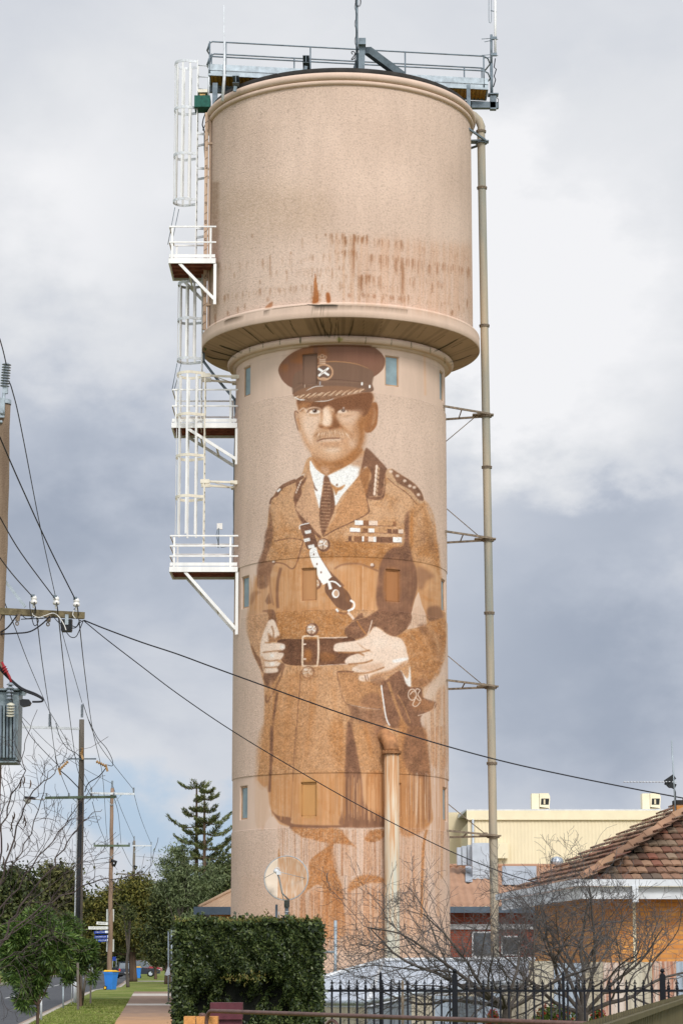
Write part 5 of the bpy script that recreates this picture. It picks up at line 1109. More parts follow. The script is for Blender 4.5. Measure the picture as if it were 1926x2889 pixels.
# ---------------------------------------------------------------- buildings
def brick_mat(name, c1, c2, mort, sx=.23, sy=.076, axis='XZ', ms=.012):
    m, t, b = nt_mat(name); n = t.nodes; l = t.links; tcn = n.new('ShaderNodeTexCoord'); sp_ = n.new('ShaderNodeSeparateXYZ'); l.new(tcn.outputs['Object'], sp_.inputs[0]); cm = n.new('ShaderNodeCombineXYZ')
    ad = n.new('ShaderNodeMath'); ad.operation = 'ADD'; l.new(sp_.outputs[0], ad.inputs[0]); l.new(sp_.outputs[1], ad.inputs[1]); l.new(ad.outputs[0], cm.inputs[0]); l.new(sp_.outputs[2], cm.inputs[1])
    br = n.new('ShaderNodeTexBrick'); l.new(cm.outputs[0], br.inputs['Vector']); br.inputs['Scale'].default_value = 1; br.inputs['Brick Width'].default_value = sx; br.inputs['Row Height'].default_value = sy; br.inputs['Mortar Size'].default_value = ms
    br.inputs['Color1'].default_value = (*c1,1); br.inputs['Color2'].default_value = (*c2,1); br.inputs['Mortar'].default_value = (*mort,1)
    no = n.new('ShaderNodeTexNoise'); no.inputs['Scale'].default_value = 7; l.new(tcn.outputs['Object'], no.inputs['Vector']); mr = n.new('ShaderNodeMapRange'); mr.inputs[3].default_value = .7; mr.inputs[4].default_value = 1.25; l.new(no.outputs['Fac'], mr.inputs[0])
    v = n.new('ShaderNodeVectorMath'); v.operation = 'SCALE'; l.new(br.outputs['Color'], v.inputs[0]); l.new(mr.outputs[0], v.inputs[3]); l.new(v.outputs[0], b.inputs['Base Color']); b.inputs['Roughness'].default_value = .85
    bp = n.new('ShaderNodeBump'); bp.inputs['Strength'].default_value = .5; bp.inputs['Distance'].default_value = .01; bp.invert = True; l.new(br.outputs['Fac'], bp.inputs['Height']); l.new(bp.outputs[0], b.inputs['Normal']); return m
M['brick_o'] = brick_mat('orange_brick', srgb(208,150,78), srgb(190,124,60), srgb(176,128,84))
M['brick_r'] = brick_mat('red_brick', srgb(150,72,48), srgb(122,54,40), srgb(116,84,70))
M['cream_sheet'] = mat('cream_steel_cladding', srgb(226,212,180), .6, 0, .03, 1.2)
M['cream_trim'] = mat('cream_steel_trim', srgb(230,218,186), .55, 0, .04, 2)
M['beige_wall'] = mat('beige_wall', srgb(206,192,160), .8, 0, .05, 2)
M['salmon'] = mat('salmon_roof_sheet', srgb(184,144,116), .7, 0, .15, .8, col2=srgb(162,124,98))
M['tanroof'] = mat('tan_roof_sheet', srgb(200,166,134), .7, 0, .1, 1)
M['grey_sheet'] = mat('grey_roof_sheet', srgb(168,174,182), .55, .1, .12, 1.5, streak=True)
M['shedroof'] = mat('pale_roof_sheet', srgb(182,189,198), .7, 0, .05, .8, streak=False)
M['gutter'] = mat('slate_gutter', srgb(84,98,112), .5, 0, .1, 3)
M['gutter_w'] = mat('white_gutter', srgb(204,207,210), .5, 0, .08, 4)
M['silver'] = mat('sheet_metal_duct', srgb(196,204,212), .3, .5, .08, 3)
M['void'] = mat('dark_opening', (.02,.022,.02), .7, 0, .2, 4)
M['winglass'] = mat('window_glass', (.09,.11,.13), .15, 0, .2, 2, spec=.7)
def corr(mb, a, b, z0, z1, pitch=.08, amp=.012, top=None):
    """corrugated sheet standing from a to b (x, y), between z0 and z1; top: function of t"""
    a, b = Vector((*a,0)), Vector((*b,0)); L = (b-a).length; d = (b-a)/L; nn = Vector((d.y,-d.x,0)); n = max(2, int(L/pitch*4)); n = min(n, 1400); vs = []
    for i in range(n+1):
        t = i/n; p = a+d*L*t+nn*amp*math.sin(t*L/pitch*2*math.pi); zt_ = top(t) if top else z1
        vs += [p+Vector((0,0,z0)), p+Vector((0,0,zt_))]
    mb.add(vs, [(2*i,2*i+2,2*i+3,2*i+1) for i in range(n)], True); return mb
def corr_roof(mb, e0, e1, r0, r1, pitch=.1, amp=.015):
    """corrugated roof plane: eave e0-e1, ridge r0-r1"""
    e0, e1, r0, r1 = map(Vector, (e0,e1,r0,r1)); L = (e1-e0).length; n = min(1200, max(4, int(L/pitch*4))); nn = (e1-e0).cross(r0-e0+(r1-e1)).normalized(); vs = []
    for i in range(n+1):
        t = i/n; o_ = nn*amp*math.sin(t*L/pitch*2*math.pi); vs += [e0.lerp(e1,t)+o_, r0.lerp(r1,t)+o_]
    mb.add(vs, [(2*i,2*i+2,2*i+3,2*i+1) for i in range(n)], True); return mb
# -- big cream shed
Ys = 110.; zt_ = P(1500,2287,Ys).z; xl, xr = P(1318,2287,Ys).x, 26.
shed = thing('warehouse', ((xl+xr)/2, Ys, 0), 'long cream steel clad warehouse behind the red brick building', 'warehouse')
corr(MB(), (xl,Ys), (xr,Ys), 0, zt_-.4, .16, .012).build('wall', M['cream_sheet'], shed)
mb = MB(); mb.box(((xl+xr)/2, Ys+7, zt_/2-.25), (xr-xl-.1, 13.8, zt_-.5)); mb.build('inner_wall', M['beige_wall'], shed)
MB().box(((xl+xr)/2, Ys-.04, zt_-.21), (xr-xl+.1, .16, .42)).build('fascia', M['cream_trim'], shed); mb = MB(); mb.hexa([(xl-.05,Ys-.1,zt_-.001),(xr,Ys-.1,zt_-.001),(xr,Ys+14,zt_+.2),(xl-.05,Ys+14,zt_+.2),(xl-.05,Ys-.1,zt_+.06),(xr,Ys-.1,zt_+.06),(xr,Ys+14,zt_+.5),(xl-.05,Ys+14,zt_+.5)]); mb.build('roof', M['gutter_w'], shed)
MB().tube([(P(1333,2300,Ys-.1).x, Ys-.12, zt_-.4), (P(1333,2300,Ys-.1).x, Ys-.12, 0)], .055, 8).build('downpipe', M['silver'], shed)
mb = MB(); a = P(1405,2400,Ys-.2); mb.box(a, (.85,.2,.68)); mb.build('electrical_box', M['cream_trim'], shed)
mb = MB(); x0_, x1_ = P(1180,2290,118).x, P(1330,2290,118).x; mb.box(((x0_+x1_)/2, 121, P(1290,2292,118).z/2), (x1_-x0_, 6, P(1290,2292,118).z)); tag(mb.build('brick_annex', M['beige_wall']), 'plain beige annex wall beside the cream warehouse, seen right of the tower', 'building')
def cooler(px):
    c = P(px+25, 2287, Ys+1.2); t = thing('evaporative_cooler', (c.x, c.y, c.z-.05), 'cream', 'air cooler', 'rooftop coolers on the cream warehouse')
    z = c.z-.05; k = 52/FPX*Ys; x = c.x-k/2; y = c.y
    MB().box((x+.17, y+.35, z+.46), (.34,.7,.74)).build('fan_body', M['cream_trim'], t)
    mb = MB(); mb.prism([Vector((x+.36,y,z+.22)),Vector((x+.80,y,z+.17)),Vector((x+.84,y,z+.55)),Vector((x+.84,y,z+.70)),Vector((x+.78,y,z+.84)),Vector((x+.36,y,z+.84))], (0,.7,0)); h = mb.build('hood', M['cream_trim'], t)
    MB().prism([Vector((x+.42,y-.01,z+.32)),Vector((x+.77,y-.01,z+.32)),Vector((x+.80,y-.01,z+.60)),Vector((x+.44,y-.01,z+.60))], (0,.012,0)).build('grille', M['void'], h)
    MB().box((x+.58, y-.02, z+.45), (.08,.012,.22)).build('grille_louvre', M['beige_wall'], h)
    mb = MB(); mb.box((x+.4, y+.35, z+.1), (.5,.5,.16)); mb.build('roof_duct', M['beige_wall'], t)
    for q in (.15,.8): MB().box((x+q, y+.05, z+.1), (.04,.04,.22)).build('leg', M['cream_trim'], t)
    return t
cooler(1500)['label'] = 'cream evaporative cooler on the warehouse roof, farther from the tiled house'; cooler(1812)['label'] = 'cream evaporative cooler on the warehouse roof just left of the brick chimney'
# -- red brick building with salmon roof
Yb = 80.; zg = P(1400,2558,Yb).z; zr_ = P(1400,2445,Yb+7).z; xa_, xb_ = 1.2, 8.6
br_ = thing('brick_building', (5, Yb, 0), 'red brick building with salmon corrugated metal roof between tower and tiled house', 'building')
WY = Yb+.5; ztop = zg-.15
MB().box(((xa_+xb_)/2, WY+6, ztop/2), (xb_-xa_, 12, ztop)).build('wall', M['brick_r'], br_)
corr_roof(MB(), (xa_-.3,Yb,zg), (xb_+.3,Yb,zg), (xa_-.3,Yb+7,zr_), (xb_+.3,Yb+7,zr_), .25, .03).build('roof', M['salmon'], br_)
MB().tube([(xa_-.3,Yb+7,zr_+.03),(xb_+.3,Yb+7,zr_+.03)], .07, 8).build('ridge_cap', M['salmon'], br_)
mb = MB(); mb.bar((xa_-.3,Yb-.08,zg-.1), (xb_+.3,Yb-.08,zg-.1), .16, .2); mb.build('gutter', M['gutter'], br_)
def onroof(px, py):                               # depth where a sight line meets this roof
    d = ray(px, py); s_ = (zr_-zg)/7; t = (zg-CAMZ-s_*Yb)/(d.z-s_*d.y); return Vector((0,0,CAMZ))+d*t
for (x0,y0,x1,y1) in ((1416,2448,1512,2500),(1312,2448,1332,2492)):
    mb = MB(); q = [onroof(x0,y1)+Vector((0,0,.04)), onroof(x1,y1)+Vector((0,0,.04)), onroof(x1,y0)+Vector((0,0,.04)), onroof(x0,y0)+Vector((0,0,.04))]; mb.prism(q, (0,0,.02)); mb.build('skylight', M['grey_sheet'], br_)
zb = P(1400,2622,WY).z; zb2 = P(1400,2607,WY).z
mb = MB(); mb.box(((xa_+7.0)/2, WY-.03, (zb+zb2)/2), (7.0-xa_, .06, zb2-zb)); mb.bar(P(1546,2610,WY-.1), P(1570,2578,WY-.1), .12, .1); mb.build('white_band', M['gutter_w'], br_)
for (x0,x1,y0,y1) in ((1330,1392,2628,2700),(1412,1466,2640,2696),(1520,1560,2640,2700)):
    a, b = P(x0,y0,WY), P(x1,y1,WY); w_ = MB().box(((a.x+b.x)/2, WY-.01, (a.z+b.z)/2), (b.x-a.x, .08, a.z-b.z)).build('window', M['gutter_w'], br_); MB().box(((a.x+b.x)/2, WY-.04, (a.z+b.z)/2), (b.x-a.x-.1, .06, a.z-b.z-.1)).build('pane', M['winglass'], w_)
dct = thing('rooftop_duct', tuple(onroof(1355,2480)), 'silver sheet metal ventilation duct on the salmon roof beside the standpipe', 'duct')
q = onroof(1355,2480); a = P(1331,2378,q.y); b = P(1380,2480,q.y)
MB().box(((a.x+b.x)/2, q.y+.3, (a.z+b.z)/2), (b.x-a.x, .6, a.z-b.z)).build('duct_body', M['silver'], dct)
for k, (x0,x1,y0,y1) in enumerate(((1318,1330,2383,2440),(1303,1316,2386,2440),(1290,1301,2390,2440))):
    a = P(x0,y0,q.y+.5); b = P(x1,y1,q.y+.5); MB().box(((a.x+b.x)/2, q.y+1.0, (a.z+b.z)/2), (b.x-a.x, .7, a.z-b.z)).build('duct_section', M['silver'], dct)
c = onroof(1570,2444); wv = thing('roof_ventilator', tuple(c), 'small silver turbine ventilator spinning on the salmon roof ridge', 'ventilator'); wv['label'] = 'small silver turbine ventilator on the ridge of the salmon roof'
mb = MB(); mb.lathe([(.12,0),(.2,.06),(.22,.16),(.18,.27),(.06,.32),(.0,.33)], (c.x,c.y,c.z+.02), 20); mb.build('turbine', M['silver'], wv)
for k in range(12):
    t = k*math.pi/6; mb = MB(); mb.tube([(c.x+rr_*math.cos(t+h), c.y+rr_*math.sin(t+h), c.z+.02+h) for rr_, h in ((.14,.02),(.225,.1),(.235,.18),(.17,.29))], .008, 4); mb.build('vane', M['galv_dark'], wv)
# -- tan roofed building left of the tower
c0 = P(562,2560,95); zb_ = c0.z
tb = thing('hall', (c0.x+4, 99, 0), 'low building with tan metal hip roof and slate gutter, left of the tower foot', 'building')
MB().box((c0.x+5.4, 100.2, (zb_-.1)/2), (10, 9.4, zb_-.1)).build('wall', M['brick_o'], tb)
ap = Vector((c0.x+4.5, 99.7, zb_+2.5)); mb = MB(); corr_roof(mb, (c0.x,95,zb_), (c0.x+11,95,zb_), ap, ap+Vector((2,0,0)), .2, .02); corr_roof(mb, (c0.x,104.4,zb_), (c0.x,95,zb_), ap, ap, .2, .02); mb.build('roof', M['tanroof'], tb)
MB().tube([(c0.x,95,zb_+.03), ap+Vector((0,0,.05))], .07, 6).build('hip_cap', M['tanroof'], tb)
mb = MB(); mb.box((c0.x+5.4,94.93,zb_-.13), (11.2,.14,.3)); mb.box((c0.x-.07,99.7,zb_-.13), (.14,9.6,.3)); mb.build('gutter', M['gutter'], tb)

# -- tiled house on the right
HR = R(4.5); H0 = P(1642,2489,40.); HZ = H0.z; hx = Vector((math.cos(HR), math.sin(HR), 0)); hy = Vector((-math.sin(HR), math.cos(HR), 0)); TP = .56
def HL_(x, y, z): return Vector((H0.x, H0.y, 0))+hx*x+hy*y+Vector((0,0,z))
house = thing('brick_house', tuple(HL_(5,4.5,0)), 'orange brick house with hipped terracotta tile roof and white gutter, partly out of frame', 'house')
mb = MB(); mb.hexa([HL_(.55,.5,0),HL_(10,.5,0),HL_(10,8.5,0),HL_(.55,8.5,0),HL_(.55,.5,HZ-.12),HL_(10,.5,HZ-.12),HL_(10,8.5,HZ-.12),HL_(.55,8.5,HZ-.12)]); mb.build('wall', M['brick_o'], house)
mb = MB(); mb.hexa([HL_(0.02,0.02,HZ-.16),HL_(10.4,0.02,HZ-.16),HL_(10.4,9,HZ-.16),HL_(0.02,9,HZ-.16),HL_(0.02,0.02,HZ-.13),HL_(10.4,0.02,HZ-.13),HL_(10.4,9,HZ-.13),HL_(0.02,9,HZ-.13)]); mb.build('eave_lining', M['beige_wall'], house)
mb = MB(); mb.bar(HL_(-.02,-.02,HZ-.17), HL_(10.4,-.02,HZ-.17), .03, .2); mb.bar(HL_(-.02,-.02,HZ-.171), HL_(-.02,9,HZ-.171), .03, .2); mb.build('fascia', M['gutter_w'], house)
mb = MB(); mb.bar(HL_(-.1,-.1,HZ-.01), HL_(10.4,-.1,HZ-.01), .12, .11); mb.bar(HL_(-.1,-.1,HZ-.011), HL_(-.1,9,HZ-.011), .12, .11); mb.build('gutter', M['gutter_w'], house)
q = P(1790,2530,39.95); MB().box((q.x,q.y-.04,q.z+.04), (.1,.06,.26)).build('gutter_bracket', M['gutter_w'], house)
M['tile'] = island('roof_tile', [srgb(92,68,58), srgb(130,100,82), srgb(146,116,94), srgb(110,84,70), srgb(124,82,68), srgb(132,114,96), srgb(80,68,62)], .85, .15)
def tiles(mb, org, ux, uy, W, D, n_course, left_hip, right_cut):
    L = math.hypot(1, TP); up = (uy+Vector((0,0,TP))).normalized(); nn = ux.cross(up).normalized(); slope = D*L; h = slope/n_course
    for i in range(n_course):
        s0 = i*h; y0 = s0/L; xs = left_hip(y0)-.15; n = int((W-2*xs)/.165)+2
        for k in range(n):
            x = xs+k*.165+(.083 if i%2 else 0)
            if x+.08 < left_hip(y0+h/L*.6) or x > right_cut: continue
            a = org+ux*x+up*s0+nn*.05+nn*random.uniform(-.006,.006); b = a+ux*.157; c_ = b+up*(h*1.02)-nn*.045; d_ = a+up*(h*1.02)-nn*.045; m_ = (a+b)/2+nn*.012; m2 = (c_+d_)/2+nn*.012
            e_ = -nn*.03
            mb.add([a,m_,b,c_,m2,d_,a+e_,m_+e_,b+e_], [(0,1,4,5),(1,2,3,4),(6,7,1,0),(7,8,2,1)])
mb = MB(); tiles(mb, HL_(0,0,HZ+.02), hx, hy, 10.4, 4.5, 21, lambda y: y, 6.5); mb.build('roof', M['tile'], house)
mb = MB(); org = HL_(0,9,HZ+.02); tiles(mb, org, -hy, hx, 9, 4.5, 21, lambda y: y, 9.2); mb.build('side_roof', M['tile'], house)
mb = MB(); mb.add([HL_(.1,.1,HZ),HL_(10.3,.1,HZ),HL_(5.8,4.5,HZ+4.4*TP),HL_(4.5,4.5,HZ+4.4*TP),HL_(.1,8.9,HZ)], [(0,1,2,3),(4,0,3)]); mb.build('sarking', M['darkroof'], house)
M['ridge'] = island('ridge_tile', [srgb(140,110,88), srgb(156,124,98), srgb(128,98,80), srgb(148,118,96)], .85, .15)
mb = MB()
for k in range(14):
    a = HL_(0,0,HZ+.06).lerp(HL_(4.5,4.5,HZ+.06+4.5*TP), k/14); b = HL_(0,0,HZ+.05).lerp(HL_(4.5,4.5,HZ+.05+4.5*TP), (k+1.12)/14); s_ = (hx-hy).normalized()*.13; u_ = Vector((0,0,.09))
    mb.add([a-s_,a+u_+Vector((0,0,.03)),a+s_,b+s_*.85,b+u_,b-s_*.85], [(0,1,4,5),(1,2,3,4),(0,2,1)])
mb.build('hip_cap', M['ridge'], house)
q = P(1780,2600,40.9); mb = MB(); mb.box((q.x, HL_(2.0,.46,0).y-.02, q.z), (.075,.05,1.6)); mb.build('downpipe', M['cream_trim'], house)
ch0 = P(1924,2330,43); mb = MB(); mb.box((ch0.x+.02, 43.1, (ch0.z-1+P(1924,2262,43).z)/2), (.3,.3,P(1924,2262,43).z-ch0.z+1)); chim = mb.build('chimney', M['brick_o'], house)
for py in (2264, 2300): mb = MB(); mb.box((ch0.x+.02, 43.1, P(1924,py,43).z), (.32,.32,.08)); mb.build('chimney_band', M['darkroof'], chim)
ant = thing('television_antenna', tuple(P(1906,2320,42.8)), 'tall thin television antenna with long white boom beside the brick chimney', 'antenna')
mb = MB(); mb.tube([P(1906,2330,42.8),P(1899,2200,42.8),P(1893,2088,42.8)], .014, 6); mb.build('mast', M['galv'], ant)
mb = MB(); mb.tube([P(1757,2206,42.8),P(1908,2206,42.8)], .006, 5)
for k in range(15): c = P(1760+k*9,2206,42.8); mb.bar(c-Vector((.012,0,0)), c+Vector((.012,0,0)), .14, .012)
mb.build('boom', M['gutter_w'], ant); mb = MB(); mb.bar(P(1884,2193,42.8),P(1893,2206,42.8), .02,.2); mb.bar(P(1893,2206,42.8),P(1886,2220,42.8), .02,.2); mb.tube([P(1878,2206,42.8),P(1880,2217,42.8),P(1886,2222,42.8),P(1900,2222,42.8),P(1904,2235,42.8),P(1906,2300,42.8)], .009, 5); mb.build('reflector', M['black'], ant)
sp2 = P(1922,2358,41.7); mb = MB(); mb.hexa([sp2+Vector(q) for q in ((-.04,0,-.08),(.5,0,-.08),(.5,.5,.22),(-.0,.5,.22),(-.04,0,-.05),(.5,0,-.05),(.5,.5,.25),(0,.5,.25))]); tag(mb.build('solar_panel', mat('solar_panel_blue', (.02,.03,.07), .2, 0, .2, 3)), 'small dark blue solar panel on the tiled roof at the right edge', 'solar panel')
MB().box(P(1921,2396,41.4), (.12,.1,.2)).build('junction_box', M['gutter_w'], house)
# -- low shed with pale roof in front of the tower
ls = thing('low_shed', tuple(G(1200,2889)), 'low shed with pale grey pitched roof and corrugated walls behind the black fence', 'shed')
rA, rB, rC, rD = P(912,2757,50), P(1082,2709,52), P(1036,2830,41), P(905,2830,43.5); rE, rF, rG = P(1520,2706,52), P(1520,2770,42), P(1160,2802,41)
mb = MB(); mb.prism([q-Vector((0,0,.04)) for q in (rA,rB,rC,rD)][::-1], (0,0,-.03)); mb.build('side_roof', M['shedroof'], ls)
rE2 = rB.lerp(rE,.27); mb = MB(); mb.prism([q-Vector((0,0,.04)) for q in (rB,rE2,rG,rC)][::-1], (0,0,-.03)); mb.prism([q-Vector((0,0,.041)) for q in (rE2,rE,rF,rG)][::-1], (0,0,-.03)); mb.build('roof', M['shedroof'], ls)
mb = MB(); mb.tube([rA,rB,rE], .05, 6); mb.tube([rB,rC], .045, 6); mb.build('ridge_cap', M['galv_light'], ls); mb = MB(); mb.tube([rD,rC,rG,rF], .045, 6); mb.build('gutter', M['galv'], ls)
M['corr_cream'] = mat('faded_cream_sheet', srgb(192,186,168), .8, 0, .2, 3, streak=True, col2=srgb(158,148,128)); M['corr_grey'] = mat('grey_zinc_sheet', srgb(128,136,142), .6, .1, .2, 3, streak=True, col2=srgb(96,104,110))
M['corr_rust'] = mat('rust_stained_sheet', srgb(200,188,176), .8, 0, .3, 5, streak=True, col2=srgb(166,116,92), th=(.4,.55)); M['corr_blue'] = mat('blue_grey_sheet', srgb(160,172,184), .6, 0, .15, 3, streak=True)
for a, b, m_ in ((rD,rC,'corr_cream'),(rC,rG,'corr_grey'),(rG,rF,'corr_cream')):
    mb = MB(); corr(mb, (a.x,a.y+.05), (b.x,b.y+.05), 0, 1, .09, .014, top=lambda t, a=a, b=b: a.z+(b.z-a.z)*t-.05); mb.build('wall', M[m_], ls)
# -- corrugated boundary fence behind the trees
fn = thing('corrugated_fence', tuple(P(1700,2889,38)), 'tall corrugated iron fence in cream, rust and grey sheets below the orange brick house', 'fence')
xs = [1490,1560,1640,1700,1760,1838,1905,1960]; ms = ['corr_cream','corr_blue','corr_cream','corr_rust','corr_cream','corr_rust','corr_blue']
for x0, x1, m_ in zip(xs[:-1], xs[1:], ms):
    a, b = P(x0,2714,38), P(x1,2714,38); mb = MB(); corr(mb, (a.x,38), (b.x-.004,38), 0, a.z+random.uniform(-.02,.02), .078, .012); mb.build('sheet', M[m_], fn)
MB().bar((P(1490,2800,38).x,38.06,1.1),(P(1960,2800,38).x,38.06,1.1), .06,.08).build('rail', M['wood_grey'], fn)
f2 = thing('corrugated_fence', tuple(P(1300,2889,37)), 'low blue grey corrugated sheets standing behind the black fence and bare trees', 'fence')
xs = [1160,1225,1290,1345,1410,1490]; ms = ['corr_cream','corr_blue','corr_grey','corr_blue','corr_cream']
for x0, x1, m_ in zip(xs[:-1], xs[1:], ms):
    a, b = P(x0,2806,37), P(x1,2800,37); mb = MB(); corr(mb, (a.x,37), (b.x-.004,37), 0, a.z+random.uniform(-.03,.05), .078, .012); mb.build('sheet', M[m_], f2)
# ---------------------------------------------------------------- power poles
def insul(mb, c, h, r, sheds, axis=(0,0,1)):
    prof = [(.001,0),(r*.5,0)]
    for k in range(sheds):
        z = h*(k+.15)/sheds; prof += [(r*.45,z),(r,z+h/sheds*.15),(r*.95,z+h/sheds*.3),(r*.45,z+h/sheds*.75)]
    prof += [(r*.4,h),(.001,h)]; mb.lathe(prof, c, 14, axis)
def rough_pole(mb, base, top, r0, r1, n=16, wob=.02, seed=1):
    rr = random.Random(seed); pts = []; rad = []
    for k in range(n+1):
        t = k/n; p = Vector(base).lerp(Vector(top), t); pts.append(p+Vector((rr.uniform(-wob,wob), rr.uniform(-wob,wob), 0))); rad.append((r0+(r1-r0)*t)*rr.uniform(.96,1.05))
    mb.tube(pts, rad, 14)
def cable(name, pts, r, label, cat='cable', group=None, m='cable', n=6):
    p = cr3(pts); mb = MB(); mb.tube(p, r, 5); o = mb.build(name, M[m]); return tag(o, label, cat, group)
def cr3(pts, n=6):
    P_ = [Vector(p) for p in pts]; out = []
    if len(P_) == 2: return [P_[0].lerp(P_[1], k/n)-Vector((0,0,math.sin(math.pi*k/n)*(P_[0]-P_[1]).length*.004)) for k in range(n+1)]
    for i in range(len(P_)-1):
        a,b,c,d = P_[max(i-1,0)],P_[i],P_[i+1],P_[min(i+2,len(P_)-1)]
        for k in range(n):
            t = k/n; out.append(.5*((2*b)+(c-a)*t+(2*a-5*b+4*c-d)*t*t+(3*b-a-3*c+d)*t**3))
    return out+[P_[-1]]
# ---- nearest pole, at the left edge
Y1 = 42.
p1 = thing('power_pole', tuple(U(-3.0,Y1)), 'nearest timber power pole with long crossarm, cut off by the left edge of the photo', 'power pole', 'power poles along the street')
tp_ = P(9,1132,Y1); bs = Vector((P(-36,2700,Y1).x, Y1, 0)); mb = MB(); rough_pole(mb, bs, tp_, .165, .135, 22, .014, 3); mb.build('pole', M['wood'], p1)
mb = MB(); mb.lathe([(.15,-.06),(.152,.02),(.01,.03)], tp_, 20); mb.build('cap', M['galv'], p1)
mb = MB(); insul(mb, P(14,1092,Y1-.1), .44, .085, 9, (.06,0,1)); mb.build('insulator', M['porc_grey'], p1)
mb = MB(); mb.tube([P(10,1172,Y1-.18),P(11,1130,Y1-.14),P(12,1108,Y1-.1)], .03, 8); mb.box(P(6,1150,Y1-.18), (.1,.03,.36)); mb.ball(P(6,1165,Y1-.2), .03); mb.ball(P(4,1190,Y1-.16), .03); mb.box(P(16,1100,Y1-.1), (.09,.06,.14)); mb.build('bracket', M['galv'], p1)
aL, aR = P(-60,1712,Y1-.22), P(238,1737,Y1+.45); zA = (aL.z+aR.z)/2
aL, aR = Vector((aL.x,aL.y,P(0,1722,Y1-.2).z)), Vector((aR.x,aR.y,P(238,1737,Y1+.45).z))
mb = MB(); mb.bar(aL, aR, .1, .115); arm = mb.build('crossarm', M['wood_arm'], p1)
for (x, y) in ((96,1712),(159,1714),(216,1719)):
    c = P(x,y,Y1); mb = MB(); mb.lathe([(.02,-.02),(.02,.05),(.045,.05),(.06,.07),(.06,.1),(.045,.11),(.045,.13),(.055,.14),(.045,.18),(.02,.2),(.001,.2)], c, 14); mb.build('insulator', M['porc'], p1)
    mb = MB(); mb.tube([c-Vector((0,0,.02)),c+Vector((0,0,.02))], .014, 6); mb.box(c+Vector((-.02,-.03,.19)), (.07,.03,.05)); mb.build('pin', M['galv_dark'], p1)
mb = MB(); mb.bar(P(8,1630,Y1+.1), P(72,1712,Y1+.1), .05, .03, (0,1,0)); mb.build('brace', M['galv'], p1)
mb = MB(); mb.box(P(189,1764,Y1+.2), (.19,.14,.2)); mb.box(P(189,1778,Y1+.2), (.17,.16,.06)); jb = mb.build('junction_box', M['black'], p1); mb = MB(); mb.box(P(189,1748,Y1+.12), (.06,.02,.18)); mb.build('strap', M['galv'], p1)
for (x,y) in ((51,1748),(138,1750)):
    mb = MB(); mb.bar(P(x+2,y-16,Y1), P(x-1,y+4,Y1), .07, .05, (0,1,0)); mb.tube([P(x-2+4*math.cos(t),y+11+5*math.sin(t),Y1) for t in np.linspace(0,6.28,10)], .012, 5); mb.build('clamp', M['rust'], p1)
for k, pts in enumerate((((2,1784),(25,1768),(50,1734)),((2,1789),(40,1787),(85,1782),(120,1760),(142,1738)),((60,1733),(75,1745),(95,1742),(96,1737),(100,1715)),((60,1747),(110,1745),(160,1742),(175,1748)),
                         ((8,1735),(2,1750),(-3,1770)),((150,1738),(165,1755),(176,1760)),((203,1772),(215,1770),(228,1755),(238,1750)),((203,1765),(216,1768),(225,1752),(230,1750)),((186,1781),(200,1797),(215,1796),(226,1775),(235,1752)),((211,1716),(206,1735),(203,1745)),
                         ((85,1697),(86,1720),(95,1760),(103,1764),(109,1750),(100,1738)),((110,1738),(118,1745),(130,1742)))):
    mb = MB(); mb.tube(cr3([P(x,y,Y1-.12) for x,y in pts]), .013 if k < 2 else .008, 6); mb.build('jumper', M['cable'], p1)
for pts in (((92,1730),(95,1736),(110,1742),(130,1736),(150,1730),(165,1738),(180,1760),(187,1778)),((209,1722),(206,1735),(214,1745))):
    mb = MB(); mb.tube(cr3([P(x,y,Y1-.15) for x,y in pts]), .008, 6); mb.build('jumper', M['porc'], p1, 'white insulated jumper wire')
# transformer hung on this pole
tr = thing('transformer', tuple(P(22,2150,Y1-.5)), 'grey finned pole transformer with bushings and red sleeved lead at the left edge', 'transformer')
M['tfm'] = mat('galvanised_tank', srgb(132,144,148), .5, .25, .15, 14, col2=srgb(104,116,120))
YT = Y1-.7
def pbx(mb, x0, y0, x1, y1, Y_, dep): a, b = P(x0,y0,Y_), P(x1,y1,Y_); mb.box(((a.x+b.x)/2, Y_+dep/2, (a.z+b.z)/2), (abs(b.x-a.x), dep, abs(a.z-b.z))); return mb
pbx(MB(), -60,1952,50,2144,YT+.1,.5).build('tank', M['tfm'], tr)
mb = MB(); pbx(mb, -62,1942,62,1947,YT+.02,.66); pbx(mb, 56,1947,72,1962,YT+.15,.04); pbx(mb,-60,2146,46,2151,YT+.02,.6); mb.build('lid', M['tfm'], tr)
for k in range(10):
    x = -44+k*9.6; mb = MB(); mb.bar(P(x,1990,YT+.02), P(x-1,2138,YT+.02), .035, .12); mb.build('cooling_fin', M['galv_dark'] if k%2 else M['tfm'], tr)
mb = MB(); insul(mb, P(28,1975,YT-.06), .3, .07, 5, (.03,0,1)); mb.build('bushing', M['porc_grey'], tr); mb = MB(); insul(mb, P(30,2022,YT-.16), .24, .072, 5, (.05,-.3,1)); mb.build('bushing', mat('cream_insulator', srgb(188,184,166), .35, 0, .1, 6), tr)
mb = MB(); insul(mb, P(19,1898,YT-.06), .13, .05, 3, (-.5,0,1)); mb.tube([P(6,1868,YT-.06),P(18,1892,YT-.06),P(28,1910,YT-.06),P(32,1925,YT-.06)], .022, 8); mb.build('lead_sleeve', mat('red_sleeve', srgb(150,40,46), .45, 0, .1, 6), tr)
mb = MB(); mb.tube([P(32,1922,YT-.06),P(31,1940,YT-.1),P(36,1985,YT-.16)], .009, 5)
for d_ in (0, 4): mb.tube(cr3([P(-8,1870+d_*2,YT),P(20,1905+d_,YT),P(60,1940+d_,YT),P(100,1957+d_,YT),P(120,1970+d_/2,YT),P(118,1979,YT),P(92,1980,YT)]), .017, 8)
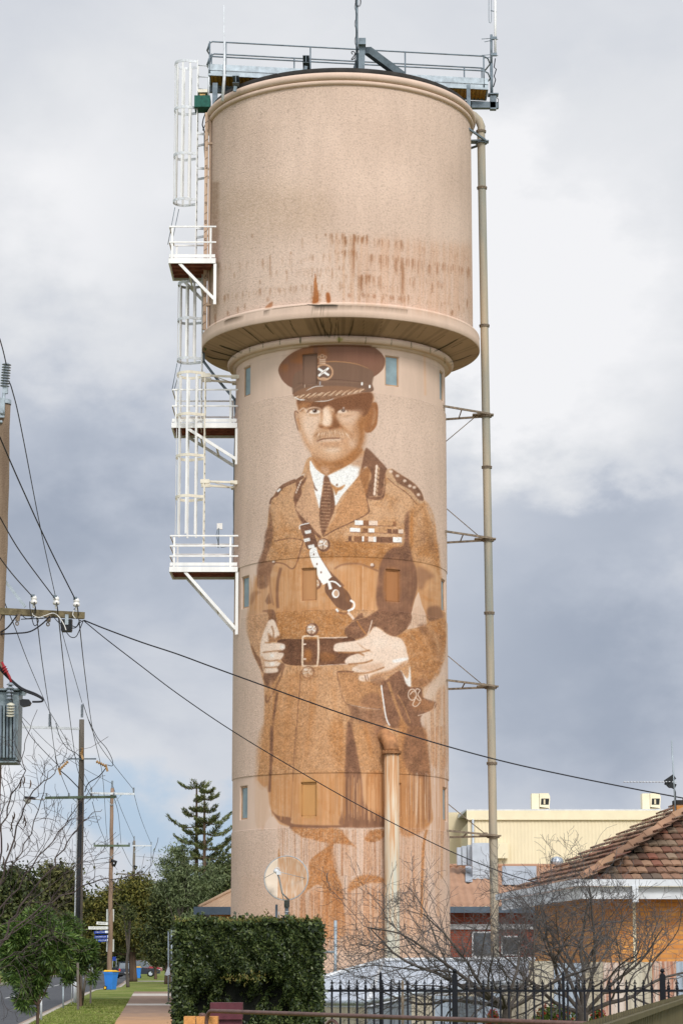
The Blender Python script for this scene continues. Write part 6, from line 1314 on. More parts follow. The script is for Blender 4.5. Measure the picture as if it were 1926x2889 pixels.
mb.build('lead', M['cable'], tr); mb = MB(); mb.prism([P(56,1975,YT),P(66,1972,YT),P(82,1973,YT),P(88,1982,YT),P(84,1990,YT),P(64,1994,YT),P(57,1988,YT)], (0,.12,0)); mb.build('cable_box', M['black'], tr)
# ---- second pole
Y2 = 95.
p2 = thing('power_pole', tuple(U(-3.05,Y2)), 'dark timber power pole with green arm, fuses and street light, second along the street', 'power pole', 'power poles along the street')
t2 = P(232,2030,Y2); b2 = P(221,2800,Y2); b2.z = 0; mb = MB(); rough_pole(mb, b2, t2, .16, .1, 16, .01, 5); mb.build('pole', M['wood_grey'], p2)
mb = MB(); mb.tube([P(228,2260,Y2-.17),P(222,2560,Y2-.2),Vector((b2.x+.0,Y2-.2,0))], .075, 8); mb.build('cable_guard', M['black'], p2); mb = MB(); mb.tube([P(219,2250,Y2-.12),P(212,2600,Y2-.14),Vector((b2.x-.13,Y2-.14,0))], .03, 6); mb.build('conduit', M['galv_light'], p2)
mb = MB(); insul(mb, P(232,2024,Y2), .52, .07, 10); mb.build('insulator', M['porc_grey'], p2)
mb = MB(); mb.bar(P(50,2050,Y2-.1), P(225,2056,Y2-.1), .09, .09); mb.build('crossarm', M['galv_light'], p2)
for x in (54, 141): mb = MB(); insul(mb, P(x,2050 if x > 60 else 2046,Y2-.1), .5, .075, 10); mb.build('insulator', M['porc_grey'], p2)
mb = MB(); mb.bar(P(150,2060,Y2-.1), P(224,2118,Y2-.1), .04, .03); mb.build('brace', M['galv_light'], p2)
mb = MB(); mb.bar(P(192,2141,Y2-.15), P(272,2141,Y2-.15), .06, .05); mb.build('fuse_bar', M['galv_dark'], p2)
for x0,y0,x1,y1 in ((193,2148,168,2172),(272,2148,300,2162),(234,2110,231,2128)):
    mb = MB(); a, b = P(x0,y0,Y2-.2), P(x1,y1,Y2-.2); insul(mb, a, (b-a).length, .07, 5, b-a); mb.bar(b+(b-a)*.02+Vector((-.03,0,.08)), b+Vector((.06,0,-.2)), .08, .05, (0,1,0)); mb.build('fuse', M['porc_brown'], p2)
mb = MB(); mb.bar(P(128,2251,Y2-.14), P(328,2248,Y2-.14), .11, .1); mb.build('crossarm', M['arm_green'], p2)
for x in (132, 195, 258, 322): mb = MB(); insul(mb, P(x,2246,Y2-.14), .12, .05, 2); mb.build('insulator', M['porc_grey'], p2)
for xa,xb in ((205,222),(258,240)): mb = MB(); mb.bar(P(xa,2252,Y2-.1), P(xb,2268,Y2-.1), .03, .03); mb.build('brace', M['galv'], p2)
mb = MB(); mb.tube([P(128,2255,Y2-.14),P(112,2255,Y2-.14),P(98,2254,Y2-.14)], .03, 6); la_ = mb.build('lamp_arm', M['galv_light'], p2)
mb = MB(); a = P(86,2252,Y2-.14); mb.lathe([(.001,.07),(.12,.06),(.16,0),(.14,-.02),(.001,-.02)], a, 16); mb.bar(P(100,2253,Y2-.14), P(70,2250,Y2-.14), .16, .1); mb.build('lamp_head', M['black'], la_); mb = MB(); mb.lathe([(.13,-.02),(.12,-.12),(.06,-.2),(.001,-.21)], P(79,2253,Y2-.14), 16); mb.build('lamp_glass', mat('lamp_lens', srgb(200,200,190), .3), la_)
for pts, r_ in ((((168,2172),(190,2190),(215,2215),(224,2225)),.022),(((300,2166),(280,2190),(250,2210),(240,2235)),.022),(((158,2040),(170,2080),(190,2110),(215,2125),(230,2140)),.014),(((250,2030),(275,2080),(300,2110),(316,2140),(318,2160),(303,2158)),.014)):
    mb = MB(); mb.tube(cr3([P(x,y,Y2-.2) for x,y in pts]), r_, 6); mb.build('jumper', M['cable'], p2)
for k in range(7): mb = MB(); c = t2.lerp(b2, .33+k*.03*(1 if k < 4 else 1)); mb.tube([c+Vector((.1 if k%2 else -.1,0,0)), c+Vector((.24 if k%2 else -.24,0,.01))], .012, 5); mb.build('step_bolt', M['galv'], p2)
# ---- third and fourth
def far_pole(Y_, xt, yt, xb, r, arm1, arm2, label, light=False):
    t = thing('power_pole', tuple(Vector((P(xb,2700,Y_).x,Y_,0))), label, 'power pole', 'power poles along the street')
    a = P(xt,yt,Y_); b = P(xb,2700,Y_); b.z = 0; mb = MB(); rough_pole(mb, b, a, r*1.15, r*.8, 14, .025, int(Y_)); mb.build('pole', M['wood_brown'] if Y_ < 200 else M['wood_grey'], t)
    mb = MB(); insul(mb, a, .45, .08, 6); mb.build('insulator', M['porc_grey'], t)
    for (x0,x1,y0,y1,m_,n_) in (arm1, arm2):
        mb = MB(); mb.bar(P(x0,y0,Y_-.2), P(x1,y1,Y_-.2), .12, .12); ar = mb.build('crossarm', M[m_], t)
        for k in range(n_):
            u_ = .02+.96*k/(n_-1); mb = MB(); insul(mb, P(x0+(x1-x0)*u_, y0-2, Y_-.2), .3 if n_ < 4 else .14, .07, 4); mb.build('insulator', M['porc_grey'], t)
        xc = a.x; q0, q1 = P(x0+(x1-x0)*.28,y0,Y_-.15), P(x0+(x1-x0)*.72,y1,Y_-.15); cc = Vector((b.x+(a.x-b.x)*(q0.z-.6)/a.z, Y_-.15, q0.z-.7))
        mb = MB(); mb.bar(q0, cc, .04, .03); mb.bar(q1, cc+Vector((.001,0,0)), .04, .03); mb.build('brace', M['galv'], t)
    mb = MB(); c = b.lerp(a, .62 if Y_ < 200 else .8); mb.tube([c+Vector((0,-.15,.2)),c+Vector((.3,-.15,.1)),c+Vector((.2,-.1,-.1)),c], .09, 6); mb.build('cable_joint', M['black'], t)
    return t
Y3, Y4 = 140., 230.
p3 = far_pole(Y3, 317,2224, 311, .125, (256,380,2238,2240,'galv_light',2), (265,367,2386,2386,'arm_green',4), 'brown timber power pole behind the blue bin with direction signs, third along the street')
p4 = far_pole(Y4, 379,2372, 376, .14, (374,428,2386,2386,'galv_light',2), (329,424,2465,2469,'wood_grey',4), 'farthest power pole, rising behind the dense round tree')
# ---- direction signs and notice boards on the third pole
M['sign_white'] = mat('white_sign_sheet', srgb(220,220,214), .5, 0, .06, 5); M['sign_blue'] = mat('blue_sign_sheet', srgb(24,56,140), .45, 0, .1, 4); M['sign_back'] = mat('sign_back', srgb(196,200,196), .6, 0, .06, 4); M['sign_ink'] = mat('sign_lettering', (.02,.02,.02), .6); M['sign_pale'] = mat('pale_sign_lettering', (.75,.8,.85), .6)
def text_mesh(s, size, loc, m, parent, name='lettering'):
    c = bpy.data.curves.new(name, 'FONT'); c.body = s; c.size = size; c.align_x = 'CENTER'; c.align_y = 'CENTER'; c.extrude = .001; c.resolution_u = 3
    o = bpy.data.objects.new(name, c); S.collection.objects.link(o); bpy.context.view_layer.update(); dg = bpy.context.evaluated_depsgraph_get(); me = bpy.data.meshes.new_from_object(o.evaluated_get(dg)); wd = o.dimensions.x; bpy.data.objects.remove(o); bpy.data.curves.remove(c)
    me.transform(Matrix.Translation(Vector(loc)-OFFV(parent))@Matrix.Rotation(math.pi/2, 4, 'X')); me.materials.clear(); me.materials.append(m); return link(bpy.data.objects.new(name, me), parent)
def OFFV(p):
    while p is not None:
        if p.name in OFF: return OFF[p.name]
        p = p.parent
    return Vector((0,0,0))
for x0,x1,ya,yb,s_,m_,lm,lab in ((273,305,2604,2606,'SERVICE','sign_white','sign_ink','white blade sign reading SERVICE, topmost on the third pole'),(250,305,2618,2618,'TATURA PRIMARY SCHOOL','sign_white','sign_ink','long white blade sign reading PRIMARY SCHOOL on the third pole'),
        (266,305,2631,2629,'PUBLIC TOILETS','sign_blue','sign_pale','highest blue blade sign, with a round symbol at its pole end'),(267,305,2644,2642,'LAKE BARTLETT','sign_blue','sign_pale','blue blade sign reading LAKE BARTLETT, between two other blue signs'),(271,304,2654,2652,'BOWLS CLUB','sign_blue','sign_pale','lowest and shortest blue blade sign on the third pole')):
    Yq = Y3-.22; a, b = P(x0,ya,Yq), P(x1,yb,Yq); h = 8/FPX*Y3; st = thing('street_sign', tuple((a+b)/2), lab, 'sign', 'direction signs on the third pole'); c = (a+b)/2
    mb = MB(); mb.bar(a, b, .02, h); mb.build('sign_panel', M[m_], st); text_mesh(s_, min(h*.75, (b.x-a.x)/len(s_)*1.42), c+Vector((-.02,-.014,0)), M[lm], st)
    mb = MB(); mb.bar(b-Vector((.03,0,0)), b+Vector((.02,.0,0)), .05, h*.8); mb.build('sign_clamp', M['galv_light'], st)
    if 'PUBLIC' in s_: mb = MB(); mb.lathe([(.001,0),(h*.4,0),(h*.4,.004),(.001,.004)], Vector((b.x-.1,Yq-.02,b.z)), 16, (0,-1,0), smooth=False); mb.build('symbol', M['sign_pale'], st)
for ya,yb,lab in ((2565,2600,'tall pale notice board behind the third pole above the blade signs'),(2650,2685,'tall pale notice board behind the third pole below the blade signs')):
    a, b = P(301,ya,Y3+.16), P(322,yb,Y3+.16); tag(MB().box(((a.x+b.x)/2,Y3+.18,(a.z+b.z)/2), (b.x-a.x,.03,a.z-b.z)).build('notice_board', M['sign_back']), lab, 'sign')
# ---- wires
W_ = 'overhead wires strung along the power poles'
def wire(pts, r, lab, m='cable'): return cable('overhead_wire', [P(*p) for p in pts], r, lab, 'wire', W_, m)
wire([(0,955,40),(10,990,41),(19,1030,Y1-.1)], .011, 'short wire reaching the tall grey insulator from the upper left corner edge')
wire([(27,1078,Y1-.1),(36,1103,Y1),(60,1205,46),(116,1495,60),(159,1691,72),(178,1790,82),(232,1982,Y2)], .011, 'high wire from the nearest pole top down to the second pole top')
wire([(0,1232,34),(60,1370,36.5),(140,1545,40),(214,1693,Y1)], .011, 'wire descending to the right insulator of the long crossarm')
wire([(0,1458,36),(60,1560,38.5),(158,1692,Y1)], .01, 'wire descending to the middle insulator of the long crossarm')
wire([(0,1573,36),(40,1625,39),(92,1683,Y1)], .01, 'wire descending to the left insulator of the long crossarm')
wire([(97,1695,Y1+.05),(104,1740,Y1+1),(120,1870,60),(140,2005,75),(160,2145,88),(195,2240,Y2-.14)], .011, 'wire from the left crossarm insulator down to the green arm of the second pole')
wire([(160,1697,Y1+.05),(166,1745,Y1+1),(185,1920,60),(205,2080,77),(222,2180,88),(257,2243,Y2-.14)], .011, 'wire from the middle crossarm insulator down to the green arm of the second pole')
wire([(217,1702,Y1+.05),(223,1745,Y1+1),(240,1900,60),(262,2060,78),(290,2190,100),(300,2330,130),(305,2384,Y3-.2)], .011, 'wire from the right crossarm insulator down to the third pole')
wire([(4,1668,Y1),(20,1715,46),(45,1775,52),(85,1880,68),(139,2005,Y2-.1)], .01, 'wire crossing behind the crossarm to the arm insulator of the second pole')
wire([(0,1920,60),(12,1942,64),(54,2012,Y2-.1)], .009, 'wire behind the transformer running to the far left insulator')
wire([(235,1985,Y2),(265,2070,105),(300,2130,115),(375,2225,Y3-.2)], .014, 'high wire from the second pole top to the steel arm of the third pole')
wire([(141,2008,Y2-.1),(160,2040,100),(200,2110,112),(259,2225,Y3-.2)], .012, 'wire from the second pole steel arm to the third pole left end')
wire([(54,2015,Y2-.1),(90,2080,92),(170,2165,Y2-.3)], .014, 'sagging wire from the far left insulator to the left fuse')
wire([(54,2013,Y2-.1),(150,2110,110),(240,2170,125),(316,2210,Y3)], .011, 'thin wire passing behind the second pole to the third pole top')
wire([(376,2228,Y3-.2),(392,2290,165),(410,2340,195),(427,2380,Y4-.2)], .015, 'wire from the third pole steel arm to the farthest pole right end')
wire([(320,2220,Y3),(345,2290,165),(378,2365,Y4)], .015, 'wire from the third pole top to the farthest pole top')
wire([(261,2262,Y2-.1),(280,2330,110),(300,2378,Y3-.2)], .012, 'low wire between the second and third poles, left of its pair')
wire([(322,2250,Y2-.1),(335,2300,120),(342,2380,Y3-.2)], .012, 'low wire between the second and third poles, right of its pair')
wire([(345,2390,Y3-.2),(370,2440,190),(395,2466,Y4-.2)], .014, 'low wire from the third pole to the farthest pole lower arm')
wire([(0,2442,120),(120,2442,125),(230,2432,132),(310,2418,Y3)], .013, 'nearly level service wire crossing to the third pole, upper')
wire([(0,2448,120),(140,2448,125),(240,2440,132),(312,2432,Y3)], .013, 'nearly level service wire crossing to the third pole, lower')
wire([(380,2415,Y4),(430,2420,215),(520,2430,200),(640,2450,190)], .013, 'thin wire leaving the farthest pole to the right behind the pines')
wire([(427,2386,Y4-.2),(426,2430,Y4),(421,2465,Y4-.2)], .02, 'dropper wire hanging at the right end of the farthest pole arms')
cable('service_cable', [P(238,1750,Y1+.3),P(300,1775,42.2),P(400,1812,42.4),P(500,1845,42.6),P(600,1882,42.8),P(760,1940,43),P(860,1976,43.2),P(1000,2025,43.4),P(1228,2096,43.5),P(1420,2148,43.6),P(1600,2188,43.6),P(1800,2228,43.5),P(1960,2258,43.4)], .0125, 'upper thick black service cable sagging from the crossarm across the mural to the right edge', 'cable')
cable('service_cable', [P(238,1752,Y1+.3),P(300,1803,42.2),P(400,1880,42.6),P(500,1956,43),P(640,2052,43.5),P(800,2150,44),P(1000,2265,44.4),P(1228,2382,44.7),P(1400,2455,44.9),P(1545,2500,45)], .0095, 'lower thinner black service cable running from the crossarm to the tiled house gutter', 'cable')
# ---------------------------------------------------------------- trees and plants
def fmat(name, *cols, **k): return island(name, [tuple(c) for c in cols], **k)
F_dark = fmat('dark_foliage', (.014,.022,.010),(.035,.05,.014),(.07,.085,.022),(.10,.105,.035), rough=.6)
F_mel = fmat('olive_foliage', (.025,.032,.008),(.075,.08,.016),(.125,.12,.024),(.19,.16,.035), rough=.65)
F_gum = fmat('grey_green_foliage', (.04,.06,.025),(.085,.11,.045),(.13,.16,.07),(.17,.20,.10), rough=.6)
F_cyp = fmat('cypress_foliage', (.03,.036,.012),(.06,.066,.02),(.095,.095,.03),(.12,.11,.04), rough=.7)
F_pine = fmat('pine_foliage', (.04,.055,.02),(.08,.10,.035),(.15,.17,.05),(.21,.21,.08), rough=.65)
F_young = fmat('lance_leaf_foliage', (.02,.045,.01),(.045,.09,.016),(.085,.145,.028),(.15,.21,.05), rough=.5, spec=.35)
F_hedge = fmat('hedge_foliage', (.012,.02,.008),(.028,.045,.014),(.06,.085,.024),(.13,.155,.05), rough=.42, spec=.3)
F_hedge_top = fmat('hedge_new_growth', (.06,.09,.02),(.11,.13,.03),(.16,.12,.035),(.20,.17,.05), rough=.5, spec=.2)
M['bark'] = mat('grey_bark', srgb(92,84,76), .9, 0, .25, 6, .6, 20, streak=True, col2=srgb(66,60,56)); M['bark_brown'] = mat('brown_bark', srgb(104,84,68), .95, 0, .3, 4, .6, 20, streak=True, col2=srgb(62,50,42))
M['twig'] = mat('grey_twig', srgb(112,108,106), .85, 0, .3, 5, col2=srgb(72,68,68))
def tree(name, px, Yt, crown, m, label, trunk_r, leaf=(.22,.09), n=160, per=90, cr=.9, group=None, bark='bark_brown', zb=0., lean=0, droop=0, seed=1, inner=True):
    """crown: list of (px, py, half width px, half height px, depth factor)"""
    r_ = np.random.RandomState(seed); b = P(px, 2700, Yt); b.z = zb
    t = thing(name, tuple(b), label, 'tree', group)
    tot = sum(c[2]*c[3] for c in crown); C_ = []; k = Yt/FPX
    for (cx, cy, hw, hh, df) in crown:
        c = P(cx, cy, Yt); f = hw*hh/tot; C_.append(clumps(c, (hw*k, hw*k*df, hh*k), max(3, int(n*f)), per, cr, r_))
    C_ = np.concatenate(C_); D_ = r_.randn(len(C_),3)+np.array([0,0,droop])
    cr_o = cards('crown', C_, D_, leaf[0]*(.6+.8*r_.rand(len(C_))), leaf[1]*(.6+.8*r_.rand(len(C_))), m, t)
    mb = MB(); topc = P(crown[0][0], crown[0][1], Yt); rr = random.Random(seed)
    pts = [b, b.lerp(topc, .35)+Vector((rr.uniform(-.2,.2),0,0)), b.lerp(topc, .7), topc]; mb.tube(cr3(pts), [trunk_r*(1.25-.9*i/18) for i in range(19)], 10)
    for q in range(9):
        s_ = b.lerp(topc, rr.uniform(.3,.8)); cx, cy, hw, hh, df = rr.choice(crown); e_ = P(cx+rr.uniform(-.75,.75)*hw, cy+rr.uniform(-.6,.6)*hh, Yt+rr.uniform(-.5,.5)*hw*k); mid = s_.lerp(e_,.5)+Vector((0,0,-.15*(e_-s_).length*rr.random()))
        p_ = cr3([s_,mid,e_]); mb.tube(p_, [trunk_r*.45*(1-.8*i/(len(p_)-1)) for i in range(len(p_))], 6)
    mb.build('trunk', M[bark], t); return t
GB = 'trees along the far street'
tree('cypress', 158, 300, [(165,2470,32,26,1),(162,2510,42,50,1),(160,2570,52,60,1),(165,2640,56,60,1)], F_cyp, 'olive conical cypress rising above the other trees left of the second pole', .3, (.7,.3), 130, 110, 1.3, GB, seed=3)
tree('street_tree', 30, 280, [(30,2500,60,45,1),(20,2570,75,60,1),(60,2650,90,55,1)], F_dark, 'dark rounded tree at the left edge behind the bare thorn tree', .3, (.6,.25), 150, 100, 1.5, GB, seed=4)
tree('street_tree', 100, 330, [(100,2560,60,50,1),(90,2640,90,60,1)], F_mel, 'low olive tree between the dark left tree and the cypress', .3, (.7,.3), 100, 100, 1.6, GB, seed=5)
tree('street_tree', 215, 320, [(212,2560,32,50,1),(225,2630,50,66,1),(262,2660,40,50,1)], F_dark, 'dark narrow tree between the second and third poles', .3, (.7,.3), 110, 100, 1.6, GB, seed=6)
tree('melaleuca', 378, 190, [(375,2530,72,50,.9),(300,2570,66,55,.9),(440,2560,66,55,.9),(350,2620,95,60,.9),(280,2640,40,40,.9),(430,2640,60,50,.9),(395,2510,40,28,.9)], F_mel, 'broad dense olive tree with a thick dark trunk behind the third pole', .26, (.30,.12), 330, 110, .62, GB, seed=7)
tree('street_tree', 363, 149, [(366,2600,12,46,1),(360,2570,20,30,1)], F_dark, 'slender pale trunked sapling in front of the broad olive tree', .09, (.15,.06), 22, 50, .4, GB, bark='bark', seed=8)
tree('shrub', 440, 215, [(440,2680,40,36,.9),(465,2640,30,50,.9)], F_cyp, 'low yellowish green shrub in front of the red parked vehicle', .12, (.25,.1), 80, 90, .7, seed=9)
tree('street_tree', 475, 170, [(478,2560,48,66,.9),(470,2650,56,60,.9),(500,2500,30,36,.9)], F_dark, 'dark green tree just left of the hedge, below the grey green gum', .22, (.26,.1), 190, 100, .6, GB, seed=10)
tree('gum_tree', 515, 150, [(500,2440,40,42,.9),(530,2500,62,56,.9),(490,2500,40,46,.9),(540,2570,60,46,.9),(510,2390,16,34,.9),(600,2480,40,40,.9)], F_gum, 'airy grey green gum tree in front of the two tall pines', .16, (.26,.06), 150, 62, .5, droop=-.6, seed=11, bark='bark')
tree('street_tree', 625, 160, [(630,2470,46,44,.9),(610,2530,64,50,.9),(650,2540,50,60,.9)], F_dark, 'dark dense tree against the left side of the tower above the hall roof', .22, (.26,.1), 230, 110, .6, seed=12)
tree('street_tree', 560, 230, [(560,2560,90,70,.7),(640,2560,70,70,.7)], F_dark, 'far dark tree filling in behind the gum tree', .3, (.4,.16), 170, 100, 1., seed=13)
# wood far away behind the street, one mass
C_ = np.concatenate([clumps(P(x, 2660-10*math.sin(x*.05), 420), (9,6,6.5), 26, 70, 2.2, np.random.RandomState(int(x)+500)) for x in range(-80, 620, 42)])
tag(cards('distant_wood', C_, NR.randn(len(C_),3), .9, .45, F_dark), 'dark far-off wood closing the street below the sky', 'wood', kind='stuff')
# Norfolk pines
def pine(px, Yt, ytop, ybase, whorls, label, seed):
    r_ = np.random.RandomState(seed); b = P(px, 2700, Yt); b.z = 0; tp = P(px, ytop, Yt); t = thing('norfolk_pine', tuple(b), label, 'pine tree', 'tall pines left of the tower')
    MB().tube([b, b.lerp(tp,.5), tp], [.24,.15,.05], 8).build('trunk', M['bark_brown'], t); k = Yt/FPX; CC = []; DD = []; mb = MB()
    for (y, L, R_) in whorls:
        z = P(px, y, Yt).z; nb = 6
        for q in range(nb):
            if r_.rand() < .27: continue
            az_ = q*2*math.pi/nb+r_.rand()*.7; ln = (R_ if math.cos(az_) > 0 else L)*k*(1.0+.6*r_.rand()); 
            s_ = np.array((tp.x+(b.x-tp.x)*(1-z/tp.z), Yt, z)); d = np.array((math.cos(az_), math.sin(az_), 0)); up = .22+.12*r_.rand()
            pts = [s_+d*ln*u-np.array((0,0,1))*ln*(.12*math.sin(u*math.pi))+np.array((0,0,1))*ln*up*u*u for u in np.linspace(0,1,7)]
            mb.tube([Vector(p) for p in pts], [.05*(1-.7*i/6) for i in range(7)], 5)
            n = int(105*max(ln,.6)); u = .28+.72*r_.rand(n)**.8; idx = u*6; i0 = np.minimum(idx.astype(int),5); f = idx-i0; pa = np.array(pts); c = pa[i0]*(1-f)[:,None]+pa[i0+1]*f[:,None]
            side = np.cross(d,(0,0,1)); off = (r_.rand(n)-.5)*2; wd = .34*ln*(1.1-u)*1.0+.12; c = c+side*(off*wd)[:,None]*.9+np.array((0,0,1))*(r_.rand(n)*.16)[:,None]+r_.randn(n,3)*.04
            CC.append(c); DD.append(d*.7+side*(off*.9)[:,None]+np.array((0,0,.75))+r_.randn(n,3)*.2)
    mb.build('branch', M['bark_brown'], t); C_ = np.concatenate(CC); cards('crown', C_, np.concatenate(DD), .26, .055, F_pine, t); return t
pine(555, 170, 2208, 2700, [(2222,34,30),(2262,60,20),(2288,16,20),(2300,40,26),(2330,54,36),(2352,30,24),(2378,44,46),(2420,50,60),(2455,62,66),(2492,60,70),(2530,64,70)], 'tall sparse pine with a flat tuft on top, the left one of the pair', 31)
pine(577, 168, 2234, 2700, [(2236,12,22),(2254,14,36),(2290,22,54),(2318,20,60),(2350,26,66),(2392,26,66),(2418,30,84),(2452,40,90),(2490,44,90),(2530,50,84)], 'tall sparse pine with branches reaching towards the tower, the right one of a pair', 32)
# ---- young green trees on the verge
def young(px, Yt, blobs, label, trunk_pts, n, per, leaf, cr, seed):
    r_ = np.random.RandomState(seed); b = P(trunk_pts[0][0], trunk_pts[0][1], Yt); b.z = 0; t = thing('young_tree', tuple(b), label, 'tree', 'young leafy trees on the verge'); k = Yt/FPX; C_ = []; D_ = []
    tot = sum(c[2]*c[3] for c in blobs)
    for (cx, cy, hw, hh) in blobs:
        c = np.array(P(cx,cy,Yt)); m = max(3, int(n*hw*hh/tot)); kk = r_.randn(m,3); kk /= np.linalg.norm(kk,axis=1)[:,None]; cc = c+kk*(.35+.65*r_.rand(m))[:,None]*np.array((hw*k,hw*k,hh*k))
        for q in cc:
            d0 = (q-c); d0 = d0/max(np.linalg.norm(d0),1e-3); v = r_.randn(per,3); v /= np.linalg.norm(v,axis=1)[:,None]; dirs = v*.9+d0*.5+np.array((0,0,-.15)); C_.append(q+v*cr*(.35+.65*r_.rand(per))[:,None]); D_.append(dirs)
    C_ = np.concatenate(C_); cards('crown', C_, np.concatenate(D_), leaf[0]*(.6+.7*r_.rand(len(C_))), leaf[1], F_young, t)
    mb = MB(); pts = [b]+[P(x,y,Yt) for x,y in trunk_pts[1:]]; mb.tube(cr3(pts), [.035*(Yt/45)*(1-.6*i/(6*(len(pts)-1))) for i in range(6*(len(pts)-1)+1)], 8)
    rr = random.Random(seed)
    for (cx, cy, hw, hh) in blobs:
        for q in range(3): s_ = pts[rr.randint(1,len(pts)-1)]; e_ = P(cx+rr.uniform(-.7,.7)*hw, cy+rr.uniform(-.7,.7)*hh, Yt+rr.uniform(-.5,.5)*hw*k); p_ = cr3([s_, s_.lerp(e_,.5)-Vector((0,0,.06)), e_]); mb.tube(p_, [.016*(Yt/45)*(1-.7*i/(len(p_)-1)) for i in range(len(p_))], 5)
    mb.build('trunk', M['bark_brown'], t); return t
young(106, 45, [(75,2690,55,45),(60,2640,50,46),(120,2640,55,50),(150,2700,60,46),(60,2740,46,34),(80,2790,42,34),(70,2830,36,22),(115,2760,34,24),(110,2600,40,40),(170,2650,46,46),(30,2690,30,40),(130,2578,30,20)],
      'nearest young tree with long narrow leaves and a thin trunk by the kerb', [(106,2889),(108,2840),(110,2780),(118,2720),(125,2650)], 250, 60, (.13,.026), .15, 41)
young(228, 84, [(200,2650,46,40),(225,2690,44,34),(190,2610,30,30),(240,2700,30,30),(258,2680,22,24),(215,2730,34,20),(190,2760,24,14),(265,2755,12,14)], 'farther young tree with grey green leaves and a split brown trunk between timber stakes', [(228,2840),(226,2790),(216,2750),(222,2700)], 170, 60, (.17,.04), .24, 42)
MB_ = MB(); MB_.tube([G(232,2838)]+[P(236,2800,84),P(242,2760,84),P(244,2735,84)], .045, 6); tag(MB_.build('stake', M['wood_grey']), 'leaning grey timber stake right of the farther young tree trunk', 'stake', 'stakes by the young trees')
for (x0,y0,x1,y1,w,lab) in ((221,2852,220,2716,.07,'upright grey timber stake left of the farther young tree trunk'),(256,2834,257,2722,.06,'thin grey timber stake on the grass right of the young trees')):
    a = G(x0,y0); tag(MB().bar(a, P(x1,y1,a.y), w, w, (0,1,0)).build('stake', M['wood_grey']), lab, 'stake', 'stakes by the young trees')
for (x,yb,yt,w,m_,lab,cat) in ((117,2882,2780,.055,'galv_light','short thick pale galvanised post behind the nearest young tree trunk','post'),(179,2847,2785,.05,'galv','thin galvanised post at the kerb between the two young trees','post'),(203,2834,2735,.03,'galv_light','very thin white post beside the wide galvanised pole','post'),(213,2832,2752,.14,'galv_light','wide galvanised pole on the kerb just behind the second power pole','post')):
    a = G(x,yb); t_ = thing('steel_post', tuple(a), lab, cat, 'steel posts at the kerb'); MB().tube([a, P(x,yt,a.y)], w/2, 10).build('post', M[m_], t_); MB().lathe([(w*.52,-.02),(w*.52,.012),(.001,.02)], P(x,yt,a.y), 10).build('cap', M['galv'], t_)
# ---- bare trees
def smooth_tubes(name, lines, m, parent, n=4):
    o_ = np.array(OFFV(parent)); V = []; Fs = []; base = 0
    for pts, rads in lines:
        p = np.array(pts)-o_; k = len(p); d = np.gradient(p, axis=0); d /= np.maximum(np.linalg.norm(d,axis=1),1e-9)[:,None]; ref = np.array((.3,.9,.2)); x = np.cross(d, ref); x /= np.maximum(np.linalg.norm(x,axis=1),1e-6)[:,None]; y = np.cross(d,x); th = np.arange(n)*2*math.pi/n
        v = p[:,None,:]+(x[:,None,:]*np.cos(th)[None,:,None]+y[:,None,:]*np.sin(th)[None,:,None])*np.array(rads)[:,None,None]; V.append(v.reshape(-1,3))
        i = np.arange(k-1)[:,None]*n; j = np.arange(n)[None,:]; j2 = (j+1)%n; Fs.append((np.stack([i+j,i+j2,i+n+j2,i+n+j],-1).reshape(-1,4)+base)); base += k*n
    V = np.concatenate(V); Fa = np.concatenate(Fs); me = bpy.data.meshes.new(name); me.vertices.add(len(V)); me.vertices.foreach_set('co', V.reshape(-1).astype(np.float32)); me.loops.add(Fa.size); me.loops.foreach_set('vertex_index', Fa.reshape(-1).astype(np.int32)); me.polygons.add(len(Fa))
    me.polygons.foreach_set('loop_start', (np.arange(len(Fa))*4).astype(np.int32)); me.polygons.foreach_set('loop_total', np.full(len(Fa),4,np.int32)); me.polygons.foreach_set('use_smooth', np.ones(len(Fa),bool)); me.update(calc_edges=True); me.materials.append(m); return link(bpy.data.objects.new(name, me), parent)
MINR = .0026
def grow(lines, s_, d, L, r0, lev, rn, spec):
    n, zig, up, ch, ratio, ang = spec[lev]; pts = [s_]; seg = L/n; dirs = [d]
    for k in range(n):
        d = d+rn.randn(3)*zig+np.array((0,0,up)); d = d/np.linalg.norm(d); pts.append(pts[-1]+d*seg); dirs.append(d)
    rads = [max(MINR, r0*(1-.72*k/n)) for k in range(n+1)]; lines.append((pts, rads))
    if lev+1 < len(spec):
        for q in range(ch):
            u = .18+.8*(q+rn.rand())/ch; i = min(n-1, int(u*n)); p = pts[i]+(pts[i+1]-pts[i])*(u*n-i); v = rn.randn(3); v -= dirs[i]*v.dot(dirs[i]); v /= np.linalg.norm(v); a = ang*(.6+.8*rn.rand()); dd = dirs[i]*math.cos(a)+v*math.sin(a)
            grow(lines, p, dd, L*ratio*(1.15-.6*u)*(.7+.6*rn.rand()), max(.0022, rads[i]*.55), lev+1, rn, spec)
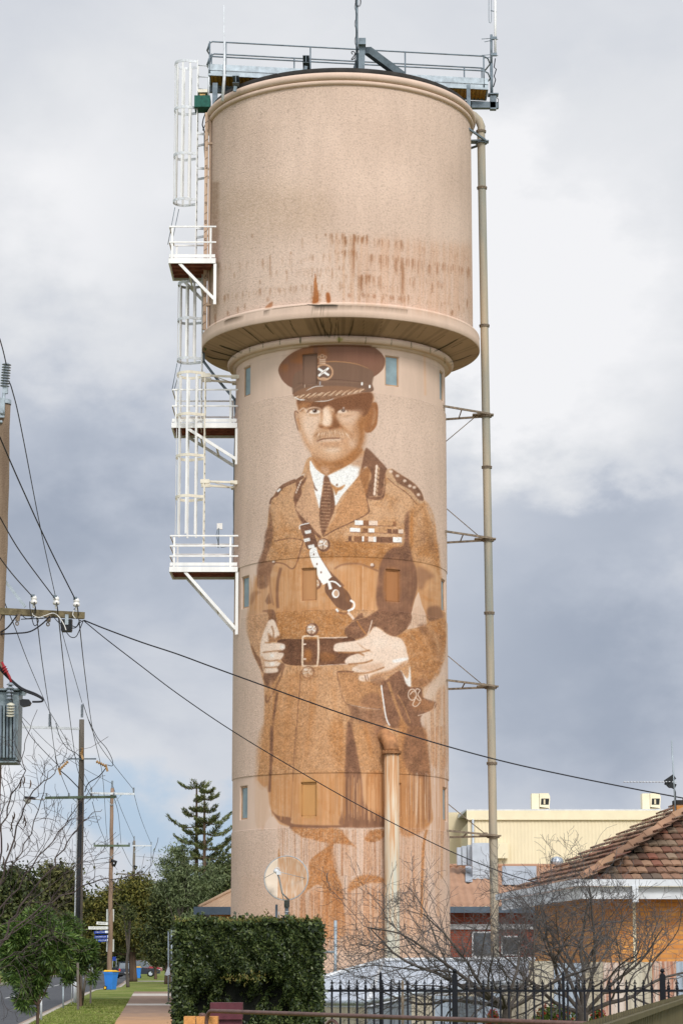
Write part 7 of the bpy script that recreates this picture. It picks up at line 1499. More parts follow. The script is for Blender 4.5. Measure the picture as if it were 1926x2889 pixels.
def bare_tree(base, fork_z, limbs, r0, label, seed, spec, group=None):
    rn = np.random.RandomState(seed); t = thing('bare_tree', tuple(base), label, 'tree', group); b = np.array(base); f = b+np.array((.02,0,fork_z)); lines = []
    mb = MB(); mb.tube(cr3([Vector(b), Vector(b+np.array((-.02,0,fork_z*.5))), Vector(f)]), [r0*(1.2-.3*i/12) for i in range(13)], 12)
    tr_ = []
    for (dx,dy,dz,L,r) in limbs: d = np.array((dx,dy,dz),float); d /= np.linalg.norm(d); grow(lines, f-np.array((0,0,.04)), d, L, r, 0, rn, spec)
    thick = [l for l in lines if l[1][0] > .012]; thin = [l for l in lines if l[1][0] <= .012]
    mb.build('trunk', M['bark'], t); smooth_tubes('limb', thick, M['bark'], t, 7); smooth_tubes('twigs', thin, M['twig'], t, 3); return t
SPEC = [(10,.15,.03,9,.68,.8),(9,.17,.02,7,.6,.75),(8,.2,.02,4,.6,.75),(6,.22,.02,0,.5,.6)]
bG = 'bare grey branched trees behind the black fence'
b1 = P(1427,2872,33.5); b1.z = 0
bare_tree(b1, .95, [(-1,.1,.35,2.2,.034),(-.9,-.5,.75,1.9,.03),(-.6,.4,.8,1.5,.028),(.1,-.3,1.0,1.4,.026),(.8,.3,.9,1.5,.026),(.9,-.4,.45,1.5,.03),(-1,.3,.12,2.3,.03),(-.3,-.8,.8,1.4,.026),(-1,-.2,.4,2.3,.03)], .07, 'left bare tree with drooping tangled grey twigs, its limbs reaching across the tower foot', 51, SPEC, bG)
b2_ = P(1640,2880,34.5); b2_.z = 0
bare_tree(b2_, .85, [(-.9,.2,.9,1.7,.032),(-.3,-.2,1.4,1.8,.032),(.35,.3,1.5,1.9,.03),(.9,-.1,.8,1.7,.032),(1,.2,.35,2.0,.036),(-.9,-.3,.4,1.6,.035),(.1,.6,1.3,1.7,.035),(-.15,.2,1.7,2.1,.025)], .085, 'right bare tree with taller upright grey twigs in front of the tiled house corner', 52, SPEC, bG)
# thorn tree at the left edge
def thorn():
    global MINR
    MINR = .0022
    Yt = 27.; rn = np.random.RandomState(61); b = P(-110,2700,Yt); b.z = 0; t = thing('bare_tree', tuple(b), 'bare thorny tree entering from the left edge with crooked twigs and dark seed pods', 'tree')
    lines = []; spec = [(9,.25,.0,7,.5,.75),(8,.28,.02,5,.5,.7),(6,.3,.0,0,.5,.7)]
    L0 = [([(-110,2850),(-60,2760),(10,2650),(60,2560),(120,2480),(180,2400),(215,2345),(250,2300),(290,2285)],.03),([(-110,2780),(-30,2600),(20,2440),(60,2300),(100,2230),(150,2180),(168,2110)],.028),([(-90,2720),(-30,2560),(0,2400),(15,2300),(40,2230),(68,2190),(66,2120),(90,2050),(106,2003)],.024),
          ([(-100,2780),(-20,2680),(60,2605),(150,2545),(230,2505),(300,2478),(380,2468),(425,2440),(446,2364)],.022),([(-100,2800),(-10,2712),(60,2684),(120,2645),(170,2612),(195,2600)],.018),([(-60,2640),(30,2530),(110,2420),(180,2330),(240,2250),(292,2190)],.02),([(-60,2600),(10,2480),(70,2380),(120,2260),(140,2180),(200,2140),(300,2075)],.018),
          ([(-100,2760),(20,2640),(130,2560),(210,2460),(260,2400),(330,2350)],.018),([(-60,2660),(40,2590),(140,2500),(230,2430),(300,2400)],.014),([(-90,2840),(0,2740),(90,2690),(150,2660)],.014),([(-60,2520),(0,2340),(10,2220),(-10,2120)],.016),([(-40,2620),(20,2560),(60,2460),(120,2380),(130,2300),(120,2240)],.014)]
    for pl, r0 in L0:
        dy = rn.uniform(-1,1); p = cr3([P(x,y,Yt+dy*(k/len(pl))) for k,(x,y) in enumerate(pl)], 4); p = [np.array(q)+rn.randn(3)*.014 for q in p]; n = len(p)-1; lines.append((p, [max(.003,r0*.62*(1-.85*(k/n)**.8)) for k in range(n+1)]))
        for q in range(6):
            u = .3+.68*(q+rn.rand())/8; i = min(n-1, int(u*n)); d = p[i+1]-p[i]; d /= np.linalg.norm(d); v = rn.randn(3); v -= d*v.dot(d); v /= np.linalg.norm(v); v[1] *= .5; dd = d*.75+v*.7; grow(lines, p[i], dd/np.linalg.norm(dd), rn.uniform(.3,.75), max(.003,r0*.3*(1-.6*u)), 1, rn, spec)
    mb = MB(); mb.tube([b, P(-112,2850,Yt), P(-100,2780,Yt)], [.12,.1,.07], 10); mb.build('trunk', M['bark_brown'], t)
    M['twig_b'] = mat('brown_twig', srgb(92,80,76), .85, 0, .3, 5, col2=srgb(54,44,44)); smooth_tubes('limb', [l for l in lines if l[1][0] > .012], M['twig_b'], t, 6); smooth_tubes('twigs', [l for l in lines if l[1][0] <= .012], M['twig_b'], t, 3)
    for (x,y) in ((86,2200),(68,2190),(58,2200),(40,2290),(68,2298),(72,2310),(32,2320),(22,2378),(10,2416),(42,2370),(0,2755),(36,2300)):
        a = P(x,y,Yt); mb = MB(); mb.tube([a, a+Vector((.008,0,-.035)), a+Vector((.004,0,-.07)), a+Vector((-.01,0,-.1))], [.004,.009,.009,.003], 5); mb.build('seed_pod', M['bark_brown'], t)
thorn()
# ---- hedge
def hedge():
    Yh = 30.; x0, x1 = P(481,2700,Yh).x+.03, P(911,2700,Yh).x-.03; zt = P(700,2604,Yh).z; dep = 1.5; rn = np.random.RandomState(71)
    t = thing('hedge', ((x0+x1)/2, Yh+dep/2, 0), 'clipped glossy dark green hedge block standing before the tower foot', 'hedge')
    mb = MB(); mb.box(((x0+x1)/2, Yh+dep/2+.26, (zt-.12)/2), (x1-x0-.3, dep-.4, zt-.12)); mb.build('dark_core', mat('hedge_core', (.008,.009,.006), .95, 0, .3, 9), t)  # near-black box standing in for the shade inside the hedge
    def hole(px, pz):   # hollow in the lower middle of the front face, in world x and z
        u = (px-(x0+x1)/2+.05)/.74; v = (pz-1.06)/.36; w_ = .35*np.sin(px*13+pz*5)+.3*np.sin(px*29-pz*17); return np.clip(1.15-(u*u)**.9-(v*v)+w_*.8, 0, 1)
    n = 44000; X = x0+(x1-x0)*rn.rand(n); Z = .5+(zt-.5)*rn.rand(n); h = hole(X,Z); keep = rn.rand(n) > h*.92; X, Z, h = X[keep], Z[keep], h[keep]
    bump = .05*np.sin(X*9+2)*np.sin(Z*11)+.03*np.sin(X*23+Z*17); ed = np.minimum(np.minimum(X-x0, x1-X)/.14, (zt-Z)/.14).clip(0,1)
    Y = Yh+.10+bump+h*.34+(1-ed)**2*.1+np.abs(rn.randn(len(X)))*.035; C_ = np.stack([X,Y,Z],1); D_ = rn.randn(len(X),3)*.7+np.array((0,-.5,-.45))
    C2 = []; D2 = []
    for sx in (x0, x1):
        m = 7000; y = Yh+dep*rn.rand(m); z = .4+(zt-.4)*rn.rand(m); C2.append(np.stack([sx+(.04 if sx == x0 else -.04)+rn.randn(m)*.035, y, z],1)); D2.append(rn.randn(m,3)*.7+np.array(((-.6 if sx == x0 else .6),0,-.3)))
    m = 9000; C2.append(np.stack([x0+(x1-x0)*rn.rand(m), Yh+.05+dep*rn.rand(m), 0*rn.rand(m)],1)); C2[-1][:,2] = zt+rn.randn(m)*.022+.022*np.sin(C2[-1][:,0]*7+1)+.014*np.sin(C2[-1][:,0]*19); D2.append(rn.randn(m,3)*.7+np.array((0,0,.5)))
    sx = np.repeat(x0+(x1-x0)*rn.rand(60),12); sl_ = rn.rand(len(sx)); C2.append(np.stack([sx+rn.randn(len(sx))*.012, np.repeat(Yh+.1+rn.rand(60)*.8,12)+rn.randn(len(sx))*.01, zt+.02+sl_*np.repeat(.03+.10*rn.rand(60)**2,12)],1)); D2.append(rn.randn(len(sx),3)*.6+np.array((0,0,.6)))
    C_ = np.concatenate([C_]+C2); D_ = np.concatenate([D_]+D2); L = .056*(.5+.9*rn.rand(len(C_))); cards('leaves', C_, D_, L, L*.5, F_hedge, t, fold=.18)
    m = 900; xx = x0+(x1-x0)*rn.rand(m); C3 = np.stack([xx, Yh+.05+.5*rn.rand(m), zt+.02+np.abs(rn.randn(m))*.022],1)
    q = 260; sx_ = rn.randn(q)*.13+x0+(x1-x0)*.63; C3 = np.concatenate([C3, np.stack([sx_, Yh+.1+.3*rn.rand(q), zt+.02+np.abs(rn.randn(q))*.045*np.exp(-((sx_-(x0+(x1-x0)*.63))/.12)**2)],1), np.stack([(x0+x1)/2+rn.randn(120)*.16, np.full(120,Yh+.04), 1.36+rn.randn(120)*.03],1)])
    cards('new_leaves', C3, rn.randn(len(C3),3)*.6+np.array((0,-.2,.9)), .045, .02, F_hedge_top, t, fold=.2)
hedge()
# ---- flowering shrubs behind the fence
def flower_bush(px0, px1, ytop, Yt, label, seed):
    rn = np.random.RandomState(seed); a, b = P(px0,2850,Yt), P(px1,2850,Yt); c = (a+b)/2; zt = P(px0,ytop,Yt).z; t = thing('flowering_shrub', (c.x,c.y,0), label, 'shrub', 'flowering shrubs behind the black fence')
    m = 2600; k = rn.randn(m,3); k /= np.linalg.norm(k,axis=1)[:,None]; C_ = np.array((c.x,c.y,zt*.55))+k*np.array(((b.x-a.x)/2,.3,zt*.45))*(.6+.4*rn.rand(m))[:,None]; cards('leaves', C_, rn.randn(m,3), .07, .035, fmat('bright_leaves', (.05,.09,.015),(.12,.19,.03),(.2,.27,.05)), t)
    m = 150; k = rn.randn(m,3); k[:,1] = -abs(k[:,1]); k /= np.linalg.norm(k,axis=1)[:,None]; C_ = np.array((c.x,c.y,zt*.55))+k*np.array(((b.x-a.x)/2,.32,zt*.47)); C_ = np.repeat(C_,5,0)+rn.randn(m*5,3)*.012; cards('flowers', C_, rn.randn(m*5,3), .03, .02, fmat('red_petals', (.35,.02,.02),(.5,.05,.04),(.3,.06,.02)), t)
flower_bush(1488, 1640, 2832, 36, 'green shrub dotted with small red flowers left of the right bare trunk', 81); flower_bush(1655, 1715, 2848, 36, 'small pale green shrub right of the right bare trunk', 82); flower_bush(1366, 1412, 2852, 36, 'small bright green shrub beside the left bare trunk', 83)
# ---------------------------------------------------------------- street furniture, cars, fences, gate
M['bin_blue'] = mat('blue_plastic', (.03,.20,.62), .45, 0, .06, 3, spec=.4); M['bin_yellow'] = mat('yellow_plastic', (.80,.45,.02), .45, 0, .06, 3); M['rubber'] = mat('rubber', (.015,.015,.015), .7, 0, .1, 4)
def wheelie(base, label, s=1.0, m='bin_blue', wheel=True):
    b = Vector(base); t = thing('wheelie_bin', tuple(b), label, 'bin', 'wheelie bins at the kerb'); w0, w1, d0, d1, h = .21*s, .29*s, .22*s, .34*s, .98*s
    mb = MB(); rings = []
    for (w_, d_, z) in ((w0,d0,.02),(w0+.01,d0+.01,.1),(w1-.02,d1-.04,.85*s),(w1,d1-.02,.87*s),(w1,d1-.02,.95*s),(w1-.02,d1-.04,h)):
        rings.append([b+Vector(((w_-.03)*sx+.03*cx, (d_-.03)*sy+.03*cy, z)) for sx,sy,cx,cy in ((-1,-1,-1,-.3),(-1,-1,-.3,-1),(1,-1,.3,-1),(1,-1,1,-.3),(1,1,1,.3),(1,1,.3,1),(-1,1,-.3,1),(-1,1,-1,.3))])
    vs = [v for r in rings for v in r]; fs = [(i*8+k,i*8+(k+1)%8,(i+1)*8+(k+1)%8,(i+1)*8+k) for i in range(len(rings)-1) for k in range(8)]+[tuple(range(8))[::-1]]; mb.add(vs, fs); mb.build('body', M[m], t)
    mb = MB(); mb.prism([b+Vector(q)*1 for q in ((-.3*s,-.37*s,h+.002),(.3*s,-.37*s,h+.002),(.3*s,.33*s,h+.002),(-.3*s,.33*s,h+.002))], (0,0,.03)); mb.hexa([b+Vector(q) for q in ((-.27*s,-.3*s,h+.034),(.27*s,-.3*s,h+.034),(.27*s,.3*s,h+.034),(-.27*s,.3*s,h+.034),(-.18*s,-.2*s,h+.08),(.18*s,-.2*s,h+.08),(.2*s,.3*s,h+.09),(-.2*s,.3*s,h+.09))]); mb.build('lid', M['bin_yellow'], t)
    mb = MB(); mb.tube([b+Vector((-.24*s,.36*s,h-.03)),b+Vector((-.24*s,.42*s,h)),b+Vector((.24*s,.42*s,h)),b+Vector((.24*s,.36*s,h-.03))], .014, 6); mb.build('handle', M[m], t)
    for sx in (-1,1):
        c = b+Vector((sx*.25*s+.01,.2*s,.11)); mb = MB(); mb.lathe([(.001,-.025),(.11,-.025),(.115,0),(.11,.025),(.001,.025)], c, 18, (1,.25,0), smooth=False); wh = mb.build('wheel', M['rubber'], t); mb = MB(); mb.lathe([(.001,-.03),(.065,-.03),(.065,.03),(.001,.03)], c, 14, (1,.25,0), smooth=False); mb.build('hub', M['bin_yellow'], wh)
    return t
b = P(313,2791,136.2); b.z = 0; w1_ = wheelie(b, 'blue wheelie bin with yellow lid standing in front of the third pole', 1.0)
for c in kids(w1_): pass
w1_.rotation_euler = (0,0,R(58))
wheelie(G(389.5,2760), 'small far blue wheelie bin with yellow lid between the thick trunk and red vehicle')
# cars
def car(base, rz, L, Wd, H, col, label, kind='suv', col2=None):
    t = thing('parked_car' if kind != 'ute' else 'parked_utility_truck', tuple(base), label, 'car'); b = Vector(base); pm = mat('car_paint', col, .3, .2, .03, 2, spec=.6)
    def prof(pts, w_, m, name, inset=0):
        mb = MB(); n = len(pts); vs = []
        for s_ in (-1,1):
            for (x,z,k) in pts: vs.append(b+Vector((x*L, s_*w_*k/2, z*H)))
        mb.add(vs, [tuple(range(n))[::-1], tuple(range(n,2*n))]+[(i,(i+1)%n,n+(i+1)%n,n+i) for i in range(n)]); return mb.build(name, m, t)
    body = [(-.5,.22,.94),(-.49,.5,.98),(-.46,.58,1),(-.2,.6,1),(.12,.58,1),(.2,.55,1),(.42,.5,.98),(.5,.42,.92),(.5,.2,.92),(.3,.17,1),(-.3,.17,1)]
    cab = [(-.46,.585,.9),(-.40,.9,.78),(-.3,.98,.75),(0,1,.75),(.08,.95,.76),(.22,.58,.9)] if kind == 'suv' else [(-.08,.585,.9),(-.04,.95,.78),(.1,1,.75),(.16,.95,.76),(.28,.57,.9)]
    prof(body, Wd, pm, 'body'); g_ = prof(cab, Wd*.97, M['winglass'], 'windows'); roof = [(x*1.0,z+(.012 if z > .9 else 0),k*1.005) for x,z,k in cab if z > .85]
    mb = MB(); mb.box(b+Vector(((-.15 if kind == 'suv' else .06)*L,0,H*.99)), (L*(.38 if kind == 'suv' else .16), Wd*.72, .05)); mb.build('roof_panel', pm, t)
    for sx in (-.31,.31):
        for sy in (-1,1):
            c = b+Vector((sx*L, sy*(Wd/2-.1), .33)); mb = MB(); mb.lathe([(.2,-.11),(.33,-.11),(.34,0),(.33,.11),(.2,.11)], c, 22, (0,1,0)); wh = mb.build('wheel', M['rubber'], t); mb = MB(); mb.lathe([(.001,-.1),(.21,-.1),(.21,.1),(.001,.1)], c, 12, (0,1,0), smooth=False); mb.build('rim', M['silver'], wh)
    for sy in (-1,1):
        mb = MB(); mb.box(b+Vector((-.492*L, sy*Wd*.4, H*.5)), (.06,.16,.26)); mb.build('tail_light', mat('red_lens', (.55,.03,.03), .3), t); mb = MB(); mb.box(b+Vector((.485*L, sy*Wd*.36, H*.43)), (.06,.3,.14)); mb.build('headlight', M['porc'], t)
    mb = MB(); mb.box(b+Vector((-.51*L,0,H*.26)), (.12,Wd*.92,.2)); mb.build('bumper', M['black'], t); mb = MB(); mb.box(b+Vector((-.518*L,0,H*.33)), (.13,.38,.11)); mb.build('number_plate', M['sign_white'], t)
    t.rotation_euler = (0,0,rz); return t
g = G(350,2756); car(Vector((g.x,g.y+1,-.13)), R(90+10), 4.4, 1.78, 1.62, (.02,.03,.055), 'dark blue wagon seen from behind on the road right of the third pole')
g = G(241,2748); car(Vector((g.x,g.y,-.13)), R(-86), 4.5, 1.8, 1.5, (.72,.73,.74), 'white car coming along the road behind the young trees')
g = G(380,2756); car(Vector((g.x,g.y+1.2,0)), R(2), 5.0, 1.8, 1.6, (.02,.025,.04), 'dark utility truck parked on the grass beyond the olive tree', 'ute')
g = G(388,2752); car(Vector((g.x,g.y+7,0.12)), R(-3), 4.4, 1.75, 1.55, (.30,.02,.03), 'red car parked beyond the dark utility truck')
ss = G(323,2728); ss = P(323,2725,262); sg = thing('blue_sign', (ss.x,262,0), 'small blue road sign on two legs far down the street', 'sign'); mb = MB(); mb.box(P(323,2705,262), (.38,.03,.42)); mb.build('sign_panel', M['sign_blue'], sg)
for dx_ in (-.2,.2): mb = MB(); mb.tube([(ss.x+dx_,262.03,0),(ss.x+dx_,262.03,P(323,2705,262).z)], .025, 6); mb.build('leg', M['galv'], sg)
# ---- compound fence posts beside the hedge and behind it
def post(px, yt, yb, r, lab, g='galvanised posts of the chain fence', Yp=None):
    a = G(px,yb) if Yp is None else Vector((P(px,yt,Yp).x,Yp,0)); t = thing('fence_post', tuple(a), lab, 'post', g); MB().tube([a, P(px,yt,a.y)], r, 8).build('post', M['galv'], t); MB().lathe([(r*1.1,-.03),(r*1.1,.01),(.001,.02)], P(px,yt,a.y), 8).build('cap', M['galv_dark'], t); return a
pa1 = post(476,2628,2826,.035,'galvanised fence post at the left edge of the hedge, nearer the path'); pa2 = post(484.5,2622,2815,.035,'galvanised fence post touching the hedge left side, slightly taller')
mb = MB(); c = P(475,2742,pa1.y-.1); mb.prism([c+Vector(q) for q in ((-.02,0,.2),(.06,0,.17),(.07,0,-.1),(-.01,.0,-.14),(-.14,0,-.12),(-.08,0,.02))], (0,.05,0)); tag(mb.build('plastic_bag', mat('pale_plastic', srgb(214,218,228), .5, 0, .1, 9)), 'pale plastic bag caught on the galvanised post left of the hedge', 'bag')
Yc = 56.; cf = thing('chain_fence', tuple(Vector((P(940,2700,Yc).x,Yc,0))), 'galvanised chain mesh fence with top pipe between hedge and black fence, before the tower', 'fence')
MB().tube([Vector((P(946,2600,Yc).x,Yc,0)), P(946,2597,Yc)], .036, 8).build('post', M['galv'], cf); MB().tube([P(880,2686,Yc),P(946,2686,Yc)], .03, 8).build('rail', M['galv'], cf)
mb = MB(); xA, xB = P(880,2700,Yc).x, P(1075,2700,Yc).x; z0, z1 = 0.05, P(940,2690,Yc).z; H_ = z1-z0; p_ = .11; nx = int((xB-xA+H_)/p_)
for k in range(nx):
    for s_ in (-1,1):
        xs0 = xA-H_+k*p_ if s_ > 0 else xA+k*p_; a = [xs0, z0]; b_ = [xs0+s_*H_, z1]; 
        t0, t1 = 0., 1.
        f = lambda t: a[0]+(b_[0]-a[0])*t
        if s_ > 0: t0 = max(0,(xA-a[0])/H_); t1 = min(1,(xB-a[0])/H_)
        else: t0 = max(0,(a[0]-xB)/H_); t1 = min(1,(a[0]-xA)/H_)
        if t1 > t0: mb.tube([(f(t0),Yc+.004*s_,a[1]+H_*t0),(f(t1),Yc+.004*s_,a[1]+H_*t1)], .0034, 3, cap=False)
mb.tube([(xA,Yc,P(940,2742,Yc).z),(P(1250,2740,Yc).x,Yc,P(940,2738,Yc).z)], .004, 4); o = mb.build('mesh', M['galv_dark'], cf)
# ---- satellite dish
Yd = 68.; dc = P(807,2477,Yd); dish = thing('satellite_dish', (dc.x,Yd+.1,0), 'large round satellite dish on a post, half painted brown to match the mural behind', 'satellite dish')
dn_ = Vector((-.16,-1,.14)).normalized(); q = Vector((0,0,1)).rotation_difference(dn_).to_matrix(); rd = .615
def dish_mat():
    m, t, b_ = nt_mat('painted_dish'); n = t.nodes; l = t.links; tcn = n.new('ShaderNodeTexCoord'); sp_ = n.new('ShaderNodeSeparateXYZ'); l.new(tcn.outputs['Object'], sp_.inputs[0]); lt = n.new('ShaderNodeMath'); lt.operation = 'GREATER_THAN'; lt.inputs[1].default_value = -.235; l.new(sp_.outputs[0], lt.inputs[0])
    mp = n.new('ShaderNodeMapping'); mp.inputs['Scale'].default_value = (9,1,1.2); mp.inputs['Rotation'].default_value = (0,.25,0); l.new(tcn.outputs['Object'], mp.inputs[0]); no = n.new('ShaderNodeTexNoise'); no.inputs['Scale'].default_value = 2.2; no.inputs['Detail'].default_value = 5; l.new(mp.outputs[0], no.inputs['Vector'])
    r = n.new('ShaderNodeValToRGB'); e = r.color_ramp.elements; e[0].position = .45; e[0].color = (*srgb(178,138,102),1); e[1].position = .72; e[1].color = (*srgb(194,176,156),1); l.new(no.outputs['Fac'], r.inputs[0]); mx_ = n.new('ShaderNodeMix'); mx_.data_type = 'RGBA'; l.new(lt.outputs[0], mx_.inputs[0]); mx_.inputs[6].default_value = (*srgb(204,188,168),1); l.new(r.outputs[0], mx_.inputs[7]); l.new(mx_.outputs[2], b_.inputs['Base Color']); b_.inputs['Roughness'].default_value = .6; return m
mb = MB(); mb.lathe([(.001,-.10),(.15,-.094),(.3,-.076),(.45,-.046),(.56,-.016),(rd,0),(rd,-.02),(.45,-.07),(.2,-.115),(.001,-.125)], dc, 64, dn_); mb.build('reflector', dish_mat(), dish)
mb = MB(); mb.tube([dc+q@Vector((rd*math.cos(t),rd*math.sin(t),-.008)) for t in np.linspace(0,2*math.pi,65)], .014, 6, cap=False); mb.build('rim', M['galv'], dish)
fp = P(780,2458,Yd-.55); mb = MB(); mb.tube([dc+q@Vector((0,-rd,0)), P(796,2520,Yd-.4), P(788,2480,Yd-.5), fp], .022, 8); mb.tube([dc+q@Vector((0,-rd,0)), P(800,2540,Yd-.3), P(792,2500,Yd-.45), fp+Vector((.03,0,-.02))], .012, 6); am = mb.build('feed_arm', M['galv'], dish)
L_ = [P(745,2478,Yd), P(870,2480,Yd)]; mb = MB(); [mb.tube([v, fp], .008, 5) for v in L_]; mb.build('strut', M['galv'], dish)
mb = MB(); mb.lathe([(.001,-.08),(.06,-.08),(.07,.04),(.05,.1),(.001,.1)], fp, 14, Vector((.3,1,-.1))); mb.box(fp+Vector((.06,-.05,-.05)), (.12,.1,.1)); mb.tube([fp+Vector((-.05,0,.06)),fp+Vector((.03,-.05,.1)),fp+Vector((.1,0,.03))], .012, 6); mb.build('feed_horn', M['galv_light'], dish)
mb = MB(); mb.tube([(P(809,2600,Yd+.2).x,Yd+.25,0), P(809,2545,Yd+.25)], .055, 12); mb.tube([P(809,2560,Yd+.25), P(809,2500,Yd+.18)], .08, 12); pp = mb.build('post', M['galv_dark'], dish)
for y in (2560,2572,2590): MB().lathe([(.001,-.008),(.07,-.008),(.07,.008),(.001,.008)], P(809,y,Yd+.25), 14).build('collar', M['galv_light'], pp)
a = P(780,2552,Yd+.6); tag(MB().tube([(a.x,Yd+.6,0),a], .035, 8).build('steel_post', M['galv_dark']), 'short dark steel post just left of the satellite dish post', 'post')
a = P(787,2572,Yd+.6); tag(MB().tube([(a.x,Yd+.6,0),a], .016, 8).build('conduit', M['porc']), 'thin white conduit stub between the short post and the dish post', 'conduit')
# ---- black iron fence
Yf = 31.; M['iron'] = mat('black_iron', (.007,.008,.012), .5, 0, .15, 8, spec=.2); zr = P(1300,2795,Yf).z
fe = thing('iron_fence', tuple(Vector((P(1282,2800,Yf).x,Yf,0))), 'black iron picket fence with leaf shaped finials and ball topped posts', 'fence')
def ipost(px):
    x = P(px,2800,Yf).x; zt_ = P(px,2750,Yf).z; mb = MB(); mb.box((x,Yf,zt_/2), (.068,.068,zt_)); po = mb.build('post', M['iron'], fe); mb = MB(); mb.box((x,Yf,zt_+.008), (.05,.05,.016)); mb.lathe([(.02,.01),(.014,.02),(.014,.03)], (x,Yf,zt_), 10); mb.ball((x,Yf,zt_+.048), .029, 14); mb.build('ball_cap', M['iron'], po)
for px in (696, 1282, 1868): ipost(px)
mb = MB(); mb.bar((P(690,2795,Yf).x,Yf,zr),(P(1980,2795,Yf).x,Yf,zr), .03,.03); mb.build('rail', M['iron'], fe); mb = MB(); mb.bar((P(690,2795,Yf).x,Yf,.18),(P(1980,2795,Yf).x,Yf,.18), .03,.03); mb.build('rail', M['iron'], fe)
zt_ = P(1300,2764,Yf).z; h = zt_-zr
def picket(x):
    mb = MB(); mb.tube([(0,0,.05),(0,0,zr+h*.1)], .0125, 8); mb.lathe([(.012,0),(.021,.008),(.022,.022),(.014,.034),(.012,.038),(.019,.042),(.019,.050),(.011,.054),(.009,.066)], (0,0,zr+h*.08), 10)
    z = zr+h*.5; pts = [(0,1.0),(.10,.9),(.17,.72),(.12,.5),(.2,.52),(.34,.46),(.46,.3),(.42,.16),(.30,.12),(.34,.26),(.22,.3),(.1,.2),(.09,0)]; pl = [(x_*.05,0,z+v*h*.52) for x_,v in pts]+[(-x_*.05,0,z+v*h*.52) for x_,v in pts[::-1][:-1]]
    mb.prism([Vector((a,-.005,c)) for a,_,c in pl], (0,.010,0)); mb.prism([Vector((a,-.007,c)) for a,_,c in [(x_*.05*.6,0,z+v*h*.5) for x_,v in ((0,1),(.16,.85),(.22,.65),(.12,.3),(-.12,.3),(-.22,.65),(-.16,.85))]], (0,.014,0)); return mb
px = 1282-23.8*24.5; first = None; xs = []
while px < 1975:
    if min(abs(px-q) for q in (696,1282,1868)) > 10: xs.append(P(px,2800,Yf).x)
    px += 23.72
pk = picket(0); me_o = pk.build('picket', M['iron']); me_o.parent = fe; me_o.location = (xs[0]-OFF[fe.name].x, 0, 0)
for x in xs[1:]: c = me_o.copy(); S.collection.objects.link(c); c.parent = fe; c.location = (x-OFF[fe.name].x, 0, 0)
for (px_, yt, lab) in ((1073,2739,'dark pointed stake behind the black fence near the hedge'),(1588,2738,'dark pointed stake behind the black fence before the left bare tree'),(1135,2764,'rusty square stake behind the black fence, shorter than its pointed neighbours')):
    x = P(px_,2800,31.6).x; z = P(px_,yt,31.6).z; mb = MB(); mb.box((x,31.6,(z-.03)/2), (.034,.034,z-.03)); mb.add([(x-.017,31.583,z-.03),(x+.017,31.583,z-.03),(x+.017,31.617,z-.03),(x-.017,31.617,z-.03),(x,31.6,z)], [(0,1,4),(1,2,4),(2,3,4),(3,0,4)]); tag(mb.build('stake', M['iron'] if px_ != 1135 else M['rust']), lab, 'stake', 'stakes behind the black fence')
# ---- olive steel fence, bottom right
of = thing('steel_fence', tuple(Vector((1.9,16.5,0))), 'olive brown ribbed steel fence in the bottom right corner', 'fence'); M['olive'] = mat('olive_steel', srgb(98,91,68), .75, 0, .10, 2.5, spec=.12, streak=True)
zt_ = 1.2; a = P(1600,2899,20); b_ = P(1960,2800,20); 
def at_z(px,py,z): d = ray(px,py); return Vector((0,0,CAMZ))+d*((z-CAMZ)/d.z)
A_, B_ = at_z(1600,2901,zt_), at_z(1990,2788,zt_); dd_ = (B_-A_); L = dd_.length; d = dd_/L; nn = Vector((d.y,-d.x,0)); mb = MB(); n = int(L/.235); prof = [(0,0),(.085,0),(.105,.028),(.15,.028),(.17,0),(.235,0)]
for k in range(n):
    col = [A_+d*(k*.235+u)-nn*v for u,v in prof]; vs = []
    for p in col: vs += [(p.x,p.y,0),(p.x,p.y,zt_)]
    vs2 = [(x-nn.x*.004,y-nn.y*.004,z) for x,y,z in vs]; mb.add(vs, [(2*i,2*i+2,2*i+3,2*i+1) for i in range(5)])
mb.build('ribbed_sheet', M['olive'], of); mb = MB(); mb.bar(A_+Vector((0,0,-.05))+nn*.03, B_+Vector((0,0,-.05))+nn*.03, .04, .04); mb.build('top_rail', M['olive'], of)
for k in range(1,n,3): q_ = A_+d*(k*.235+.12)-nn*.04-Vector((0,0,.13)); MB().ball(q_, .012, 8).build('screw', M['galv'], of)
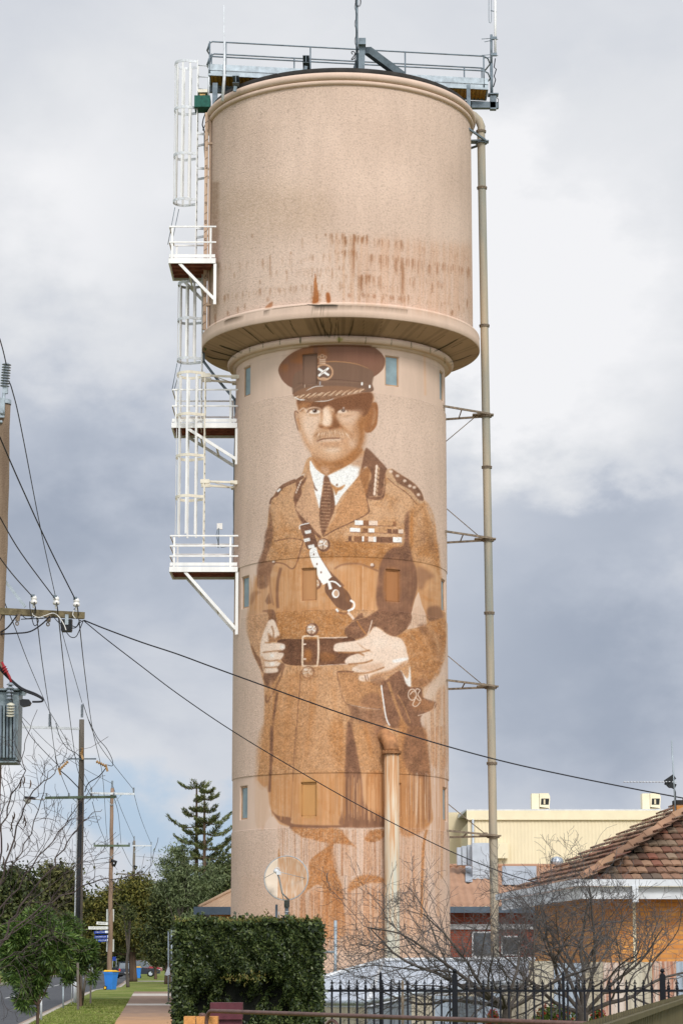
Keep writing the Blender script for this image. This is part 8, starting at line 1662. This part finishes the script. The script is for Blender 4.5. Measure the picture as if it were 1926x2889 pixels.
# ---- brown tubular gate
M['gate'] = mat('brown_gate_paint', srgb(98,70,62), .45, 0, .2, 16, .2, 60, spec=.45); zg_ = 1.10
gl = at_z(590,2852,zg_); gr = at_z(1660,2889,zg_); gt = thing('tubular_gate', (gl.x,gl.y,0), 'brown tubular steel gate with rounded top corner crossing the bottom foreground', 'gate')
gd = (gr-gl).normalized(); r_ = .019; q0 = gl+gd*.0
pts = [gl+gd*-.045+Vector((0,0,-1.0)), gl+gd*-.045+Vector((0,0,-.12))]+[gl+gd*(.05-.095*math.cos(t))+Vector((0,0,-.1+.1*math.sin(t))) for t in np.linspace(0.1,math.pi/2,9)]+[gl+gd*t for t in (.3,.8,1.4,2.0,3.0,4.0,(gr-gl).length)]
MB().tube(pts, r_, 14).build('frame', M['gate'], gt)
c0_ = at_z(937,2899,1.0); c0_ = gl+gd*((c0_.x-gl.x)/gd.x); c0_.z = zg_-.16
MB().tube([c0_+gd*(.115*math.cos(t))+Vector((0,0,.115*math.sin(t))) for t in np.linspace(0,math.pi,17)]+[c0_-gd*.115-Vector((0,0,.5))], .014, 12).build('scroll', M['gate'], gt)
gp = gl+gd*-.13; mb = MB(); mb.box((gp.x,gp.y+.02,.53), (.055,.055,1.06)); mb.lathe([(.03,0),(.03,.012),(.02,.018),(.001,.02)], (gp.x,gp.y+.02,1.06), 16); tag(mb.build('gate_post', M['gate']), 'square brown steel gate post beside the rounded gate corner', 'post')
# ---- letterbox and brick pier
Ym = 24.2; a, b_ = P(593,2829,Ym), P(684,2829,Ym); m_ = mat('maroon_paint', (.10,.022,.032), .5, 0, .15, 10, spec=.3); lb_ = thing('letterbox', ((a.x+b_.x)/2,Ym,0), 'dark maroon box letterbox in front of the hedge', 'letterbox')
MB().box(((a.x+b_.x)/2,Ym+.12,a.z-.075), (b_.x-a.x,.24,.15)).build('box', m_, lb_); MB().box(((a.x+b_.x)/2,Ym+.13,a.z-.33), (b_.x-a.x-.015,.22,.35)).build('base', m_, lb_); MB().box(((a.x+b_.x)/2,Ym-.008,a.z-.154), (b_.x-a.x+.004,.02,.012)).build('flap', m_, lb_); MB().box(((a.x+b_.x)/2,Ym+.13,.3), (.12,.12,.6)).build('stand', m_, lb_)
M['ob'] = mat('orange_brick_face', srgb(208,146,86), .85, 0, .12, 30, .4, 60)
bp_ = thing('brick_pier', (P(566,2889,22.9).x,22.9,0), 'low pier of two orange bricks beside the gate corner', 'pier'); z = P(560,2868,22.8).z
for x0,x1 in ((519,551.5),(554.5,614)): a, b_ = P(x0,2868,22.8), P(x1,2868,22.8); MB().box(((a.x+b_.x)/2,22.9,z/2), (b_.x-a.x,.2,z)).build('brick', M['ob'], bp_)
MB().box(((P(519,2868,22.8).x+P(614,2868,22.8).x)/2,22.93,z/2-.006), (P(614,2868,22.8).x-P(519,2868,22.8).x-.01,.18,z-.012)).build('mortar', M['beige_wall'], bp_)
